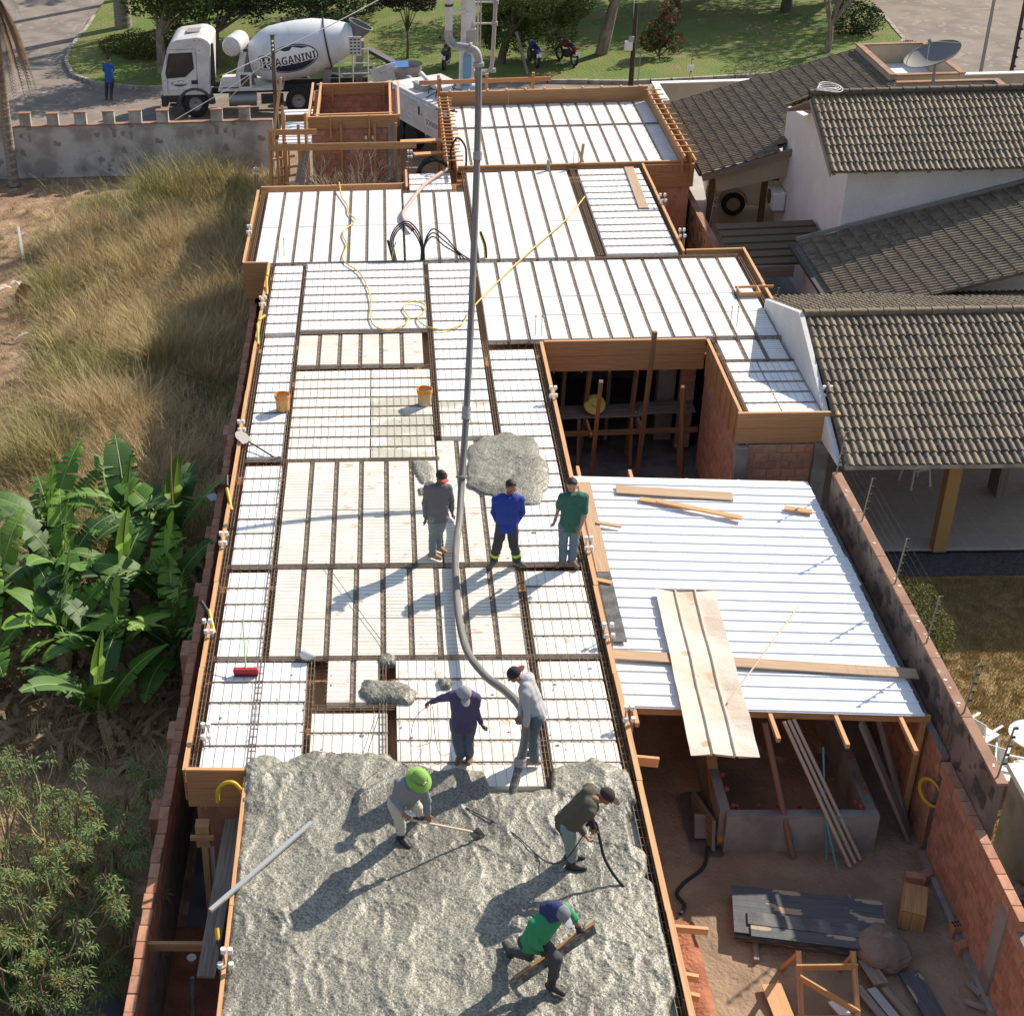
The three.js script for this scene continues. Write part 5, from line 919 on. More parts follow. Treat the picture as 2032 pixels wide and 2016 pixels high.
  part('concrete_pipe', tube([V(3.55, 2.6, 56.1), V(3.85, 2.62, 56.1), V(3.95, 2.8, 56.1), V(3.98, 3.2, 56.1), V(4.1, 8, 56.2), V(4.2, 17.4, 56.3)], 0.075, 60, 10), M.pipeGrey, t);
  for (const y of [2.68, 4.35, 5.1, 6.3, 8, 10, 12, 14]) { part('pipe_bracket', rod(V(3.2, y, 56.2), V(4.02, y, 56.15), 0.035), M.truckWhite, t); part('pipe_clamp', rod(V(4.0 + (y - 3) * 0.02, y - 0.07, 56.12), V(4.0 + (y - 3) * 0.02, y + 0.07, 56.12), 0.11, 0.11, 12), M.pipeGrey, t); }
  part('hydraulic_line', rod(V(3.42, 2.4, 56.1), V(3.46, 17, 56.2), 0.03), plain(0.5, 0.5, 0.38, 0.5), t); part('hydraulic_line', rod(V(3.52, 3.2, 56.12), V(3.56, 17, 56.2), 0.025), M.pipeGrey, t);
  // upper arms, out of the picture: their shadow falls on the vacant lot
  part('boom_arm', bar(V(3.05, 17.3, 56.6), V(7.0, 17.0, 46.5), 0.3, 0.38), M.truckWhite, t); part('boom_arm', bar(V(7.1, 16.9, 46.9), V(1.62, 17.2, 28.7), 0.28, 0.34), M.truckWhite, t);
  // last arm hanging over the deck
  part('boom_tip', bar(V(1.56, 17.2, 28.6), V(1.6, 10.62, 28.55), 0.2, 0.18, X1), M.truckWhite, t); part('tip_plate', rbox(0.18, 0.3, 0.1, 0.02).translate(1.62, 10.5, -28.5), M.pipeGrey, t);
  part('tip_pipe', rod(V(1.2, 17.0, 28.35), V(1.2, 10.62, 28.3), 0.07, 0.07, 16), M.truckWhite, t); part('pipe_bracket', rod(V(1.2, 10.98, 28.35), V(1.58, 10.98, 28.5), 0.028), M.truckWhite, t);
  part('pipe_clamp', rod(V(1.2, 11.1, 28.3), V(1.2, 11.14, 28.3), 0.078, 0.078, 16), M.darkSteel, t);
  part('tip_elbow', tube([V(1.2, 10.68, 28.3), V(1.2, 10.55, 28.3), V(1.26, 10.45, 28.25), V(1.38, 10.4, 28.2), V(1.56, 10.38, 28.15), V(1.68, 10.33, 28.1), V(1.73, 10.22, 28.08), V(1.74, 10.08, 28.06)], 0.075, 40, 12), M.pipeGrey, t);
  part('elbow_clamp', rod(V(1.56, 10.38, 28.15), V(1.6, 10.37, 28.14), 0.11, 0.11, 14), M.pipeGrey, t); part('elbow_clamp', rod(V(1.74, 10.14, 28.06), V(1.74, 10.07, 28.06), 0.1, 0.1, 14), M.pipeGrey, t);
}
{
  const t = thing('delivery_hose', 'long grey rubber delivery hose hanging from pump arm and curving over deck', 'hose');
  const h = 3.24;
  part('hose', tube([V(1.74, 10.1, 28.06), V(1.73, 9.0, 27.75), V(1.66, 7.4, 27.0), V(1.56, 5.8, 26.0), V(1.44, 4.4, 24.95), V(1.34, 3.55, 24.2), V(1.27, 3.25, 23.4), V(1.16, h, 22.4), V(1.11, h - 0.02, 21.05), V(1.13, h, 20.0), V(1.22, h + 0.06, 19.2), V(1.44, 3.5, 18.35), V(1.66, 3.8, 17.6), V(1.8, 3.98, 17.05), V(1.86, 3.98, 16.75), V(1.86, 3.85, 16.6), V(1.82, 3.6, 16.5), V(1.77, 3.42, 16.44)], 0.062, 180, 14), M.hoseGrey, t);
  part('hose_end', tube([V(1.775, 3.45, 16.45), V(1.74, 3.32, 16.35), V(1.68, 3.18, 16.2), V(1.665, 3.1, 16.1)], 0.06, 24, 14), M.dirtyHose, t);
  for (const [a, b] of [[V(1.46, 4.62, 25.1), V(1.44, 4.42, 24.97)], [V(1.725, 8.62, 27.6), V(1.72, 8.48, 27.54)], [V(1.79, 3.5, 16.47), V(1.775, 3.4, 16.42)]]) part('coupling', rod(a, b, 0.085, 0.085, 14), M.pipeGrey, t);
  part('knot', new THREE.TorusGeometry(0.08, 0.028, 8, 16).rotateX(1.2).translate(1.34, 3.62, -24.25), M.hoseGrey, t);
}
// ---------------------------------------------------------------- foliage
function leafCloud(clumps, n, size, colors, o = {}) {   // many small bent leaves spread through ellipsoid clumps
  const pos = [], col = [], { droop = 0, aspect = 0.5, shell = 0.45 } = o, tot = clumps.reduce((a, c) => a + c[3] * c[4] * c[5], 0);
  const q = new THREE.Quaternion(), e = new THREE.Euler(), a = new THREE.Vector3();
  for (const [cx, cy, cd, rx, ry, rz] of clumps) {
    const k = Math.max(20, Math.round(n * rx * ry * rz / tot));
    for (let i = 0; i < k; i++) {
      let x, y, z, r; do { x = rr(-1, 1); y = rr(-1, 1); z = rr(-1, 1); r = x * x + y * y + z * z; } while (r > 1 || r < 0.02);
      const s = Math.pow(Math.sqrt(r), shell) / Math.sqrt(r), jag = 0.72 + 0.5 * fbm(x * 2.1 + cx + y, z * 2.1 + cd, 7, 3);
      const px = cx + x * s * rx * jag, py = cy + y * s * ry * jag, pz = -cd + z * s * rz * jag, L = size * rr(0.6, 1.3), w = L * aspect;
      e.set(rr(-1.2, 1.2) + droop, rr(0, 6.28), rr(-0.9, 0.9)); q.setFromEuler(e);
      const c = colors[Math.floor(rnd() * colors.length)], g = rr(0.75, 1.25), P = [[0, 0, -L / 2], [w / 2, -0.12 * L, 0], [-w / 2, -0.12 * L, 0], [0, -droop * 0.3 * L, L / 2]].map((v) => a.set(...v).applyQuaternion(q).toArray());
      for (const t of [[0, 1, 2], [1, 3, 2]]) for (const j of t) { pos.push(px + P[j][0], py + P[j][1], pz + P[j][2]); col.push(c[0] * g, c[1] * g, c[2] * g); }
    }
  }
  const g = new THREE.BufferGeometry(); g.setAttribute('position', new THREE.Float32BufferAttribute(pos, 3)); g.setAttribute('color', new THREE.Float32BufferAttribute(col, 3)); g.computeVertexNormals(); return g;
}
const leafMat = new THREE.MeshPhysicalMaterial({ vertexColors: true, roughness: 0.8, side: THREE.DoubleSide, transmission: 0.25, thickness: 0, specularIntensity: 0.3 });
const GREEN = [[0.06, 0.105, 0.02], [0.045, 0.085, 0.018], [0.08, 0.12, 0.025], [0.05, 0.075, 0.02]], DARK = [[0.03, 0.055, 0.018], [0.04, 0.065, 0.02], [0.025, 0.045, 0.016]], OLIVE = [[0.12, 0.12, 0.03], [0.1, 0.11, 0.025], [0.16, 0.14, 0.05]], REDDISH = [[0.05, 0.045, 0.025], [0.035, 0.045, 0.02], [0.07, 0.05, 0.03]];
function tree(name, label, x, d, trunkH, r, clumps, n, size, colors, o = {}) {
  const t = thing(name, label, 'tree', o.group), top = V(x + (o.lean ?? 0), trunkH, d), bm = o.bark ?? M.bark;
  part('trunk', taper([V(x, -0.05, d), V(x + (o.lean ?? 0) * 0.4 + rr(-0.05, 0.05), trunkH * 0.5, d + rr(-0.05, 0.05)), top], r, r * 0.65, 10, 10), bm, t);
  const limbs = clumps.slice(0, 9).map((c) => { const e = V(c[0], c[1] - c[4] * 0.2, c[2]), m = top.clone().lerp(e, 0.5); m.y += rr(-0.1, 0.25); return taper([top.clone().add(new THREE.Vector3(0, -trunkH * 0.12, 0)), m, e], r * 0.5, r * 0.12, 8, 6); });
  if (limbs.length) part('branches', merge(limbs), bm, t);
  part('crown', leafCloud(clumps, n, size, colors, o), leafMat, t);
  return t;
}
seed(61);
const ring = (x, y, d, R, H, k, s, yj = 0.4) => Array.from({ length: k }, (_, i) => { const a = i * 2.4 + rr(-0.3, 0.3), q = Math.sqrt((i + 0.5) / k) * R; return [x + Math.cos(a) * q, y + rr(-yj, yj) * H, d + Math.sin(a) * q, s * rr(0.75, 1.2), s * rr(0.55, 0.9), s * rr(0.75, 1.2)]; });
tree('shade_tree', 'leafy green tree beside white truck cab, pale trunk on lawn', -9.76, 67.3, 1.9, 0.24, [...ring(-8.9, 3.2, 67.4, 1.9, 0.9, 14, 0.95), ...ring(-9.2, 4.6, 67.4, 1.7, 0.8, 8, 1.1)], 11000, 0.16, GREEN, { bark: M.paleBark });
tree('shade_tree', 'slim tree behind the mixer cab under dense dark canopy', -7.3, 68.0, 1.8, 0.13, [...ring(-6.0, 3.0, 69.6, 2.2, 0.8, 14, 0.95), ...ring(-6.2, 4.6, 69.6, 2.0, 0.8, 8, 1.1)], 10500, 0.17, DARK);
tree('shade_tree', 'dark broad tree behind mixer drum, dense low crown', -3.2, 72.5, 1.6, 0.25, [...ring(-3.4, 2.3, 72, 3.2, 0.9, 18, 1.1), ...ring(-3.4, 4.2, 72.6, 2.6, 0.9, 10, 1.3)], 12000, 0.18, DARK);
tree('young_tree', 'young tree with dark reddish crown left of pump pipe', 1.08, 68.5, 1.4, 0.07, ring(1.0, 2.75, 68.5, 0.95, 0.75, 15, 0.5), 6000, 0.13, REDDISH);
tree('weeping_tree', 'big weeping tree with drooping bright green curtains right of pump pipe', 5.1, 67.2, 1.7, 0.2, [...ring(6.4, 3.0, 67.8, 2.1, 1.0, 20, 0.8, 0.55), ...Array.from({ length: 40 }, () => [rr(4.4, 8.5), rr(1.1, 2.6), rr(66.7, 68.8), 0.36, 0.85, 0.36])], 26000, 0.17, [[0.075, 0.12, 0.025], [0.06, 0.1, 0.02], [0.1, 0.14, 0.035]], { droop: 0.7, aspect: 0.28, lean: 0.5 });
tree('gum_tree', 'tree with thick pale leaning trunk near the meter pole', 9.6, 68.3, 2.5, 0.3, ring(9.3, 3.4, 68.8, 1.7, 0.6, 13, 0.8), 6500, 0.16, GREEN, { bark: M.paleBark, lean: 0.5 });
tree('bare_tree', 'thin forked tree with sparse olive leaves above beige wall', 19.2, 67.5, 1.3, 0.16, ring(19.3, 3.0, 67.6, 1.8, 0.7, 15, 0.55), 2400, 0.12, OLIVE, { bark: M.paleBark });
tree('shade_tree', 'dark tree shading lawn at top edge left of forked tree', 14.2, 76.5, 1.4, 0.3, [...ring(14.2, 2.4, 76.5, 3.2, 0.9, 14, 1.1), ...ring(14.4, 5.2, 77, 2.8, 1.2, 10, 1.5)], 10000, 0.2, GREEN);
tree('shade_tree', 'dark tree shading lawn at top edge behind forked tree', 19.2, 75.2, 1.4, 0.3, [...ring(19.2, 2.6, 75.2, 2.6, 0.9, 14, 1.1), ...ring(19.6, 5.2, 76, 2.8, 1.2, 10, 1.5)], 10000, 0.2, DARK);
tree('shade_tree', 'tree at top edge above the weeping tree', 7.2, 75.5, 1.4, 0.28, [...ring(7.4, 2.2, 75.5, 2.8, 0.8, 14, 1.1), ...ring(7.4, 4.6, 76, 2.6, 1.2, 8, 1.4)], 8500, 0.2, GREEN);
tree('shade_tree', 'tree at top edge above young reddish tree', -0.6, 78, 1.4, 0.28, ring(-0.8, 2.4, 78, 2.2, 0.9, 14, 1.1), 6500, 0.2, GREEN);
tree('shade_tree', 'tree at top edge left of the thick palm trunk crown', -8.6, 74.0, 1.4, 0.28, [...ring(-8.2, 2.2, 73.5, 2.6, 0.9, 14, 1.1), ...ring(-8.2, 4.4, 74.2, 2.2, 1.0, 8, 1.3)], 9000, 0.2, DARK);
tree('shade_tree', 'tall broad tree beyond the top right edge shading the lawn', 25.8, 80, 5, 0.45, ring(25.8, 8.8, 80, 5.2, 1.6, 18, 2.1), 9000, 0.3, GREEN); tree('shade_tree', 'tall tree beyond the top edge shading lawn by the meter pole', 20.2, 81.5, 5, 0.4, ring(20.2, 8.2, 81.5, 4.4, 1.6, 16, 1.9), 8000, 0.3, GREEN);
function bush(name, label, clumps, n, size, colors, group) { const t = thing(name, label, 'bush', group); part('foliage', leafCloud(clumps, n, size, colors, { shell: 0.3 }), leafMat, t); part('stems', merge(clumps.slice(0, 6).map((c) => rod(V(clumps[0][0], 0.05, clumps[0][2]), V(c[0], c[1], c[2]), 0.03, 0.012, 5))), M.bark, t); }
[[-12.0, 71.0, 'rounded clipped bush on lawn, leftmost behind street man'], [-10.9, 69.9, 'rounded clipped bush beside pale trunk, middle one'], [-10.3, 71.4, 'dark clipped bush behind the other two clipped bushes']].forEach(([x, d, l]) => bush('clipped_bush', l, [[x, 0.5, d, 1.1, 0.5, 0.8], [x + 0.5, 0.65, d + 0.2, 0.7, 0.5, 0.6], [x - 0.5, 0.5, d, 0.7, 0.45, 0.6]], 3200, 0.09, [[0.1, 0.11, 0.025], [0.07, 0.09, 0.02], [0.13, 0.12, 0.04]], 'clipped bushes'));
bush('flower_bush', 'loose leafy bush with orange-red flower tips right of meter pole', [[12.0, 1.1, 67.6, 0.6, 0.7, 0.5], [11.6, 0.8, 67.5, 0.5, 0.5, 0.45], [12.4, 1.7, 67.7, 0.45, 0.5, 0.4], [12.6, 0.7, 67.4, 0.4, 0.45, 0.4], [12.2, 2.2, 67.6, 0.3, 0.35, 0.3]], 1900, 0.15, [[0.06, 0.1, 0.03], [0.09, 0.13, 0.05], [0.05, 0.08, 0.025], [0.28, 0.06, 0.03]]);
bush('round_bush', 'dark rounded bush on lawn behind the forked tree', [[21.0, 0.8, 70.6, 1.1, 0.8, 0.9], [21.6, 0.7, 70.4, 0.8, 0.65, 0.7]], 3200, 0.11, DARK);
bush('round_bush', 'clipped round yellow-green shrub against the garden wall', [[9.75, 0.6, 23.9, 0.68, 0.68, 1.0], [9.85, 0.6, 23.3, 0.55, 0.6, 0.5], [9.65, 0.6, 24.6, 0.55, 0.6, 0.5]], 9000, 0.055, [[0.15, 0.15, 0.03], [0.1, 0.115, 0.025], [0.2, 0.18, 0.05], [0.08, 0.1, 0.02]]);
[[22.4, 66.9, 'low grass-edge shrub at kerb below the round dark bush']].forEach(([x, d, l]) => bush('round_bush', l, [[x, 0.3, d, 0.6, 0.35, 0.5]], 500, 0.1, OLIVE));
// palms: tall trunks
function palm(label, x, d, h, r0, r1, dead, fronds, group) {
  const t = thing('palm_tree', label, 'palm tree', group), top = V(x + 0.1, h, d + 0.05);
  const tr = []; const n = Math.round(h / 0.28); for (let i = 0; i < n; i++) { const a = i / n, c = V(x, h * a, d).lerp(top.clone().setY(h * a), a), r = r0 + (r1 - r0) * Math.pow(a, 0.6); tr.push(new THREE.CylinderGeometry(r, r * 1.05, h / n, 14, 1, true).translate(c.x, c.y + h / n / 2, c.z)); }
  part('trunk', merge(tr), M.paleBark, t);
  const bag = {}, fr = (elev, az, L, w, mat, name) => { // frond: rib with leaflets
    const pos = [], dir = new THREE.Vector3(Math.cos(az), 0, Math.sin(az)), sd = new THREE.Vector3(-dir.z, 0, dir.x), p = (s) => top.clone().addScaledVector(dir, L * s * Math.cos(elev) * (1 - 0.25 * s)).add(new THREE.Vector3(0, L * s * Math.sin(elev) - 0.5 * L * s * s, 0));
    for (let s = 0.12; s < 1; s += 0.022) for (const q of [-1, 1]) { const c = p(s), l = w * Math.sin(Math.PI * Math.min(1, s * 0.85 + 0.15)) * rr(0.8, 1.1), e = c.clone().addScaledVector(sd, q * l).addScaledVector(dir, l * 0.5).add(new THREE.Vector3(0, -l * (mat === deadMat ? 0.9 : 0.35), 0)), b = c.clone().addScaledVector(dir, 0.05); pos.push(...c.toArray(), ...b.toArray(), ...e.toArray()); }
    (bag[name] ??= [mat, []])[1].push(...pos);
  };
  for (let i = 0; i < fronds; i++) fr(rr(0.1, 0.9), i * 2.4, 3.2, 0.5, frondMat, 'fronds');
  for (let i = 0; i < dead; i++) fr(rr(-1.42, -1.0), i * 0.83, rr(2.2, 3.2), 0.36, deadMat, 'dead_fronds');
  for (const k in bag) { const g = new THREE.BufferGeometry(); g.setAttribute('position', new THREE.Float32BufferAttribute(bag[k][1], 3)); g.computeVertexNormals(); part(k, g, bag[k][0], t).userData.kind = 'stuff'; }
}
const frondMat = new THREE.MeshStandardMaterial({ color: new THREE.Color().setRGB(0.06, 0.1, 0.025), roughness: 0.7, side: THREE.DoubleSide }), deadMat = new THREE.MeshStandardMaterial({ color: new THREE.Color().setRGB(0.23, 0.16, 0.09), roughness: 0.9, side: THREE.DoubleSide });
seed(62);
palm('slender palm trunk with hanging dead fronds at left picture edge', -13.35, 52.5, 6.9, 0.2, 0.15, 26, 11);
palm('thick grey palm trunk on lawn at top of picture', -12.8, 76.2, 11, 0.42, 0.34, 0, 14, 'street palms');
palm('tall palm beyond the top edge whose shadow crosses the road', -9.5, 86, 11, 0.34, 0.28, 0, 14, 'street palms'); palm('tall palm farther beyond the top edge, shadow across road', -5.5, 94, 11.5, 0.34, 0.28, 0, 14, 'street palms'); palm('palm behind the dark trees whose trunk shadow crosses the road', -6.9, 78.5, 9.5, 0.3, 0.25, 0, 12, 'street palms');
// poles and cables
function pole(label, x, d, h, r, mat) { const t = thing('utility_pole', label, 'pole'); part('shaft', rod(V(x, 0, d), V(x, h, d), r, r * 0.75, 10), mat, t); return t; }
{ const t = pole('dark timber service post in front of the mixer truck', -3.95, 55.2, 4.35, 0.1, M.bark); part('cap', rod(V(-3.95, 4.35, 55.2), V(-3.95, 4.4, 55.2), 0.09), M.darkSteel, t); for (const y of [3.9, 4.05, 4.2]) part('insulator', new THREE.SphereGeometry(0.04, 8, 6).translate(-3.95, y, -55.08), M.pvc, t); }
{ const t = pole('dark wooden pole with white meter box on lawn edge', 10.15, 63, 3.4, 0.11, plain(0.045, 0.035, 0.03, 0.8)); part('meter_box', rbox(0.3, 0.35, 0.25, 0.02).translate(9.92, 1.75, -62.85), M.white, t); part('meter_box', rbox(0.2, 0.25, 0.2, 0.02).translate(10.02, 2.0, -62.85), M.kerb, t); part('conduit', rod(V(10.4, 0, 62.9), V(10.45, 1.6, 62.9), 0.02), M.greySteel, t); }
pole('slim grey steel pole beside parapet box', 23.1, 60.2, 6, 0.07, M.greySteel); { const t = pole('dark pole with insulators at top right corner', 24.3, 60.3, 6, 0.08, plain(0.06, 0.04, 0.035, 0.7)); for (let i = 0; i < 5; i++) part('insulator', new THREE.SphereGeometry(0.05, 8, 6).translate(24.35, 1.2 + i * 0.35, -60.18), M.darkSteel, t); }
const cable = (pts, r, label, mat = M.pvc) => solo('cable', tube(pts, r, 40, 5), mat, label, 'cable');
cable([V(-4.0, 3.55, 55.1), V(-5.7, 2.7, 54.3), V(-7.46, 1.93, 53.5)], 0.014, 'pale guy cable from service post down to a battlement, longer one'); cable([V(-4.0, 3.75, 55.1), V(-5.2, 2.75, 54.3), V(-6.2, 1.9, 53.5)], 0.014, 'pale guy cable from service post down to battlement wall, shorter one', plain(0.6, 0.6, 0.35, 0.6));
cable([V(-6.1, 2.3, 58), V(-2.2, 3.5, 60.0), V(1.0, 4.6, 62)], 0.02, 'cable rising over the mixer drum'); cable([V(1.0, 3.3, 66.8), V(3.5, 4.2, 67.5), V(5.5, 5.0, 68)], 0.014, 'thin cable crossing young reddish tree'); cable([V(9.95, 6.0, 63), V(10.1, 2.3, 63)], 0.016, 'cable hanging down beside the meter pole');
// ---------------------------------------------------------------- motorbikes
function bike(x, d, ry, body, label) {
  const t = thing('motorbike', label, 'motorbike', 'parked motorbikes'), P = (n, g, m, par = t) => part(n, place(g, x, 0.09, d, ry), m, par), X3 = (a, b, c) => new THREE.Vector3(a, b, c);
  for (const px of [-0.62, 0.62]) { const w = P('wheel', new THREE.TorusGeometry(0.27, 0.05, 8, 24).translate(px, 0.32, 0), M.rubber); P('rim', new THREE.TorusGeometry(0.2, 0.012, 6, 20).translate(px, 0.32, 0), M.greySteel, w); for (let k = 0; k < 5; k++) P('spoke', rod(X3(px, 0.32, 0), X3(px + 0.2 * Math.cos(k * 1.257), 0.32 + 0.2 * Math.sin(k * 1.257), 0), 0.01), M.greySteel, w); }
  P('tank', new THREE.SphereGeometry(0.2, 14, 10).scale(1.35, 0.8, 0.75).translate(0.14, 0.8, 0), body); P('engine', rbox(0.35, 0.3, 0.28, 0.05).translate(0.02, 0.42, 0), M.darkSteel);
  P('seat', rbox(0.6, 0.1, 0.24, 0.04).rotateZ(0.08).translate(-0.35, 0.8, 0), M.black); P('tail', rbox(0.35, 0.12, 0.18, 0.04).rotateZ(-0.25).translate(-0.66, 0.74, 0), body);
  for (const z of [-0.07, 0.07]) P('fork', rod(X3(0.62, 0.32, z), X3(0.42, 0.98, z), 0.022), M.greySteel); P('handlebar', rod(X3(0.4, 1.0, -0.36), X3(0.4, 1.0, 0.36), 0.015), M.darkSteel); P('headlight', new THREE.SphereGeometry(0.1, 12, 8).translate(0.56, 0.86, 0), M.chrome);
  for (const z of [-0.36, 0.36]) P('mirror', new THREE.SphereGeometry(0.06, 10, 8).scale(0.5, 0.8, 1).translate(0.36, 1.16, z), M.black); P('exhaust', rod(X3(0, 0.3, 0.14), X3(-0.75, 0.36, 0.16), 0.045), M.chrome); P('frame', rod(X3(0.45, 0.85, 0), X3(-0.6, 0.5, 0), 0.03), M.darkSteel); P('licence_plate', boxG(0.02, 0.16, 0.2).rotateZ(-0.3).translate(-0.86, 0.58, 0), M.pvc); P('fender', new THREE.TorusGeometry(0.33, 0.03, 5, 14, 1.8).rotateZ(0.7).translate(-0.62, 0.32, 0), body);
}
bike(2.75, 66.9, 1.35, M.black, 'black motorbike parked left of pump pipe'); bike(6.5, 66.8, 1.75, plain(0.02, 0.06, 0.4, 0.4), 'blue motorbike parked under the weeping tree'); bike(7.95, 66.9, 2.0, plain(0.3, 0.03, 0.02, 0.4), 'red motorbike parked under right side of weeping tree');
solo('leaning_board', bar(V(6.15, 0.0, 65.2), V(5.7, 1.6, 66.4), 0.12, 0.05), M.oldWood, 'grey board leaning at kerb below the weeping tree', 'board');
// ---------------------------------------------------------------- tall dry grass on the lot
{
  seed(71);
  const blade = (pos, x, z, h, w, az, bend) => { const sx = Math.cos(az), sz = Math.sin(az), n = 3; let prev = null; for (let i = 0; i <= n; i++) { const s = i / n, px = x + sx * bend * s * s, pz = z + sz * bend * s * s, py = h * s * (1 - 0.22 * s * bend / h), ww = w * (1 - s * 0.85); const cur = [[px - sz * ww, py, pz + sx * ww], [px + sz * ww, py, pz - sx * ww]]; if (prev) pos.push(...prev[0], ...prev[1], ...cur[0], ...prev[1], ...cur[1], ...cur[0]); prev = cur; } };
  const tuft = (n, h, spread, w) => { const pos = []; for (let i = 0; i < n; i++) { const a = rr(0, 6.28), r = spread * Math.sqrt(rnd()); blade(pos, Math.cos(a) * r, Math.sin(a) * r, h * rr(0.5, 1.1), w * rr(0.6, 1.3), a + rr(-1, 1), h * rr(0.2, 0.95)); } const g = new THREE.BufferGeometry(); g.setAttribute('position', new THREE.Float32BufferAttribute(pos, 3)); g.computeVertexNormals(); return g; };
  const kinds = [tuft(40, 0.78, 0.26, 0.008), tuft(26, 1.15, 0.22, 0.007), tuft(34, 0.45, 0.32, 0.009)], mat = new THREE.MeshStandardMaterial({ roughness: 0.85, side: THREE.DoubleSide });
  const spots = [[], [], []], M4 = new THREE.Matrix4(), E3 = new THREE.Euler(), Q = new THREE.Quaternion();
  const left = (d) => { const k = [[28, -8.2], [33, -9.6], [37.2, -9.6], [41, -10], [46.3, -11.4], [48.8, -10.7], [52.5, -8.8]]; for (let i = 0; i + 1 < k.length; i++) if (d < k[i + 1][0]) return k[i][1] + (k[i + 1][1] - k[i][1]) * (d - k[i][0]) / (k[i + 1][0] - k[i][0]); return -8.8; };
  for (let i = 0; i < 26000; i++) {
    const d = rr(27.2, 53), x = rr(-13.2, -3.65), l = left(d) + 1.6 * (fbm(d * 0.6, 3, 5, 3) - 0.5), e = x - l, dens = sm(-0.9, 2.6, e) * (0.25 + 0.95 * sm(0.34, 0.6, fbm(x * 0.45, d * 0.35, 9, 4))) * sm(53.2, 51.8, d + (x < -7 ? 2.5 : 0));
    if (rnd() > dens * 0.34 + 0.008) continue;
    const near = sm(-3.6, -5.2, x), k = rnd() < 0.5 ? 0 : rnd() < 0.45 * near ? 1 : 2, s = rr(0.7, 1.25) * (e < 0 ? 0.6 : 1);
    spots[k].push([x, d, s]);
  }
  for (let i = 0; i < 260; i++) { const c = [[-6.3, 51.6, 1.3], [-7.6, 50.2, 0.9], [-6.8, 33.5, 1.0], [-8.2, 31.0, 0.9], [-5.9, 36.8, 0.8]][i % 5], a = rr(0, 6.28), q = c[2] * Math.sqrt(rnd()); spots[1].push([c[0] + Math.cos(a) * q, c[1] + Math.sin(a) * q * 0.7, rr(0.9, 1.45)]); }
  for (let i = 0; i < 350; i++) { const x = rr(-13, -9.6), d = rr(28, 50); spots[2].push([x, d, rr(0.3, 0.7)]); }
  for (let i = 0; i < 700; i++) { const x = rr(-9, -3.7), d = rr(12, 27.5); spots[2].push([x, d, rr(0.4, 0.9)]); }
  spots.forEach((list, k) => {
    const m = new THREE.InstancedMesh(kinds[k], mat, list.length); m.name = numbered(['dry_grass', 'seed_grass', 'short_grass'][k]); m.castShadow = m.receiveShadow = true;
    m.userData = { kind: 'stuff', label: ['knee-high dry yellow-green grass over the vacant lot', 'taller straw-coloured seeding grass stalks on the vacant lot', 'short sparse grass tufts on the bare lot soil'][k], category: 'grass' };
    list.forEach(([x, d, s], i) => { E3.set(rr(-0.2, 0.2), rr(0, 6.28), rr(-0.2, 0.2)); Q.setFromEuler(E3); m.setMatrixAt(i, M4.compose(V(x, -0.02, d), Q, new THREE.Vector3(s, s * rr(0.8, 1.2), s))); const q = fbm(x * 0.5, d * 0.5, 31, 3), g = rr(0.8, 1.2), c = mix([0.5, 0.375, 0.19], [0.29, 0.265, 0.09], sm(0.46, 0.66, q + rr(-0.12, 0.12))); m.setColorAt(i, new THREE.Color().setRGB(c[0] * g, c[1] * g, c[2] * g)); });
    scene.add(m);
  });
}
{ // short dry grass on the neighbour's lawn
  seed(79); const pos = []; for (let i = 0; i < 12; i++) { const a = rr(0, 6.28), r = 0.12 * Math.sqrt(rnd()), h = rr(0.03, 0.07), x = Math.cos(a) * r, z = Math.sin(a) * r, c = Math.cos(a * 3), q = Math.sin(a * 3); pos.push(x - c * 0.006, 0, z - q * 0.006, x + c * 0.006, 0, z + q * 0.006, x + q * 0.03, h, z + c * 0.03); }
  const g = new THREE.BufferGeometry(); g.setAttribute('position', new THREE.Float32BufferAttribute(pos, 3)); g.computeVertexNormals();
  const n = 9000, m = new THREE.InstancedMesh(g, new THREE.MeshStandardMaterial({ roughness: 0.9, side: THREE.DoubleSide }), n), E = new THREE.Matrix4(); m.name = 'lawn_grass'; m.castShadow = m.receiveShadow = true; m.userData = { kind: 'stuff', label: 'short golden dry grass of the neighbour garden', category: 'grass' };
  for (let i = 0; i < n; i++) { m.setMatrixAt(i, E.makeRotationY(rr(0, 6.28)).setPosition(rr(8.8, 13.2), 0, -rr(16.5, 26.2))); const k = rr(0.7, 1.25); m.setColorAt(i, new THREE.Color().setRGB(0.36 * k, 0.25 * k, 0.09 * k)); } scene.add(m);
}
// ---------------------------------------------------------------- banana plants
const banMats = [[0.09, 0.21, 0.02], [0.06, 0.15, 0.018], [0.15, 0.28, 0.03], [0.045, 0.11, 0.022]].map((c) => new THREE.MeshPhysicalMaterial({ color: new THREE.Color().setRGB(...c), roughness: 0.55, specularIntensity: 0.6, transmission: 0.25, thickness: 0, side: THREE.DoubleSide }));
const huskMat = new THREE.MeshStandardMaterial({ color: new THREE.Color().setRGB(0.52, 0.43, 0.33), roughness: 0.9, side: THREE.DoubleSide });
const ribMat = plain(0.3, 0.34, 0.12, 0.6), deadLeaf = new THREE.MeshStandardMaterial({ color: new THREE.Color().setRGB(0.3, 0.2, 0.11), roughness: 0.95, side: THREE.DoubleSide }), stemMat = mottled([0.2, 0.2, 0.08], [0.16, 0.1, 0.05], { size: 0.8, f: 5, s: 61, bump: 0.004, c3: [0.08, 0.05, 0.03], t3: 0.55 });
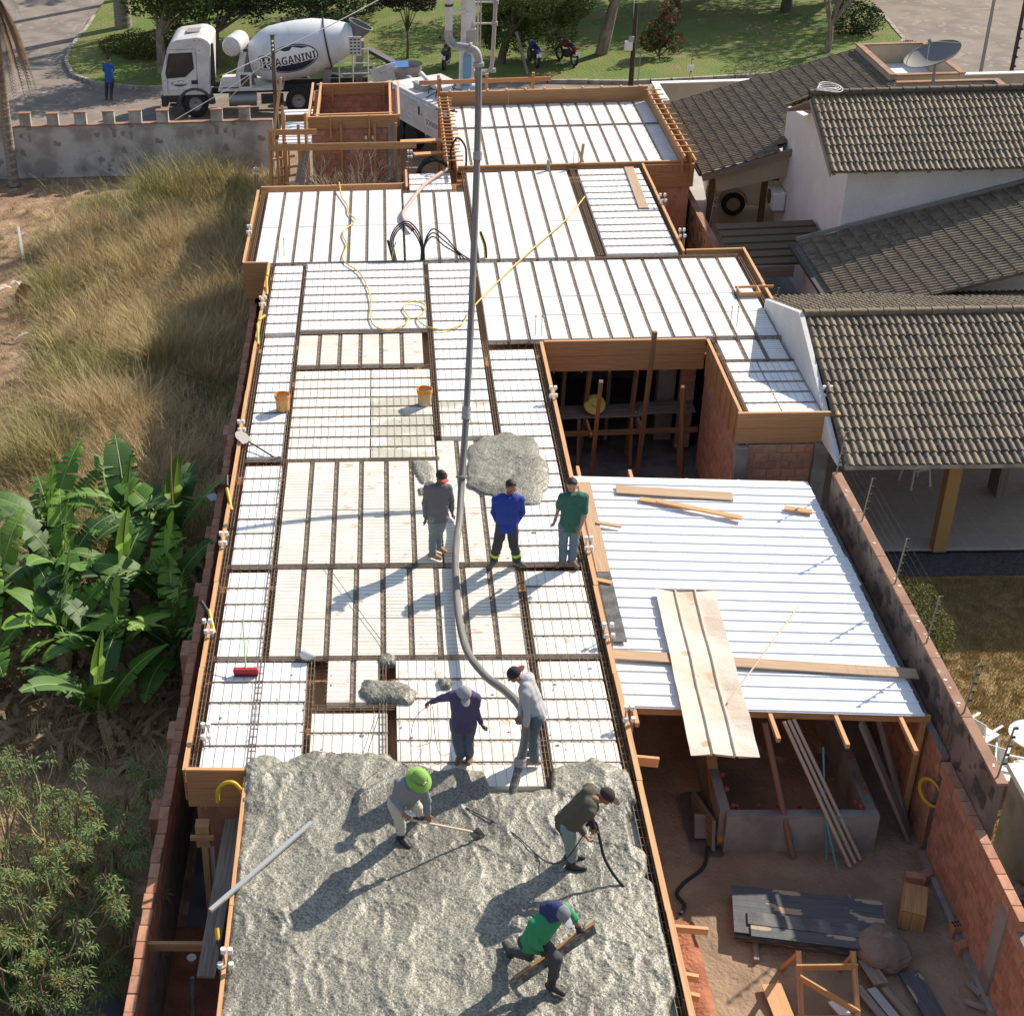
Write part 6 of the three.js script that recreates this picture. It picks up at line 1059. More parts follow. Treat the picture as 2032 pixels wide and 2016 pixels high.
// leaf: rib curve from base; az heading, e0 starting elevation, bend total droop; ragged splits along the blade
function bigLeaf(base, az, e0, bend, L, W, rag, fold = 0.35) {
  const n = 22, pos = [], idx = [], rib = []; let p = base.clone(), el = e0; const hd = new THREE.Vector3(Math.cos(az), 0, Math.sin(az)), sd = new THREE.Vector3(-hd.z, 0, hd.x), twist = rr(-0.5, 0.5);
  const row = [];
  for (let i = 0; i <= n; i++) {
    const s = i / n, t = hd.clone().multiplyScalar(Math.cos(el)).add(new THREE.Vector3(0, Math.sin(el), 0)), up = new THREE.Vector3().crossVectors(sd, t).negate(); if (up.y < 0 && el < 1.4) up.negate();
    rib.push(p.clone()); row.push([p.clone(), t, up]); p = p.clone().addScaledVector(t, L / n); el -= bend / n * (0.4 + 1.2 * s);
  }
  for (let i = 0; i < n; i++) {
    const split = rnd() < rag;   // each strip may separate from the next and droop
    for (const q of [-1, 1]) {
      const droop = split ? rr(0.1, 0.5) : 0, k = pos.length / 3;
      for (const [j, cut] of [[i, 0], [i + 1, split ? 0.18 : 0]]) {
        const s = Math.min(1, (j + 0.5) / n), w = W * Math.pow(Math.sin(Math.PI * Math.min(0.985, Math.max(0.02, 0.04 + s * 0.95))), 0.55) * (j < 2 ? 0.15 + 0.35 * j : 1) * rr(0.97, 1.02), [c, t, up] = row[j], side = sd.clone().applyAxisAngle(t, twist * s);
        for (const f of [0, 0.5, 1]) { const v = c.clone().addScaledVector(side, q * w * f * (1 - 0.25 * fold * f)).addScaledVector(up, fold * w * f * (1 - 0.7 * f) - droop * w * f * f).addScaledVector(t, -cut * (L / n) * f * 2 + 0.12 * w * f); pos.push(v.x, v.y, v.z); }
      }
      for (let f = 0; f < 2; f++) { const a = k + f, b = k + 3 + f; if (q > 0) idx.push(a, b, a + 1, a + 1, b, b + 1); else idx.push(a, a + 1, b, a + 1, b + 1, b); }
    }
  }
  const g = new THREE.BufferGeometry(); g.setAttribute('position', new THREE.Float32BufferAttribute(pos, 3)); g.setAttribute('uv', new THREE.Float32BufferAttribute(new Float32Array(pos.length / 3 * 2), 2)); g.setIndex(idx); g.computeVertexNormals();
  return [g, taper(rib, 0.022, 0.005, 20, 5)];
}
function banana(x, d, h, leaves, label, o = {}) {
  const t = thing('banana_plant', label, 'banana plant', 'banana plants on the lot'), top = V(x + rr(-0.15, 0.15), h, d + rr(-0.15, 0.15));
  part('stem', taper([V(x, -0.05, d), V(x + rr(-0.05, 0.05), h * 0.5, d), top], 0.13, 0.07, 8, 9), stemMat, t);
  for (let i = 0; i < leaves; i++) {
    const az = o.az !== undefined ? o.az + rr(-0.5, 0.5) : i * 2.4 + rr(-0.4, 0.4), young = i === 0, e0 = young ? 1.45 : rr(0.75, 1.25), [lg, rg] = bigLeaf(top.clone().add(new THREE.Vector3(0, -0.08 * i, 0)), az, e0, young ? 0.15 : rr(0.7, 1.7), rr(1.55, 2.1) * (young ? 0.9 : 1), rr(0.27, 0.36), rnd() < 0.55 ? 0.12 : 0.45, rr(0.15, 0.45));
    const lf = part('leaf', lg, banMats[Math.floor(rnd() * 4)], t); part('midrib', rg, ribMat, lf);
  }
  for (let i = 0; i < (o.dead ?? 3); i++) { const [lg] = bigLeaf(top.clone().add(new THREE.Vector3(0, -0.25, 0)), rr(0, 6.28), -0.6, 0.9, rr(0.9, 1.4), 0.12, 0.8, 0.5); part('dead_leaf', lg, deadLeaf, t); }
}
seed(72);
[[-7.1, 26.6, 1.35, 8, 'banana plant with two upright folded leaves, upper left of the clump'], [-8.5, 25.6, 1.5, 8, 'banana plant at left picture edge, upper part'], [-5.35, 26.6, 1.5, 8, 'banana plant with bright upright leaf at top of clump'], [-4.55, 26.3, 1.3, 6, 'banana plant near boundary wall with brown dried tip'], [-6.35, 25.0, 1.2, 8, 'banana plant with ragged tall leaf in clump middle'], [-7.6, 24.2, 1.2, 8, 'banana plant with long drooping leaves, left of middle'], [-5.2, 24.8, 1.15, 8, 'banana plant with broad crossing leaves right of middle'], [-4.3, 24.6, 1.0, 7, 'banana plant in shade along boundary wall, upper'], [-4.15, 22.9, 0.9, 7, 'banana plant in shade along boundary wall, lower'], [-6.1, 23.3, 1.05, 8, 'banana plant with sunlit pale leaf undersides below middle'], [-5.2, 22.8, 1.0, 7, 'banana plant with bright upright young leaf low in clump'], [-7.5, 22.6, 1.1, 7, 'banana plant at left edge with long sunlit leaf'], [-5.1, 21.2, 0.9, 6, 'small banana plant at bottom of clump among dead leaves']].forEach(([x, d, h, n, l], i) => banana(x, d, h, n, l, { dead: i > 6 ? 7 : 3 }));
{ // dry leaf litter under the bananas
  seed(73); const gs = []; for (let i = 0; i < 420; i++) { const [g] = bigLeaf(V(rr(-8.8, -3.8), rr(0.02, 0.35), rr(20.4, 27)), rr(0, 6.28), rr(-0.2, 0.3), rr(0.2, 1.2), rr(0.3, 0.8), rr(0.04, 0.1), 0.7, 0.6); gs.push(g); }
  const m = part('leaf_litter', mergeGeometries(gs), deadLeaf, scene); m.userData = { kind: 'stuff', label: 'dry brown banana leaf litter under the clump', category: 'leaf litter' };
}
solo('dry_stalk', taper([V(-4.35, 0, 26.1), V(-4.33, 2.2, 26.05), V(-4.25, 3.4, 26.0)], 0.04, 0.015, 12, 6), deadLeaf, 'dried brown stalk standing above bananas near boundary wall', 'stalk');
// ---------------------------------------------------------------- branching shrubs with palmate leaves
const shrubBark = mottled([0.38, 0.34, 0.17], [0.28, 0.24, 0.12], { size: 0.6, f: 4, s: 63, n: 64 });
function shrub(x, d, h, label, n = 7) {
  const t = thing('castor_shrub', label, 'shrub', 'branching shrubs on the lot'), br = [], leaf = [], col = [], spike = [];
  const palmate = (p, s) => { const yaw = rr(0, 6.28), tilt = rr(-0.5, 0.5), g = rr(0.75, 1.3), c = rnd() < 0.15 ? [0.2, 0.16, 0.04] : [0.16 * g, 0.22 * g, 0.08 * g], e = new THREE.Quaternion().setFromEuler(new THREE.Euler(tilt, yaw, rr(-0.4, 0.4))); for (let k = 0; k < 8; k++) { const a = -2.5 + k * 0.72, L = s * (1 - 0.06 * Math.abs(k - 3.5)), q = (r, b, y) => p.clone().add(new THREE.Vector3(r * Math.cos(b), y, r * Math.sin(b)).applyQuaternion(e)); const A = q(0.01, a, 0), B = q(L * 0.55, a - 0.16, 0.02), C = q(L * 0.55, a + 0.16, 0.02), E = q(L, a, -0.05); for (const v of [A, B, C, B, E, C]) { leaf.push(v.x, v.y, v.z); col.push(...c); } } };
  const grow = (p, dir, L, r, lev) => {
    const e = p.clone().addScaledVector(dir, L), m = p.clone().lerp(e, 0.5).add(new THREE.Vector3(rr(-0.06, 0.06), rr(-0.04, 0.04), rr(-0.06, 0.06))); br.push(taper([p, m, e], r, r * 0.65, 5, 6));
    if (lev >= 3) { for (let i = 0; i < 3; i++) palmate(e.clone().add(new THREE.Vector3(rr(-0.12, 0.12), rr(-0.12, 0.08), rr(-0.12, 0.12))), rr(0.12, 0.21)); if (rnd() < 0.5) spike.push(taper([e, e.clone().add(new THREE.Vector3(0, 0.1, 0)), e.clone().add(new THREE.Vector3(rr(-0.04, 0.04), 0.24, rr(-0.04, 0.04)))], 0.022, 0.008, 5, 5)); return; }
    const k = lev === 0 ? 3 : 2; for (let i = 0; i < k; i++) { const nd = dir.clone().add(new THREE.Vector3(rr(-0.8, 0.8), rr(-0.1, 0.5), rr(-0.8, 0.8))).normalize(); grow(e, nd, L * rr(0.65, 0.95), r * 0.68, lev + 1); }
  };
  for (let i = 0; i < n; i++) grow(V(x + rr(-0.15, 0.15), 0, d + rr(-0.15, 0.15)), new THREE.Vector3(Math.cos(i * 2.4) * 0.75, 1, Math.sin(i * 2.4) * 0.75).normalize(), h * rr(0.3, 0.42), 0.036, 0);
  part('branches', merge(br), shrubBark, t);
  const g = new THREE.BufferGeometry(); g.setAttribute('position', new THREE.Float32BufferAttribute(leaf, 3)); g.setAttribute('color', new THREE.Float32BufferAttribute(col, 3)); g.computeVertexNormals(); part('leaves', g, leafMat, t);
  if (spike.length) part('seed_spikes', merge(spike), plain(0.16, 0.1, 0.07, 0.9), t);
}
seed(74);
[[-5.35, 16.5, 2.6, 'tall branching shrub with palmate leaves, middle of lower left', 5], [-6.1, 17.4, 2.6, 'branching shrub with seed spikes at left edge, upper', 5], [-4.6, 17.2, 2.2, 'thin branching shrub nearest the boundary wall', 4], [-5.6, 15.3, 2.2, 'dense leafy shrub at left edge, lower', 7], [-4.95, 14.5, 1.7, 'leafy shrub at bottom left corner', 6], [-4.35, 15.9, 1.5, 'low bare-branched shrub reaching toward boundary wall', 3]].forEach((a) => shrub(...a));
{ // strap-leaved plants
  seed(75);
  [[-5.75, 15.9, 'strap-leaved plant under the shrubs at left edge'], [-5.15, 15.6, 'strap-leaved plant beside grey dome, dark green'], [-5.5, 15.1, 'strap-leaved plant at bottom left corner']].forEach(([x, d, l]) => { const t = thing('strap_plant', l, 'plant', 'strap-leaved plants'); for (let i = 0; i < 15; i++) { const [g] = bigLeaf(V(x, 0.1, d), i * 2.4, rr(0.5, 1.3), rr(1.2, 2.0), rr(0.6, 0.95), 0.05, 0, 0.4); part('leaf', g, banMats[i % 2 ? 3 : 1], t); } });
}
solo('tank_lid', new THREE.SphereGeometry(0.62, 32, 12, 0, 6.2832, 0, 1.35).scale(1, 0.62, 1).translate(-4.45, 0.05, -14.75), plain(0.14, 0.17, 0.19, 0.6), 'grey-blue plastic dome of a water tank at bottom left', 'water tank');
{ // soil litter and debris
  seed(76); const gs = []; for (let i = 0; i < 900; i++) { const x = rr(-14, -3.7), d = rr(13, 53); if (x > -9.5 && d > 29 && rnd() < 0.8) continue; const L = rr(0.1, 0.5), a = rr(0, 3.14); gs.push(bar(V(x, 0.05, d), V(x + Math.cos(a) * L, rr(0.03, 0.12), d + Math.sin(a) * L), rr(0.01, 0.03), 0.008)); }
  const m = part('straw_litter', merge(gs), deadMat, scene); m.userData = { kind: 'stuff', label: 'scattered straw and dry twigs on bare soil of the lot', category: 'straw' };
}
{
  const t = thing('dead_trunk', 'cut brown stump with pale torn bark among dry grass', 'stump');
  part('stump', taper([V(-10.7, 0, 41.3), V(-10.75, 0.3, 41.35), V(-10.6, 0.6, 41.5)], 0.24, 0.17, 8, 9), plain(0.24, 0.12, 0.05, 0.9), t);
  for (let i = 0; i < 4; i++) part('bark_strip', bigLeaf(V(-10.9 + rr(-0.3, 0.3), 0.5, 41.5), 2 + i, 0.6, 1.4, 0.5, 0.09, 0.2, 0.5)[0], huskMat, t);
}
{
  seed(77); const t = thing('husk_pile', 'pale dried husks lying on bare lot soil at left', 'husks');
  for (let i = 0; i < 7; i++) part('husk', bigLeaf(V(-9.9 + rr(-0.7, 0.5), 0.04, 38.6 + rr(-0.3, 0.4)), rr(0, 6.28), 0.5, 1.2, rr(0.5, 0.9), rr(0.06, 0.12), 0.3, 0.6)[0], i % 2 ? huskMat : deadLeaf, t);
  for (let i = 0; i < 3; i++) part('husk', bigLeaf(V(-8.5 + rr(-0.2, 0.2), 0.25, 38.3), rr(0, 6.28), 0.1, 1.2, 0.5, 0.08, 0.3, 0.6)[0], huskMat, t);
}
solo('wood_stake', bar(V(-11.5, 0.0, 45.1), V(-11.75, 0.75, 46.0), 0.08, 0.05), M.pvc, 'pale wooden stake leaning in dry grass at left', 'stake');
solo('plastic_scrap', rbox(0.22, 0.05, 0.3, 0.02).rotateY(0.5).translate(-3.68, 1.42, -27.4), plain(0.42, 0.46, 0.5, 0.5), 'pale grey plastic scrap beside boundary wall above bananas', 'scrap');
{ // bare twiggy bush by the tower
  seed(78); const t = thing('twig_bush', 'leafless grey twiggy bush in front of brick tower', 'bush'), gs = [];
  const grow = (p, dir, L, r, lev) => { const e = p.clone().addScaledVector(dir, L); gs.push(rod(p, e, r, r * 0.7, 4)); if (lev > 4) return; for (let i = 0; i < (lev < 1 ? 4 : 2); i++) grow(e, dir.clone().add(new THREE.Vector3(rr(-0.9, 0.9), rr(-0.3, 0.5), rr(-0.6, 0.6))).normalize(), L * rr(0.6, 0.85), r * 0.68, lev + 1); };
  for (let i = 0; i < 12; i++) grow(V(-1.35 + rr(-0.35, 0.35), 0, 43.4), new THREE.Vector3(rr(-0.35, 0.35), 1, rr(-0.25, 0.25)).normalize(), rr(0.95, 1.12), 0.026, 0);
  part('branches', merge(gs), plain(0.4, 0.34, 0.26, 0.9), t);
}
// ---------------------------------------------------------------- people: fields of tapered capsules, meshed with surface nets
const POSE = {   // joints: x, height, depth in metres
  lime: { hd: [0.35, 4.50, 14.88], nk: [0.24, 4.46, 14.88], sl: [0.10, 4.40, 14.91], sr: [0.39, 4.36, 14.86], el: [0.03, 4.10, 14.98], wl: [0.14, 3.98, 14.85], er: [0.45, 4.06, 14.96], wr: [0.46, 3.84, 14.95], hl: [0.04, 3.92, 15.06], hr: [0.24, 3.90, 15.20], kl: [0.10, 3.58, 15.11], kr: [0.32, 3.58, 15.39], al: [0.12, 3.22, 15.18], ar: [0.37, 3.22, 15.61], tl: [0.15, 3.15, 15.14], tr: [0.41, 3.15, 15.62] },
  olive: { hd: [2.68, 4.42, 14.63], nk: [2.55, 4.44, 14.55], sl: [2.44, 4.34, 14.52], sr: [2.51, 4.40, 14.68], el: [2.31, 4.06, 14.63], wl: [2.39, 3.90, 14.55], er: [2.49, 4.06, 14.73], wr: [2.49, 3.96, 14.67], hl: [2.21, 3.96, 14.62], hr: [2.21, 3.98, 14.74], kl: [2.30, 3.58, 14.68], kr: [2.30, 3.60, 14.74], al: [2.33, 3.22, 14.73], ar: [2.33, 3.22, 14.78], tl: [2.39, 3.15, 14.73], tr: [2.39, 3.15, 14.79] },
  green: { hd: [1.90, 4.46, 12.60], nk: [1.78, 4.42, 12.64], sl: [1.60, 4.34, 12.55], sr: [1.96, 4.36, 12.76], el: [1.60, 4.06, 12.55], wl: [1.71, 3.86, 12.60], er: [2.11, 4.08, 12.88], wr: [2.18, 3.86, 12.94], hl: [1.55, 3.84, 12.76], hr: [1.70, 3.86, 12.76], kl: [1.60, 3.48, 12.90], kr: [1.88, 3.74, 12.61], al: [1.40, 3.26, 13.18], ar: [1.86, 3.26, 12.64], tl: [1.36, 3.17, 13.31], tr: [1.90, 3.15, 12.61] },
  purple: { hd: [0.99, 4.70, 16.30], nk: [1.00, 4.52, 16.53], sl: [0.87, 4.48, 16.61], sr: [1.12, 4.48, 16.56], el: [0.73, 4.34, 16.76], wl: [0.57, 4.20, 16.86], er: [1.17, 4.22, 16.62], wr: [1.24, 4.02, 16.62], hl: [0.92, 4.02, 16.54], hr: [1.08, 4.02, 16.54], kl: [0.93, 3.62, 16.70], kr: [1.08, 3.62, 16.72], al: [0.98, 3.22, 16.89], ar: [1.11, 3.22, 16.90], tl: [0.91, 3.15, 16.77], tr: [1.07, 3.15, 16.75] },
  hoodie: { hd: [1.68, 4.62, 16.89], nk: [1.81, 4.50, 16.94], sl: [1.82, 4.40, 16.83], sr: [1.95, 4.44, 16.90], el: [1.87, 4.16, 16.85], wl: [1.83, 4.00, 16.78], er: [1.85, 4.14, 16.77], wr: [1.84, 3.98, 16.77], hl: [1.98, 4.02, 16.67], hr: [2.09, 4.04, 16.73], kl: [1.97, 3.62, 16.78], kr: [2.01, 3.62, 16.81], al: [2.02, 3.22, 16.80], ar: [2.02, 3.22, 16.85], tl: [1.86, 3.15, 16.80], tr: [1.86, 3.15, 16.82] },
  grey: { hd: [0.90, 4.72, 22.27], nk: [0.86, 4.56, 22.40], sl: [0.66, 4.50, 22.31], sr: [1.01, 4.50, 22.31], el: [0.62, 4.22, 22.29], wl: [0.63, 3.98, 22.24], er: [1.07, 4.26, 22.33], wr: [1.08, 4.04, 22.32], hl: [0.75, 4.02, 22.13], hr: [0.93, 4.02, 22.16], kl: [0.76, 3.60, 22.29], kr: [0.86, 3.62, 22.33], al: [0.75, 3.21, 22.28], ar: [0.86, 3.21, 22.51], tl: [0.86, 3.15, 22.21], tr: [0.93, 3.15, 22.45] },
  blue: { hd: [2.04, 4.66, 22.02], nk: [2.03, 4.50, 22.05], sl: [1.80, 4.45, 21.99], sr: [2.20, 4.45, 21.98], el: [1.77, 4.18, 22.03], wl: [1.85, 3.98, 21.98], er: [2.24, 4.18, 22.02], wr: [2.14, 3.98, 21.98], hl: [1.90, 4.00, 21.84], hr: [2.07, 4.00, 21.83], kl: [1.83, 3.58, 21.89], kr: [2.12, 3.58, 21.89], al: [1.79, 3.22, 22.02], ar: [2.20, 3.22, 22.02], tl: [1.76, 3.15, 21.97], tr: [2.24, 3.15, 21.98] },
  tee: { hd: [3.03, 4.74, 21.91], nk: [3.07, 4.58, 22.00], sl: [2.89, 4.52, 21.91], sr: [3.24, 4.52, 21.90], el: [2.84, 4.24, 22.01], wl: [2.80, 4.04, 22.01], er: [3.25, 4.22, 21.78], wr: [3.18, 4.00, 21.74], hl: [2.94, 4.02, 21.82], hr: [3.13, 4.02, 21.81], kl: [2.96, 3.60, 21.98], kr: [3.13, 3.60, 21.94], al: [2.96, 3.21, 22.02], ar: [3.12, 3.21, 22.01], tl: [2.86, 3.15, 21.90], tr: [3.17, 3.15, 21.93] },
  street: { hd: [-11.45, 1.62, 63.58], nk: [-11.49, 1.46, 63.65], sl: [-11.64, 1.40, 63.54], sr: [-11.31, 1.40, 63.51], el: [-11.71, 1.14, 63.68], wl: [-11.53, 1.16, 63.67], er: [-11.30, 1.14, 63.72], wr: [-11.44, 1.16, 63.75], hl: [-11.58, 0.88, 63.35], hr: [-11.36, 0.88, 63.33], kl: [-11.66, 0.47, 63.61], kr: [-11.45, 0.47, 63.59], al: [-11.69, 0.09, 63.57], ar: [-11.49, 0.09, 63.63], tl: [-11.69, 0.03, 63.33], tr: [-11.45, 0.03, 63.51] },
};
Object.assign(POSE.olive, { sl: [2.46, 4.33, 14.44], sr: [2.49, 4.42, 14.78], hl: [2.21, 3.95, 14.58], hr: [2.21, 3.97, 14.76], kl: [2.29, 3.57, 14.64], kr: [2.3, 3.59, 14.8], al: [2.33, 3.22, 14.68], ar: [2.33, 3.22, 14.87], tl: [2.48, 3.15, 14.66], tr: [2.48, 3.15, 14.86], wl: [2.42, 3.92, 14.5], wr: [2.53, 3.94, 14.66] });
Object.assign(POSE.hoodie, { sl: [1.84, 4.4, 16.76], sr: [1.92, 4.46, 17.06], hl: [2.02, 4.0, 16.74], hr: [2.05, 4.02, 16.92], kl: [1.98, 3.6, 16.8], kr: [2.01, 3.62, 16.98], al: [2.03, 3.21, 16.78], ar: [2.03, 3.21, 16.96], tl: [1.88, 3.15, 16.78], tr: [1.88, 3.15, 16.96], el: [1.88, 4.14, 16.7], wl: [1.87, 3.95, 16.62], er: [1.84, 4.16, 16.95], wr: [1.8, 3.98, 16.82], hd: [1.7, 4.62, 16.9] });
Object.assign(POSE.purple, { sl: [0.83, 4.48, 16.62], sr: [1.16, 4.48, 16.57], hd: [0.99, 4.68, 16.4], hl: [0.91, 3.98, 16.64], hr: [1.09, 3.98, 16.64], tl: [0.92, 3.15, 16.74], tr: [1.08, 3.15, 16.73] });
for (const k of ['grey', 'blue', 'tee', 'street']) for (const j of ['hl', 'hr', 'kl', 'kr']) { const s = j[0] === 'h' ? 1 : 0.5; POSE[k][j][1] -= 0.05 * s; POSE[k][j][2] += 0.1 * s; }
for (const k of ['al', 'ar']) POSE.street[k][2] = 63.55; POSE.street.tl[2] = 63.4; POSE.street.tr[2] = 63.41;
function nets(f, lo, hi, cell) {   // naive surface nets over a box; f < 0 inside
  const n = lo.map((v, i) => Math.max(3, Math.ceil((hi[i] - v) / cell) + 1)), [nx, ny, nz] = n, F = new Float32Array(nx * ny * nz);
  for (let k = 0, q = 0; k < nz; k++) for (let j = 0; j < ny; j++) for (let i = 0; i < nx; i++, q++) F[q] = f(lo[0] + i * cell, lo[1] + j * cell, lo[2] + k * cell);
  const id = new Int32Array(F.length).fill(-1), pos = [], idx = [], at = (i, j, k) => i + nx * (j + ny * k), off = [0, 1, nx, nx + 1, nx * ny, nx * ny + 1, nx * ny + nx, nx * ny + nx + 1];
  const E = [[0, 1], [2, 3], [4, 5], [6, 7], [0, 2], [1, 3], [4, 6], [5, 7], [0, 4], [1, 5], [2, 6], [3, 7]];
  for (let k = 0; k < nz - 1; k++) for (let j = 0; j < ny - 1; j++) for (let i = 0; i < nx - 1; i++) {
    const b = at(i, j, k); let m = 0; for (let c = 0; c < 8; c++) if (F[b + off[c]] < 0) m |= 1 << c; if (m === 0 || m === 255) continue;
    let x = 0, y = 0, z = 0, s = 0; for (const [p, q] of E) { const a = F[b + off[p]], d = F[b + off[q]]; if ((a < 0) === (d < 0)) continue; const t = a / (a - d); x += (p & 1) + t * ((q & 1) - (p & 1)); y += ((p >> 1) & 1) + t * (((q >> 1) & 1) - ((p >> 1) & 1)); z += ((p >> 2) & 1) + t * (((q >> 2) & 1) - ((p >> 2) & 1)); s++; }
    id[b] = pos.length / 3; pos.push(lo[0] + (i + x / s) * cell, lo[1] + (j + y / s) * cell, lo[2] + (k + z / s) * cell);
  }
  const st = [1, nx, nx * ny];
  for (let k = 1; k < nz - 1; k++) for (let j = 1; j < ny - 1; j++) for (let i = 1; i < nx - 1; i++) { const b = at(i, j, k); for (let a = 0; a < 3; a++) { const s0 = F[b] < 0; if (s0 === (F[b + st[a]] < 0)) continue; const u = st[(a + 1) % 3], v = st[(a + 2) % 3], A = id[b], B = id[b - u], C = id[b - u - v], D = id[b - v]; if (A < 0 || B < 0 || C < 0 || D < 0) continue; if (s0) idx.push(A, B, C, A, C, D); else idx.push(A, C, B, A, D, C); } }
  const g = new THREE.BufferGeometry(); g.setAttribute('position', new THREE.Float32BufferAttribute(pos, 3)); g.setIndex(idx); g.computeVertexNormals(); return g;
}
// capsule list -> smooth union field; a capsule is [a, b, ra, rb]
function field(caps, k = 0.025, extra = null) {
  const C = caps.map(([a, b, ra, rb]) => { const dx = b.x - a.x, dy = b.y - a.y, dz = b.z - a.z; return [a.x, a.y, a.z, dx, dy, dz, 1 / Math.max(1e-8, dx * dx + dy * dy + dz * dz), ra, rb - ra]; });
  return (x, y, z) => {
    let d = 1e3; for (let i = 0; i < C.length; i++) { const c = C[i], px = x - c[0], py = y - c[1], pz = z - c[2]; let t = (px * c[3] + py * c[4] + pz * c[5]) * c[6]; t = t < 0 ? 0 : t > 1 ? 1 : t; const ex = px - t * c[3], ey = py - t * c[4], ez = pz - t * c[5], v = Math.sqrt(ex * ex + ey * ey + ez * ez) - c[7] - t * c[8]; const h = Math.max(0, k - Math.abs(d - v)); d = Math.min(d, v) - h * h / (4 * k); }
    return extra ? extra(x, y, z, d) : d;
  };
}
const bounds = (caps, m = 0.05) => { const lo = [1e9, 1e9, 1e9], hi = [-1e9, -1e9, -1e9]; for (const [a, b, ra, rb] of caps) for (const [p, r] of [[a, ra], [b, rb]]) p.toArray().forEach((v, i) => { lo[i] = Math.min(lo[i], v - r - m); hi[i] = Math.max(hi[i], v + r + m); }); return [lo, hi]; };
const folds = (amp, s) => (x, y, z, d) => d > 0.06 ? d : d + amp * (fbm(x * 9 + z * 5, y * 13 - z * 4, s, 2) - 0.5) + amp * 0.6 * (fbm(x * 22 + y * 8, z * 20 + y * 9, s + 5, 2) - 0.5);
const weave = mottled([1, 1, 1], [0.76, 0.77, 0.78], { size: 0.6, f: 5, s: 70, n: 256, rough: 0.92, bump: 0.0015 });
const cloth = (r, g, b) => tint(weave, r, g, b);
function person(key, label, o) {
  const J = {}; for (const k in POSE[key]) J[k] = V(...POSE[key][k]);
  const t = thing('person', label, 'person'), mid = (a, b, s = 0.5) => a.clone().lerp(b, s), sh = mid(J.sl, J.sr), hp = mid(J.hl, J.hr), B = o.build ?? 1;
  const face = new THREE.Vector3(o.face[0], o.face[1], o.face[2]).normalize();   // z > 0 looks to the camera
  const hUp = new THREE.Vector3(0, 1, 0).addScaledVector(face, -face.y); if (hUp.lengthSq() < 0.05) hUp.set(0, 0.3, -1); hUp.addScaledVector(face, -hUp.dot(face)).normalize(); const hS = new THREE.Vector3().crossVectors(hUp, face).normalize();
  const H = (s, u, f) => J.hd.clone().addScaledVector(hS, s).addScaledVector(hUp, u).addScaledVector(face, f);
  const shorten = (a, b, s) => a.clone().lerp(b, s);
  // skeleton
  const bel = hp.clone().lerp(sh, 0.38), chest = hp.clone().lerp(sh, 0.78), fwd = new THREE.Vector3().crossVectors(J.sr.clone().sub(J.sl), sh.clone().sub(hp)).normalize(); if (fwd.dot(face) < 0) fwd.negate();
  const torso = [[mid(J.sl, J.sr, 0.25), mid(J.hl, J.hr, 0.22), 0.09 * B, 0.09 * B], [mid(J.sl, J.sr, 0.75), mid(J.hl, J.hr, 0.78), 0.09 * B, 0.09 * B], [chest, bel.clone().addScaledVector(fwd, 0.02), 0.11 * B, 0.11 * B], [J.nk, sh, 0.055, 0.09], [J.sl, J.sr, 0.068, 0.068]];
  const armU = (s, e) => [s, e, 0.062 * B, 0.046 * B], armL = (e, w) => [e, w, 0.045 * B, 0.03], legU = (h, k) => [h, k, 0.092 * B, 0.064 * B], legL = (k, a) => [k, shorten(k, a, 0.93), 0.06 * B, 0.042];
  const arms = [armU(J.sl, J.el), armL(J.el, J.wl), armU(J.sr, J.er), armL(J.er, J.wr)], legs = [legU(J.hl, J.kl), legL(J.kl, J.al), legU(J.hr, J.kr), legL(J.kr, J.ar), [J.hl, J.hr, 0.1 * B, 0.1 * B]];
  const thin = (c, e) => c.map(([a, b, r, q]) => [a, b, r - e, q - e]);
  const neck = [mid(J.nk, sh, 0.3), J.hd.clone().addScaledVector(hUp, -0.07).addScaledVector(face, -0.02), 0.055, 0.05];
  const bodyCaps = [...thin(torso, 0.014), ...thin(arms, 0.008), ...thin(legs, 0.014), neck];
  const pieces = [nets(field(bodyCaps), ...bounds(bodyCaps), 0.02)];
  // head
  const headCaps = [[H(0, 0.03, -0.025), H(0, 0.03, 0.012), 0.083, 0.08], [H(0, -0.045, 0.03), H(0, -0.02, 0.03), 0.052, 0.064], [H(0, 0.008, 0.088), H(0, -0.028, 0.104), 0.011, 0.015], [H(-0.026, -0.06, 0.062), H(0.026, -0.06, 0.062), 0.016, 0.016], [H(-0.03, 0.022, 0.076), H(0.03, 0.022, 0.076), 0.014, 0.014], [H(-0.084, 0.0, -0.005), H(-0.09, -0.02, -0.012), 0.014, 0.01], [H(0.084, 0.0, -0.005), H(0.09, -0.02, -0.012), 0.014, 0.01], neck];
  pieces.push(nets(field(headCaps, 0.018), ...bounds(headCaps.slice(0, 7), 0.03), 0.007));
  // hands: palm, four fingers of two bones, thumb from the side of the palm
  const hand = (e, w, side, grip) => {
    const a = w.clone().sub(e).normalize(), nrm = grip ? new THREE.Vector3(...grip).normalize() : new THREE.Vector3().crossVectors(a, new THREE.Vector3(0, 0, 1)).multiplyScalar(side).normalize(); const pn = nrm.addScaledVector(a, -nrm.dot(a)).normalize(), s = new THREE.Vector3().crossVectors(a, pn).multiplyScalar(side).normalize();
    const P = (l, q, n) => w.clone().addScaledVector(a, l).addScaledVector(s, q).addScaledVector(pn, n), cp = [[P(-0.02, 0, 0), P(0.02, 0, 0), 0.028, 0.03], [P(0.02, -0.024, 0), P(0.085, -0.03, 0.004), 0.019, 0.016], [P(0.02, 0.0, 0), P(0.09, 0.0, 0), 0.02, 0.016], [P(0.02, 0.024, 0), P(0.085, 0.03, 0.004), 0.019, 0.015]];
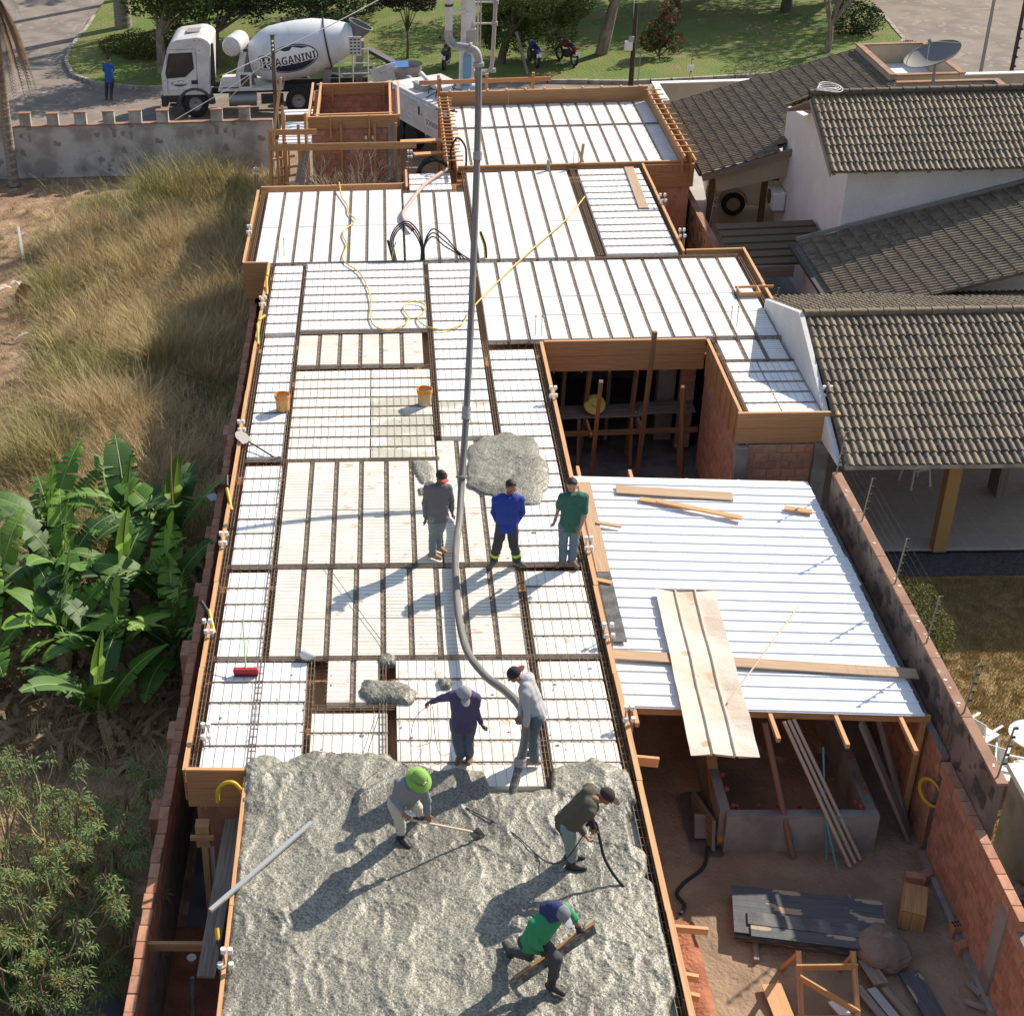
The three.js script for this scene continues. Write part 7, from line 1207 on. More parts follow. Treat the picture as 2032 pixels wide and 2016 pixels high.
    [-0.034, -0.012, 0.011, 0.032].forEach((q, i) => { const L = [0.036, 0.043, 0.04, 0.031][i]; cp.push([P(0.085, q, 0.002), P(0.085 + L * 0.9, q * 1.1, 0.016), 0.0095, 0.009], [P(0.085 + L * 0.9, q * 1.1, 0.016), P(0.085 + L * (grip ? 0.95 : 1.5), q * 1.1, grip ? 0.058 : 0.045), 0.009, 0.0075]); });
    cp.push([P(0.03, -0.03, 0.008), P(0.06, -0.056, 0.026), 0.012, 0.011], [P(0.06, -0.056, 0.026), P(0.09, grip ? -0.04 : -0.058, 0.045), 0.011, 0.009]);
    return cp;
  };
  const hl = hand(J.el, J.wl, 1, o.gripL), hr = hand(J.er, J.wr, -1, o.gripR);
  for (const c of [hl, hr]) if (!o.gloves) pieces.push(nets(field(c, 0.008), ...bounds(c, 0.015), 0.006));
  const bg = mergeGeometries(pieces), p = bg.attributes.position, col = new Float32Array(p.count * 3), v = new THREE.Vector3();
  const marks = [[H(-0.031, 0.012, 0.084), 0.013, [0.02, 0.015, 0.012]], [H(0.031, 0.012, 0.084), 0.013, [0.02, 0.015, 0.012]], [H(-0.031, 0.032, 0.088), 0.013, [0.03, 0.02, 0.015]], [H(0.031, 0.032, 0.088), 0.013, [0.03, 0.02, 0.015]], [H(0, -0.062, 0.078), 0.017, [0.2, 0.07, 0.055]]];
  for (let i = 0; i < p.count; i++) { v.fromBufferAttribute(p, i); let c = o.skin; for (const [m, r, k] of marks) if (v.distanceTo(m) < r) c = k; col.set(c, i * 3); }
  bg.setAttribute('color', new THREE.BufferAttribute(col, 3));
  part('body', bg, skinMat, t);
  if (o.gloves) for (const [c, e, w] of [[hl, J.el, J.wl], [hr, J.er, J.wr]]) { const cp = [...c, [shorten(w, e, 0.3), w, 0.036, 0.033]]; part('glove', nets(field(cp.map(([a, b, r, q]) => [a, b, r + 0.002, q + 0.002]), 0.008), ...bounds(cp, 0.015), 0.006), o.gloves, t); }
  // clothes
  const long = o.sleeve !== 'short', sl = (s, e, w) => long ? [[s, e, 0.066 * B, 0.054 * B], [e, shorten(e, w, 0.94), 0.053 * B, 0.041]] : [[s, shorten(s, e, 0.72), 0.072 * B, 0.07 * B]];
  const lower = o.tuck ? 0 : 0.035, dn = hp.clone().sub(sh).normalize();
  const shirt = [...torso.map(([a, b, r, q], i) => [a, b.clone().addScaledVector(dn, i < 2 ? 0.1 : 0), r + 0.014, q + (i < 2 ? 0.028 : 0.02)]).slice(0, 3), [J.nk.clone().lerp(sh, 0.75), sh, 0.07, 0.1], [J.sl, J.sr, 0.078, 0.078], ...(o.hoodN ? [[J.nk.clone().addScaledVector(face, -0.05), J.nk.clone().addScaledVector(hUp, 0.03), 0.07, 0.07]] : []), ...sl(J.sl, J.el, J.wl), ...(o.sleeveR === 'short' ? [[J.sr, shorten(J.sr, J.er, 0.8), 0.078 * B, 0.07 * B]] : sl(J.sr, J.er, J.wr))];
  const hem = hp.clone().addScaledVector(dn, o.tuck ? -0.02 : 0.085), fs = folds(0.018, 3);
  part('shirt', nets(field(shirt, 0.02, (x, y, z, d) => Math.max(fs(x, y, z, d), ((x - hem.x) * dn.x + (y - hem.y) * dn.y + (z - hem.z) * dn.z) * (Math.hypot(x - hem.x, y - hem.y, z - hem.z) < 0.34 ? 1 : 0) - (Math.hypot(x - hem.x, y - hem.y, z - hem.z) < 0.34 ? 0 : 1))), ...bounds(shirt), 0.014), o.shirt, t);
  const tr = [[J.hl, J.kl, 0.1 * B, 0.076 * B], [J.kl, shorten(J.kl, J.al, o.boots === 'high' ? 0.6 : 0.97), 0.078 * B, 0.066], [J.hr, J.kr, 0.1 * B, 0.076 * B], [J.kr, shorten(J.kr, J.ar, o.boots === 'high' ? 0.6 : 0.97), 0.078 * B, 0.066], [J.hl, J.hr, 0.1 * B, 0.1 * B], [hp, hp.clone().lerp(bel, 0.5), 0.095 * B, 0.085 * B]];
  part('trousers', nets(field(tr, 0.02, folds(0.024, 9)), ...bounds(tr), 0.014), o.trousers, t);
  for (const [k, a, q] of [[J.kl, J.al, J.tl], [J.kr, J.ar, J.tr]]) {
    const dirT = q.clone().sub(a).setY(0); if (dirT.lengthSq() < 1e-4) dirT.copy(face).setY(0); dirT.normalize(); const fl = Math.max(o.ground ?? 3.135, 0) , heel = a.clone().addScaledVector(dirT, -0.05), toe = a.clone().addScaledVector(dirT, 0.15);
    const base = Math.min(a.y - 0.085, 9), cp = [[heel.clone().setY(base + 0.045), toe.clone().setY(base + 0.04), 0.045, 0.038], [a.clone().setY(base + 0.06), a.clone().addScaledVector(dirT, 0.06).setY(base + 0.06), 0.048, 0.044], [heel.clone().lerp(a, 0.7).setY(base + 0.07), o.boots === 'high' ? shorten(a, k, 0.62) : a.clone().add(new THREE.Vector3(0, 0.05, 0)), 0.05, o.boots === 'high' ? 0.066 : 0.052]];
    part('boot', nets(field(cp, 0.02, (x, y, z, d) => Math.max(d, base + 0.004 - y)), ...bounds(cp), 0.011), o.bootMat, t);
  }
  // hair and headwear in the head's frame
  const HM = new THREE.Matrix4().makeBasis(hS, hUp, face).setPosition(J.hd);
  const cap = (r, th, sx, sy, sz, dy, dz) => new THREE.SphereGeometry(r, 24, 14, 0, 6.2832, 0, th).scale(sx, sy, sz).translate(0, dy, dz).applyMatrix4(HM);
  if (o.hair) { const c = [[H(0, 0.045, -0.035), H(0, 0.06, 0.0), 0.088, 0.08], [H(0, -0.01, -0.055), H(0, 0.03, -0.05), 0.07, 0.08]]; part('hair', nets(field(c, 0.02, (x, y, z, d) => { const e = new THREE.Vector3(x, y, z).sub(J.hd), f = e.dot(face), u = e.dot(hUp); return Math.max(d, f - 0.015 - u * 0.3, -u - 0.03 + (f > -0.02 ? 0.07 : 0)); }), ...bounds(c), 0.008), o.hair, t); }
  if (o.hat) {
    const hm = o.hat.mat, m = part('cap', cap(0.1, 1.62, 0.98, 0.95, 1.06, 0.03, -0.012), hm, t), flip = o.hat.back ? -1 : 1;
    if (o.hat.type === 'cap') part('visor', new THREE.SphereGeometry(0.085, 20, 8, 0, 6.2832, 0, 0.9).scale(0.95, 0.22, 1.25).translate(0, 0.018, flip * 0.105).applyMatrix4(HM), o.hat.visor ?? hm, m);
    if (o.hat.type === 'bucket') { part('brim', new THREE.LatheGeometry([[0.098, 0.045], [0.11, 0.02], [0.172, -0.035], [0.175, -0.04], [0.11, 0.012], [0.096, 0.035]].map(([x, y]) => new THREE.Vector2(x, y)), 32).scale(1, 1, 1.05).applyMatrix4(HM), hm, m); part('badge', new THREE.CylinderGeometry(0.028, 0.028, 0.006, 16).rotateX(1.35).translate(0, 0.075, 0.096).applyMatrix4(HM), M.white, m); }
    if (o.hat.flap) { const c = [[H(0, 0.0, -0.06), H(0, -0.12, -0.075), 0.1, 0.12], [H(-0.06, -0.03, 0.0), H(-0.07, -0.1, -0.02), 0.05, 0.06], [H(0.06, -0.03, 0.0), H(0.07, -0.1, -0.02), 0.05, 0.06]]; part('neck_flap', nets(field(c, 0.03, folds(0.02, 4)), ...bounds(c), 0.011), o.hat.flap, m); }
  }
  return { t, J, H };
}
const skinMat = new THREE.MeshStandardMaterial({ vertexColors: true, roughness: 0.6 });
const tan = [0.3, 0.15, 0.09], brown = [0.17, 0.085, 0.05], light = [0.42, 0.23, 0.155];
const denim = cloth(0.1, 0.135, 0.165, 71), paleDenim = cloth(0.19, 0.24, 0.26, 72), blueDenim = cloth(0.085, 0.12, 0.175, 73), darkHair = plain(0.015, 0.012, 0.01, 0.7), leather = cloth(0.2, 0.12, 0.07), rubberBoot = plain(0.03, 0.03, 0.032, 0.55);
seed(81);
person('lime', 'person in grey long-sleeve shirt and lime bucket hat raking concrete with long hoe', { skin: tan, face: [0.5, -0.6, 0.8], shirt: cloth(0.22, 0.24, 0.27, 75), trousers: cloth(0.56, 0.54, 0.49, 76), boots: 'high', bootMat: rubberBoot, hat: { type: 'bucket', mat: cloth(0.24, 0.44, 0.09, 77) }, gripL: [0.2, -0.4, -1], gripR: [0.2, -0.4, -1] });
person('olive', 'person in olive shirt bending over to hold the vibrator hose in concrete', { skin: tan, face: [0.9, -0.65, 0.25], build: 1.1, shirt: cloth(0.095, 0.085, 0.06, 78), trousers: cloth(0.23, 0.28, 0.28, 79), boots: 'high', bootMat: rubberBoot, hat: { type: 'cap', mat: cloth(0.04, 0.026, 0.024, 80), visor: cloth(0.04, 0.026, 0.024, 80) }, gripL: [1, 0, 0.2], gripR: [0.3, 0, 1] });
person('green', 'person in bright green shirt and silver cap with navy neck flap smoothing concrete with board', { skin: [0.26, 0.13, 0.08], face: [0.75, -1.0, 0.5], shirt: cloth(0.03, 0.27, 0.12, 82), sleeveR: 'short', trousers: cloth(0.06, 0.062, 0.068, 83), boots: 'high', bootMat: rubberBoot, gloves: cloth(0.03, 0.03, 0.028, 84), hat: { type: 'cap', mat: cloth(0.22, 0.23, 0.25, 85), visor: cloth(0.38, 0.4, 0.44, 86), flap: cloth(0.03, 0.04, 0.13, 87) }, gripL: [0.3, -0.6, -0.6], gripR: [0.1, -0.6, -0.6] });
person('purple', 'person in purple long-sleeve shirt and grey cap holding a wire with arm out', { skin: brown, face: [0.1, -0.6, 0.8], shirt: cloth(0.085, 0.068, 0.15, 88), trousers: blueDenim, bootMat: leather, hat: { type: 'cap', mat: cloth(0.36, 0.36, 0.37, 89) }, gripL: [0, -1, 0.3] });
person('hoodie', 'person in light grey hoodie and backwards dark cap steering the delivery hose', { skin: tan, face: [-0.85, -0.5, 0.3], shirt: cloth(0.42, 0.42, 0.44, 90), hoodN: true, trousers: denim, bootMat: cloth(0.32, 0.26, 0.21), hat: { type: 'cap', back: true, mat: cloth(0.03, 0.025, 0.035, 92), visor: cloth(0.4, 0.13, 0.09, 93) }, gripL: [-0.5, -0.5, -0.6], gripR: [-0.3, -0.4, 0.8] });
person('grey', 'person in dark grey long-sleeve shirt with red visor standing left of hose', { skin: brown, face: [0.4, -0.12, 0.9], shirt: cloth(0.15, 0.145, 0.15, 94), trousers: paleDenim, bootMat: cloth(0.42, 0.27, 0.15), hair: darkHair, hat: { type: 'cap', mat: cloth(0.05, 0.045, 0.035, 96), visor: cloth(0.6, 0.11, 0.09, 97) } });
person('blue', 'person in royal blue sweatshirt and dark work trousers with reflective bands', { skin: tan, face: [0.25, -0.4, 0.9], build: 1.06, shirt: cloth(0.02, 0.05, 0.3, 98), trousers: cloth(0.055, 0.05, 0.055, 99), bootMat: cloth(0.15, 0.14, 0.12), hair: darkHair });
{ const { J } = { J: Object.fromEntries(Object.entries(POSE.blue).map(([k, p]) => [k, V(...p)])) }, person2 = scene.children.find((c) => /blue sweatshirt/.test(c.userData.label ?? '')); for (const [k, a] of [[J.kl, J.al], [J.kr, J.ar]]) part('reflective_band', rod(k.clone().lerp(a, 0.42), k.clone().lerp(a, 0.62), 0.087, 0.084, 18, true), plain(0.42, 0.7, 0.06, 0.5), person2); }
person('tee', 'person in green short-sleeve t-shirt and blue jeans at slab edge', { skin: light, face: [-0.1, -0.38, 0.9], sleeve: 'short', shirt: cloth(0.035, 0.13, 0.09, 101), trousers: cloth(0.125, 0.185, 0.25, 102), bootMat: cloth(0.26, 0.18, 0.12), hair: darkHair });
person('street', 'person in blue polo standing on the street beside lawn kerb, looking at phone', { skin: [0.36, 0.19, 0.12], face: [0.1, -0.6, 0.8], sleeve: 'short', shirt: cloth(0.03, 0.11, 0.36, 104), trousers: cloth(0.05, 0.055, 0.07, 105), bootMat: rubberBoot, hair: darkHair, gripL: [0, 1, 0.4], gripR: [0, 1, 0.4] });
solo('phone', rbox(0.075, 0.012, 0.15, 0.005, 1).rotateX(0.7).translate(-11.485, 1.2, -63.62), M.black, 'dark phone held by the street man in blue polo', 'phone');
// ---------------------------------------------------------------- fresh concrete
const concreteMat = new THREE.MeshStandardMaterial({
  roughness: 0.45, bumpScale: 0.017, vertexColors: true,
  map: tex(512, 0.9, (u, v) => { const n = fbm(u * 48, v * 48, 3, 3, 48), b = fbm(u * 5, v * 5, 9, 4, 5), h = hash(Math.floor(u * 200), Math.floor(v * 200), 4); const k = (0.62 + 0.72 * sm(0.3, 0.7, n)) * (0.84 + 0.32 * b) * (h > 0.96 ? 0.6 : h < 0.04 ? 1.35 : 1); return [0.226 * k, 0.216 * k, 0.174 * k]; }),
  bumpMap: tex(512, 0.9, (u, v) => 0.55 * fbm(u * 40, v * 40, 3, 3, 40) + 0.45 * fbm(u * 14, v * 14, 13, 3, 14), false),
});
const wet = (x, d) => { const a = fbm(x * 1.4 + 0.8 * fbm(x, d, 93, 2), d * 0.9, 95, 4), b = fbm(x * 7 + d * 3, d * 2.2, 97, 3), k = 0.78 + 0.42 * sm(0.3, 0.68, a) + 0.16 * (b - 0.5); return [k, k * (0.99 + 0.02 * a), k * (0.97 + 0.06 * (1 - a))]; };   // paste-rich and aggregate-rich patches of the mix
function ripple(x, d) {   // trowelled ridges, lumps
  const wx = x + 0.5 * (fbm(x * 0.9, d * 0.9, 41, 3) - 0.5), wd = d + 0.5 * (fbm(x * 0.9 + 9, d * 0.9, 43, 3) - 0.5), a = fbm(wx * 2.2, wd * 1.3, 51, 4), r = 1 - Math.abs(2 * fbm(wx * 1.6 + 3, wd * 1.1, 57, 3) - 1), q = fbm(x * 11, d * 11, 61, 3);
  const r2 = 1 - Math.abs(2 * fbm(wx * 3.4 - wd * 1.2, wd * 1.5 + wx * 0.8, 67, 3) - 1), lump = sm(0.42, 0.62, fbm(x * 1.3, d * 1.3, 69, 3));
  return 0.05 * (a - 0.5) + 0.035 * Math.pow(r, 7) + 0.02 * Math.pow(r2, 6) + (0.01 + 0.02 * lump) * (q - 0.5) + (0.008 + 0.014 * lump) * (fbm(x * 24, d * 24, 65, 2) - 0.5);
}
{
  const edge = [[-2.4, 16.7], [-2.23, 16.76], [-2.07, 16.93], [-1.86, 17.01], [-1.67, 17.01], [-1.55, 16.87], [-1.3, 17.07], [-1.12, 17.11], [-0.69, 17.02], [-0.07, 17.03], [0.06, 16.89], [0.35, 16.78], [0.6, 16.71], [1.3, 16.68], [1.36, 16.28], [1.49, 16.25], [1.64, 16.18], [2.2, 16.27], [2.27, 16.76], [2.7, 16.86], [2.87, 16.92], [3.19, 16.76], [3.3, 16.7], [3.6, 16.6]];
  const ed = (x) => { for (let i = 0; i + 1 < edge.length; i++) if (x < edge[i + 1][0]) return edge[i][1] + (edge[i + 1][1] - edge[i][1]) * Math.max(0, (x - edge[i][0]) / (edge[i + 1][0] - edge[i][0])); return 16.6; };
  const x0 = -2.065, x1 = 3.43, d0 = 9.2, d1 = 17.25, cell = 0.022, nx = Math.round((x1 - x0) / cell), nd = Math.round((d1 - d0) / cell), pos = [], uv = [], idx = [], ok = [], col = [];
  for (let j = 0; j <= nd; j++) for (let i = 0; i <= nx; i++) {
    const x = x0 + (x1 - x0) * i / nx, d = d0 + (d1 - d0) * j / nd, e = ed(x) + 0.1 * (fbm(x * 6, d * 6, 71, 3) - 0.5) - d, lip = x1 - x - 0.06 - 0.16 * sm(0.5, 0.68, fbm(d * 1.7, 2, 77, 3)), rim = Math.min(e, lip * 1.0);
    const y = 3.15 + ripple(x, d) + 0.05 * sm(0.0, 0.35, e) * sm(1.4, 0.4, e) - 0.3 * Math.pow(1 - sm(-0.06, 0.09, Math.min(e, lip)), 1.4) - 0.04 * sm(0.07, 0.0, x - x0 + 0.03 * (fbm(d * 5, 1, 79, 2) - 0.5));
    pos.push(x, y, -d); uv.push(x, d); ok.push(rim > -0.1); col.push(...wet(x, d));
  }
  for (let j = 0; j < nd; j++) for (let i = 0; i < nx; i++) { const a = j * (nx + 1) + i, b = a + 1, c = a + nx + 1, e = c + 1; if (ok[a] && ok[b] && ok[c] && ok[e]) idx.push(a, b, c, b, e, c); }
  const g = new THREE.BufferGeometry(); g.setAttribute('position', new THREE.Float32BufferAttribute(pos, 3)); g.setAttribute('uv', new THREE.Float32BufferAttribute(uv, 2)); g.setAttribute('color', new THREE.Float32BufferAttribute(col, 3)); g.setIndex(idx); g.computeVertexNormals();
  const t = thing('wet_concrete', 'fresh wet grey concrete layer covering the near end of the deck', 'concrete');
  part('surface', g, concreteMat, t); part('slab_body', bx(-2.06, 3.3, 2.85, 3.03, 9.2, 16.3), M.cement, t);
}
function mound(name, pts, h, label, s) {   // pts: outline [x, d]
  const cx = pts.reduce((a, p) => a + p[0], 0) / pts.length, cd = pts.reduce((a, p) => a + p[1], 0) / pts.length, pos = [], uv = [], col = [], idx = [], nr = 30, na = 90;
  const rad = (a) => { // outline radius by angle
    let best = 0; for (let i = 0; i < pts.length; i++) { const [ax, ad] = pts[i], [bx_, bd] = pts[(i + 1) % pts.length], px = ax - cx, py = ad - cd, qx = bx_ - ax, qy = bd - ad, dx = Math.cos(a), dy = Math.sin(a), den = dx * qy - dy * qx; if (Math.abs(den) < 1e-9) continue; const t = (px * qy - py * qx) / den, u = (px * dy - py * dx) / den; if (t > 0 && u >= 0 && u <= 1) best = Math.max(best, t); } return best; };
  for (let i = 0; i <= nr; i++) for (let j = 0; j < na; j++) { const a = j / na * 6.2832, r = rad(a) * (1 + 0.22 * (fbm(Math.cos(a) * 4 + s, Math.sin(a) * 4, 83, 3) - 0.5)) * i / nr, x = cx + Math.cos(a) * r, d = cd + Math.sin(a) * r, q = i / nr; pos.push(x, 3.11 + h * (1 - Math.pow(q, 5)) * (0.75 + 0.5 * fbm(x * 5, d * 5, 85 + s, 3)) + 0.02 * (fbm(x * 16, d * 16, 89, 2) - 0.5) - (i === nr ? 0.06 : 0), -d); uv.push(x, d); col.push(...wet(x, d)); }
  for (let i = 0; i < nr; i++) for (let j = 0; j < na; j++) { const a = i * na + j, b = i * na + (j + 1) % na, c = a + na, e = b + na; idx.push(a, c, b, b, c, e); }
  const g = new THREE.BufferGeometry(); g.setAttribute('position', new THREE.Float32BufferAttribute(pos, 3)); g.setAttribute('uv', new THREE.Float32BufferAttribute(uv, 2)); g.setAttribute('color', new THREE.Float32BufferAttribute(col, 3)); g.setIndex(idx); g.computeVertexNormals();
  if (g.attributes.normal.getY(5) < 0) { const ix = g.index.array; for (let i = 0; i < ix.length; i += 3) { const q = ix[i + 1]; ix[i + 1] = ix[i + 2]; ix[i + 2] = q; } g.computeVertexNormals(); }
  solo(name, g, concreteMat, label, 'concrete', 'concrete heaps on the foam deck');
}
mound('concrete_heap', [[1.5, 25.67], [1.6, 26.4], [1.83, 26.8], [2.5, 26.9], [2.91, 26.76], [2.98, 26.0], [3.07, 25.42], [2.95, 24.6], [2.8, 24.1], [2.3, 24.05], [1.83, 24.4], [1.49, 24.75]], 0.1, 'large heap of wet concrete behind the person in blue', 1);
mound('concrete_heap', [[0.46, 25.8], [0.78, 25.85], [0.9, 25.4], [0.84, 24.95], [0.62, 24.9], [0.5, 25.3]], 0.05, 'flat concrete smear behind the person in dark grey shirt', 2);
mound('concrete_heap', [[-0.52, 18.5], [-0.42, 18.78], [-0.1, 18.75], [0.2, 18.72], [0.42, 18.5], [0.3, 18.16], [0.0, 18.22], [-0.36, 18.24]], 0.09, 'concrete heap over a beam cage left of person in purple', 3);
mound('concrete_heap', [[0.72, 18.78], [0.84, 18.85], [0.95, 18.74], [0.9, 18.55], [0.76, 18.55]], 0.07, 'small concrete lump beyond the person in purple', 4);
mound('concrete_heap', [[-0.2, 19.35], [-0.05, 19.5], [0.1, 19.4], [0.06, 19.2], [-0.12, 19.16]], 0.05, 'concrete splash on crossing beam cages above the heap', 5);
mound('concrete_heap', [[0.55, 24.72], [0.7, 24.74], [0.72, 24.5], [0.58, 24.48]], 0.03, 'tiny concrete blob below the flat smear', 6);
{ seed(91); const gs = []; for (let i = 0; i < 170; i++) { const near = rnd() < 0.7, x = near ? rr(-2.6, 3.2) : rr(0, 3.2), d = near ? rr(16.9, 19.2) : rr(22, 27.5), r = 0.004 + 0.02 * Math.pow(rnd(), 3); gs.push(new THREE.SphereGeometry(r, 6, 4).scale(rr(0.6, 2.2), 0.4, rr(0.6, 2.2)).translate(x, YT + 0.003, -d)); } const m = part('concrete_splatter', merge(gs), M.cement, scene); m.userData = { kind: 'stuff', label: 'small grey concrete spatters on the foam blocks', category: 'spatter' }; }
// ---------------------------------------------------------------- tools and loose things on the deck
function bucket(x, d, lid, label) {
  const t = thing('bucket', label, 'bucket', 'orange buckets'), P = (n, g, m) => part(n, g.translate(x, YT + 0.01, -d), m, t), L = (a) => new THREE.LatheGeometry(a.map(([r, y]) => new THREE.Vector2(r, y)), 32);
  P('pail', L([[0, 0.005], [0.13, 0.005], [0.135, 0.0], [0.152, 0.3], [0.146, 0.3], [0.128, 0.02], [0, 0.02]]), mottled([0.62, 0.36, 0.12], [0.55, 0.44, 0.28], { size: 0.8, f: 3, s: lid ? 106 : 107, n: 128, rough: 0.55 })); P('rim', L([[0.152, 0.28], [0.166, 0.28], [0.166, 0.35], [0.15, 0.35], [0.146, 0.29]]), M.orange); if (!lid) P('content', new THREE.CylinderGeometry(0.14, 0.14, 0.01, 24).translate(0, 0.2, 0), M.concrete ?? M.cement); P('handle', new THREE.TorusGeometry(0.165, 0.006, 5, 24, Math.PI).rotateX(1.2).translate(0, 0.31, 0), M.greySteel);
}
bucket(-2.17, 28.1, true, 'clean orange-rimmed bucket on left edge of deck'); bucket(0.77, 28.25, false, 'orange bucket with grey splashes on stained foam blocks');
{
  const t = thing('push_broom', 'broom with red head and thin green handle standing on deck', 'broom');
  part('head', rbox(0.4, 0.09, 0.1, 0.03).translate(-2.25, YT + 0.1, -18.95), plain(0.42, 0.02, 0.035, 0.6), t); part('bristles', rbox(0.37, 0.06, 0.08, 0.01, 1).translate(-2.25, YT + 0.035, -18.95), plain(0.12, 0.02, 0.025, 0.9), t); part('handle', rod(V(-2.25, YT + 0.14, 18.95), V(-2.32, YT + 0.62, 19.6), 0.011), plain(0.2, 0.6, 0.12, 0.5), t);
}
{
  const t = thing('shovel', 'shovel with pale blade lying across left formwork edge', 'shovel');
  const s = new THREE.Shape(); s.moveTo(-0.12, 0); s.lineTo(0.12, 0); s.lineTo(0.13, 0.2); s.quadraticCurveTo(0.1, 0.34, 0, 0.36); s.quadraticCurveTo(-0.1, 0.34, -0.13, 0.2); s.closePath();
  part('blade', place(new THREE.ExtrudeGeometry(s, { depth: 0.012, bevelEnabled: false }).rotateX(-1.25), -2.78, 3.2, 26.5, 0.75), plain(0.42, 0.38, 0.34, 0.6), t); part('shaft', rod(V(-2.76, 3.22, 26.5), V(-2.2, 3.14, 25.95), 0.018), plain(0.12, 0.085, 0.05, 0.7), t); part('grip', bar(V(-2.26, 3.14, 25.9), V(-2.12, 3.14, 26.0), 0.03, 0.03), M.oldWood, t);
}
stick('straightedge', V(-2.32, 3.23, 13.85), V(-1.09, 3.21, 15.5), 0.06, 0.035, M.aluminium, 'long aluminium straightedge lying over the concrete edge', 'straightedge');
{
  const t = thing('hoe', 'long-handled hoe in the hands of person with lime hat', 'hoe');
  part('handle', rod(V(0.14, 3.93, 14.78), V(1.1, 3.3, 15.2), 0.016), M.palePly, t); part('blade', rbox(0.16, 0.24, 0.02, 0.008, 1).rotateZ(0.5).rotateY(0.5).translate(1.13, 3.24, -15.22), M.dirtyHose, t); part('socket', rod(V(1.06, 3.33, 15.19), V(1.13, 3.29, 15.22), 0.024), M.darkSteel, t);
}
solo('scoop_plate', new THREE.SphereGeometry(0.09, 18, 8).scale(1, 0.12, 0.55).rotateZ(-0.5).translate(0.23, 3.98, -14.82), M.pvc, 'pale oval trowel tucked by the hoe handle', 'trowel');
{
  const t = thing('screed_board', 'wet wooden screed board held by person in bright green shirt', 'board');
  part('board', bar(V(1.36, 3.4, 12.5), V(2.38, 3.76, 13.06), 0.04, 0.16), M.dirtyHose, t); part('top_edge', bar(V(1.4, 3.5, 12.53), V(2.36, 3.855, 13.05), 0.042, 0.02), M.stud, t);
}
{
  const t = thing('vibrator', 'concrete vibrator with black flexible shaft held by person in olive shirt', 'vibrator');
  part('shaft', tube([V(2.45, 3.95, 14.62), V(2.56, 3.98, 14.66), V(2.62, 3.8, 14.6), V(2.7, 3.5, 14.5), V(2.84, 3.26, 14.42), V(2.95, 3.14, 14.36)], 0.02, 40, 8), M.rubber, t); part('grip', rod(V(2.52, 4.02, 14.7), V(2.56, 3.9, 14.62), 0.04), M.black, t); part('cable', tube([V(2.4, 3.88, 14.5), V(2.2, 3.6, 14.4), V(2.0, 3.25, 14.7), V(1.6, 3.2, 15.3), V(1.0, 3.2, 15.8)], 0.008, 40, 5), M.black, t);
}
solo('tie_wire', tube([V(0.53, 4.16, 16.86), V(0.35, 3.9, 16.9), V(0.28, 3.5, 17.0), V(0.3, 3.2, 17.1), V(0.5, 3.16, 17.2), V(0.56, 3.4, 17.0), V(0.55, 4.1, 16.88)], 0.005, 60, 4), plain(0.25, 0.14, 0.1, 0.6), 'loop of thin wire hanging from hand of person in purple', 'wire');
solo('tie_wire', tube([V(0.58, 4.14, 16.84), V(0.62, 3.6, 16.8), V(0.72, 3.2, 16.9), V(0.95, 3.15, 17.1)], 0.005, 40, 4), plain(0.25, 0.14, 0.1, 0.6), 'single wire from hand of person in purple to deck', 'wire');
solo('pencil_vibrator_wire', tube([V(-1.1, 3.16, 22.1), V(-0.4, 3.14, 20.4), V(-0.1, 3.14, 19.6), V(-0.15, 3.15, 18.2), V(-0.3, 3.2, 17.2), V(-0.55, 3.2, 15.9)], 0.006, 60, 4), M.darkSteel, 'thin grey string running over deck into the concrete', 'string');
solo('plank', bar(V(7.08, YT + 0.03, 43.25), V(6.99, YT + 0.03, 39.75), 0.26, 0.028), M.plankTan, 'tan plank lying on the narrow foam bay near front right', 'plank');
solo('white_bag', new THREE.IcosahedronGeometry(0.1, 2).scale(1.3, 0.9, 1).translate(-1.3, 3.2, -19.36), M.pvc, 'crumpled white plastic bag on beam above the broom', 'bag');
solo('yellow_conduit', tube([V(-1.3, 3.26, 42.15), V(-1.21, 3.15, 41.2), V(-1.03, 3.15, 40.42), V(-0.99, 3.15, 39.84), V(-0.8, 3.15, 39.25), V(-1.06, 3.15, 38.62), V(-1.12, 3.15, 38.18), V(-1.01, 3.15, 37.46), V(-1.08, 3.15, 36.37), V(-0.66, 3.15, 35.51), V(-0.44, 3.15, 34.48), V(-0.36, 3.15, 33.59), V(-0.36, 3.15, 32.66), V(-0.23, 3.15, 32.13), V(0.06, 3.16, 31.94), V(0.42, 3.16, 32.25), V(0.52, 3.15, 32.62), V(0.41, 3.15, 33.24), V(0.57, 3.15, 33.58), V(0.87, 3.15, 33.45), V(0.91, 3.15, 33.06), V(0.73, 3.15, 32.61), V(0.93, 3.16, 32.08), V(1.34, 3.15, 31.91), V(1.71, 3.15, 32.19), V(1.92, 3.15, 32.85), V(2.13, 3.16, 33.38), V(3.05, 3.2, 35.33), V(3.87, 3.2, 37.0), V(4.85, 3.2, 38.93), V(5.5, 3.2, 40.6)], 0.018, 320, 7), plain(0.68, 0.47, 0.1, 0.55), 'long yellow conduit snaking over the deck from far formwork', 'conduit');
solo('pink_hose', tube([V(1.85, 3.25, 43.2), V(1.17, 3.2, 42.03), V(0.7, 3.18, 40.54), V(0.48, 3.18, 39.58), V(0.54, 3.18, 38.92), V(0.72, 3.2, 38.3)], 0.05, 80, 10), plain(0.5, 0.33, 0.29, 0.7), 'thick pale pink hose curving over deck from front bay', 'hose');
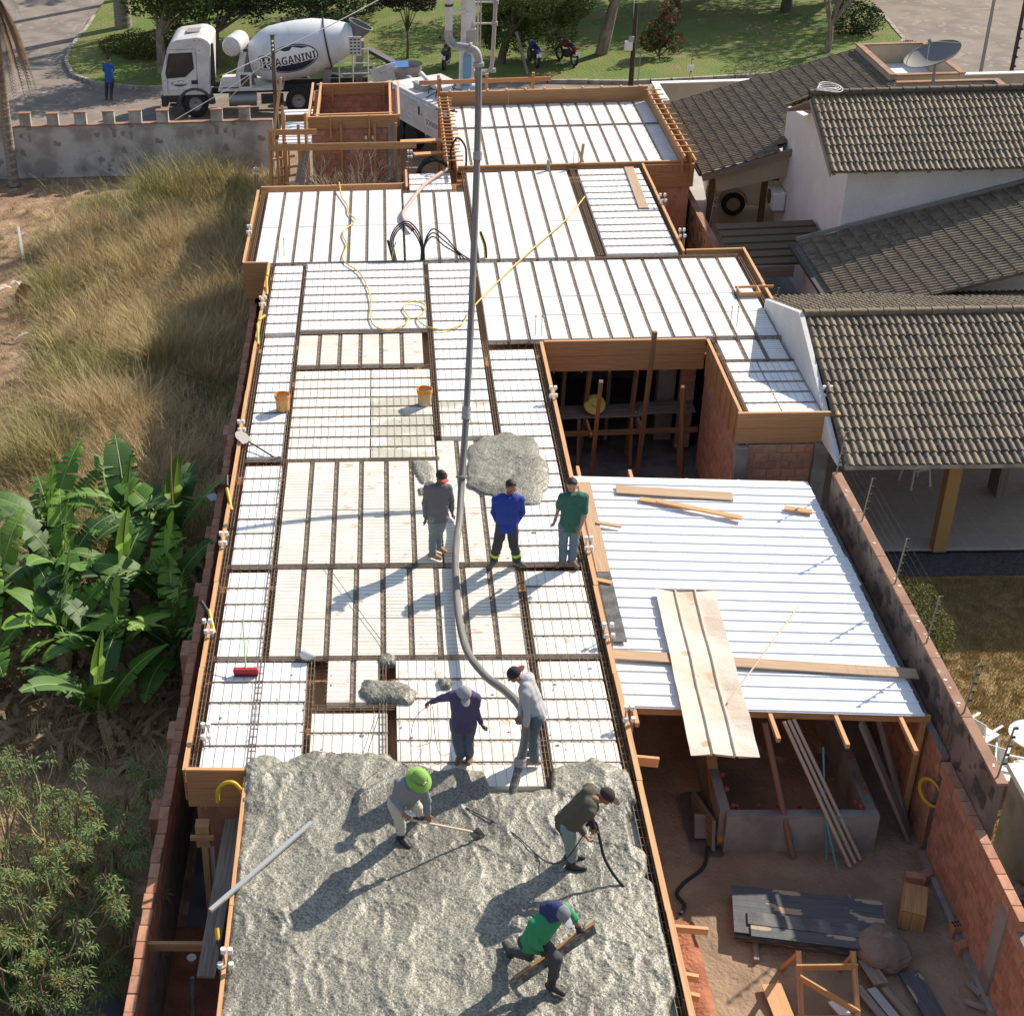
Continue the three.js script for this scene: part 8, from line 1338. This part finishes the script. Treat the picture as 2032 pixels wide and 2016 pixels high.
const arcs = (n, f, label, r = 0.018) => { const t = thing('conduit_bundle', label, 'conduit', 'black conduit bundles'); for (let i = 0; i < n; i++) part('conduit', tube(f(i), r, 40, 6), M.rubber, t); return t; };
seed(92);
{ const t = arcs(3, (i) => [V(0.2 + i * 0.04, 3.05, 36.4), V(0.12 + i * 0.04, 3.5, 36.7), V(0.28 + i * 0.03, 3.8 - i * 0.04, 36.9), V(0.55, 3.95 - i * 0.06, 36.9), V(0.82 - i * 0.03, 3.75 - i * 0.05, 36.75), V(0.96 - i * 0.03, 3.4, 36.5), V(0.97 - i * 0.04, 3.05, 36.35)], 'arched black conduit bundle rising from deck beam, with yellow tie'); part('tie', tube([V(0.16, 3.1, 36.38), V(0.2, 3.35, 36.5), V(0.27, 3.52, 36.6)], 0.014, 16, 6), M.yellow, t); part('conduit', rod(V(0.22, 3.0, 36.35), V(0.06, 3.55, 36.65), 0.03), M.rubber, t); }
arcs(3, (i) => [V(0.98, 3.1, 36.35), V(1.0, 3.5 - i * 0.05, 36.6), V(1.2, 3.78 - i * 0.1, 36.75), V(1.5, 3.6 - i * 0.13, 36.7), V(1.85, 3.25 - i * 0.04, 36.5), V(2.15 - i * 0.12, 3.08, 36.35)], 'black conduits looping right from the arched bundle to the beam');
arcs(2, (i) => [V(1.98 + i * 0.03, 3.1, 43.5), V(1.94 + i * 0.03, 3.7, 43.6), V(2.14, 4.0 - i * 0.04, 43.7), V(2.36 - i * 0.02, 3.78, 43.6), V(2.41 - i * 0.03, 3.1, 43.5)], 'arched black conduit pair at left end of front board');
arcs(7, (i) => [V(1.9, 3.15, 43.4), V(1.6, 3.3 + rr(0, 0.25), 43.6 + rr(-0.2, 0.3)), V(1.2, 3.2 + rr(0, 0.2), 43.7 + rr(-0.2, 0.4)), V(0.85 + rr(-0.1, 0.2), 2.9, 43.6)], 'tangle of black conduits hanging beside front bay corner', 0.022);
{ const t = thing('conduit_stub', 'curved black and yellow conduit stub standing on foam near hose', 'conduit'); part('stub', tube([V(2.55, 3.0, 36.4), V(2.53, 3.35, 36.6), V(2.42, 3.62, 36.9)], 0.03, 20, 7), M.rubber, t); part('stripe', tube([V(2.51, 3.05, 36.36), V(2.49, 3.35, 36.57), V(2.4, 3.6, 36.87)], 0.014, 20, 6), M.yellow, t); }
solo('yellow_elbow', tube([V(-2.48, 2.82, 16.35), V(-2.46, 3.05, 16.32), V(-2.36, 3.22, 16.28), V(-2.22, 3.26, 16.25), V(-2.12, 3.12, 16.25), V(-2.07, 2.98, 16.25)], 0.03, 40, 9), M.yellow, 'bright yellow conduit elbow at the slab corner', 'conduit');
[[[V(-2.2, 3.05, 13.5), V(-2.22, 3.16, 13.62)], [V(-2.2, 3.06, 13.5), V(-2.1, 3.0, 13.25)], 'black conduit stub with yellow end beside the straightedge'], [[V(-2.98, 3.25, 20.55), V(-2.86, 3.1, 20.1)], [V(-2.98, 3.22, 20.5), V(-3.12, 3.32, 20.7)], 'black and yellow conduit stub on left formwork, above the broom'], [[V(-3.02, 3.3, 24.5), V(-2.9, 3.12, 24.0)], [V(-3.02, 3.32, 24.55), V(-3.04, 3.4, 24.8)], 'yellow and black conduit stub on left formwork beside dark-haired plants'], [[V(-2.95, 3.35, 32.0), V(-2.9, 3.15, 31.3)], [V(-2.93, 3.4, 32.1), V(-2.8, 3.42, 32.3)], 'hooked yellow conduit stub on left formwork'], [[V(-2.93, 3.32, 34.9), V(-2.88, 3.15, 34.2)], [V(-2.92, 3.34, 34.95), V(-2.9, 3.4, 35.2)], 'short yellow conduit stub at upper left formwork']].forEach(([a, b, l], i) => { const t = thing('conduit_end', i === 2 ? 'yellow and black conduit stub on left formwork above bananas' : l, 'conduit', 'conduit ends on the left edge'); part('tip', rod(a[0], a[1], 0.03, 0.03, 9), M.yellow, t); part('sleeve', rod(b[0], b[1], 0.034, 0.034, 9), i > 2 ? M.yellow : M.black, t); });
// electric box clusters: white caps on short pipes along the edges
const capWhere = { '-2.74_17.24': 'left formwork beside lowest foam bay', '-2.06_12.9': 'left slab edge near picture bottom', '3.44_17.6': 'right formwork by upper tank edge', '3.42_19.7': 'right formwork beside walkway plank', '3.42_22.3': 'right formwork beside the person in t-shirt', '3.4_28.2': 'right formwork at courtyard edge', '8.9_28': 'far right formwork corner by tiled roof', '8.9_31.2': 'far right formwork above veranda gable', '7.55_37.2': 'side formwork near the passage awning', '7.5_39.9': 'side formwork of the narrow bay', '-2.95_19.9': 'left formwork level with the broom', '-2.95_22.6': 'left formwork level with person in dark grey', '-2.95_26.9': 'left formwork beside the shovel', '-2.95_33.3': 'left formwork near upper step', '-3.62_38.2': 'upper left formwork', '-4.0_45.5': 'two rods left of the timber frame', '0.75_44.3': 'boards beside brick tower' };
Object.entries(capWhere).forEach(([k, l], i) => { const [x, d] = k.split('_').map(Number), low = i === 15 ? 1.6 : 0, t = thing('cap_cluster', 'cluster of white plastic pipe caps on ' + l, 'pipe caps', 'pipe cap clusters'); for (let j = 0; j < 4; j++) { const cx = x + (j % 2 ? 0.07 : -0.03) + rr(-0.02, 0.02), cd = d + (j > 1 ? 0.12 : 0), h = 3.28 + (j > 1 ? 0.12 : 0) + (x > 8 && d > 31 ? 0.2 : 0) - low * 0.5; part('cap', new THREE.CylinderGeometry(0.035, 0.035, 0.07, 10).translate(cx, h, -cd), M.pvc, t); part('pipe', rod(V(cx, low ? 0 : 2.9, cd), V(cx, h, cd), 0.012), M.greySteel, t); } });
solo('vent_pipe', rod(V(4.75, 3.05, 43.2), V(4.75, 3.42, 43.2), 0.05, 0.05, 14), M.pipeGrey, 'short grey vent pipe standing on foam at front board', 'pipe');
stick('marker_stake', V(5.72, 3.1, 43.55), V(5.78, 3.75, 43.6), 0.06, 0.06, M.formEdge, 'upright orange stake at the front board junction', 'stake');
for (const [x, d, l] of [[5.5, 43.4, 'pair of thin steel rods by front board stake'], [7.75, 31.9, 'pair of thin steel rods near right end of wide bay'], [-2.75, 36.9, 'pair of thin steel rods at upper left bay'], [3.35, 31.6, 'thin steel rods at the courtyard corner']]) { const t = thing('starter_rods', l, 'rebar', 'thin steel rods'); for (let i = 0; i < 2; i++) { part('rod', rod(V(x + i * 0.14, 3.05, d), V(x + i * 0.14, 3.55, d + 0.02), 0.007, 0.007, 5), M.steel, t); part('tip', new THREE.SphereGeometry(0.018, 8, 6).translate(x + i * 0.14, 3.56, -(d + 0.02)), M.darkSteel, t); } }
{ const t = thing('work_gloves', 'pair of stained work gloves left on the front formwork rungs', 'gloves'); const glove = (x, d, ry, m) => { const cp = [[V(x, 3.5, d), V(x + 0.09 * Math.cos(ry), 3.5, d + 0.09 * Math.sin(ry)), 0.04, 0.045]]; for (let i = 0; i < 4; i++) cp.push([V(x + 0.1 * Math.cos(ry), 3.5, d + 0.1 * Math.sin(ry)), V(x + 0.2 * Math.cos(ry + (i - 1.5) * 0.25), 3.47, d + 0.2 * Math.sin(ry + (i - 1.5) * 0.25)), 0.014, 0.011]); cp.push([V(x + 0.03, 3.5, d), V(x + 0.1 * Math.cos(ry + 1), 3.49, d + 0.1 * Math.sin(ry + 1)), 0.016, 0.012]); part('glove', nets(field(cp, 0.015), ...bounds(cp, 0.02), 0.008), m, t); }; glove(2.15, 48.2, -0.3, plain(0.1, 0.045, 0.03, 0.9)); glove(1.8, 48.4, 2.8, plain(0.24, 0.2, 0.12, 0.9)); }
// ---------------------------------------------------------------- bring every thing's origin to its base
for (const o of [...scene.children]) {
  if (!o.userData?.label || o.isInstancedMesh) continue;
  const b = new THREE.Box3().setFromObject(o), c = b.getCenter(new THREE.Vector3()); c.y = b.min.y;
  if (o.isGroup) { for (const k of o.children) k.position.sub(c); o.position.copy(c); } else { o.geometry.translate(-c.x, -c.y, -c.z); o.position.copy(c); }
}
renderer.render(scene, camera);
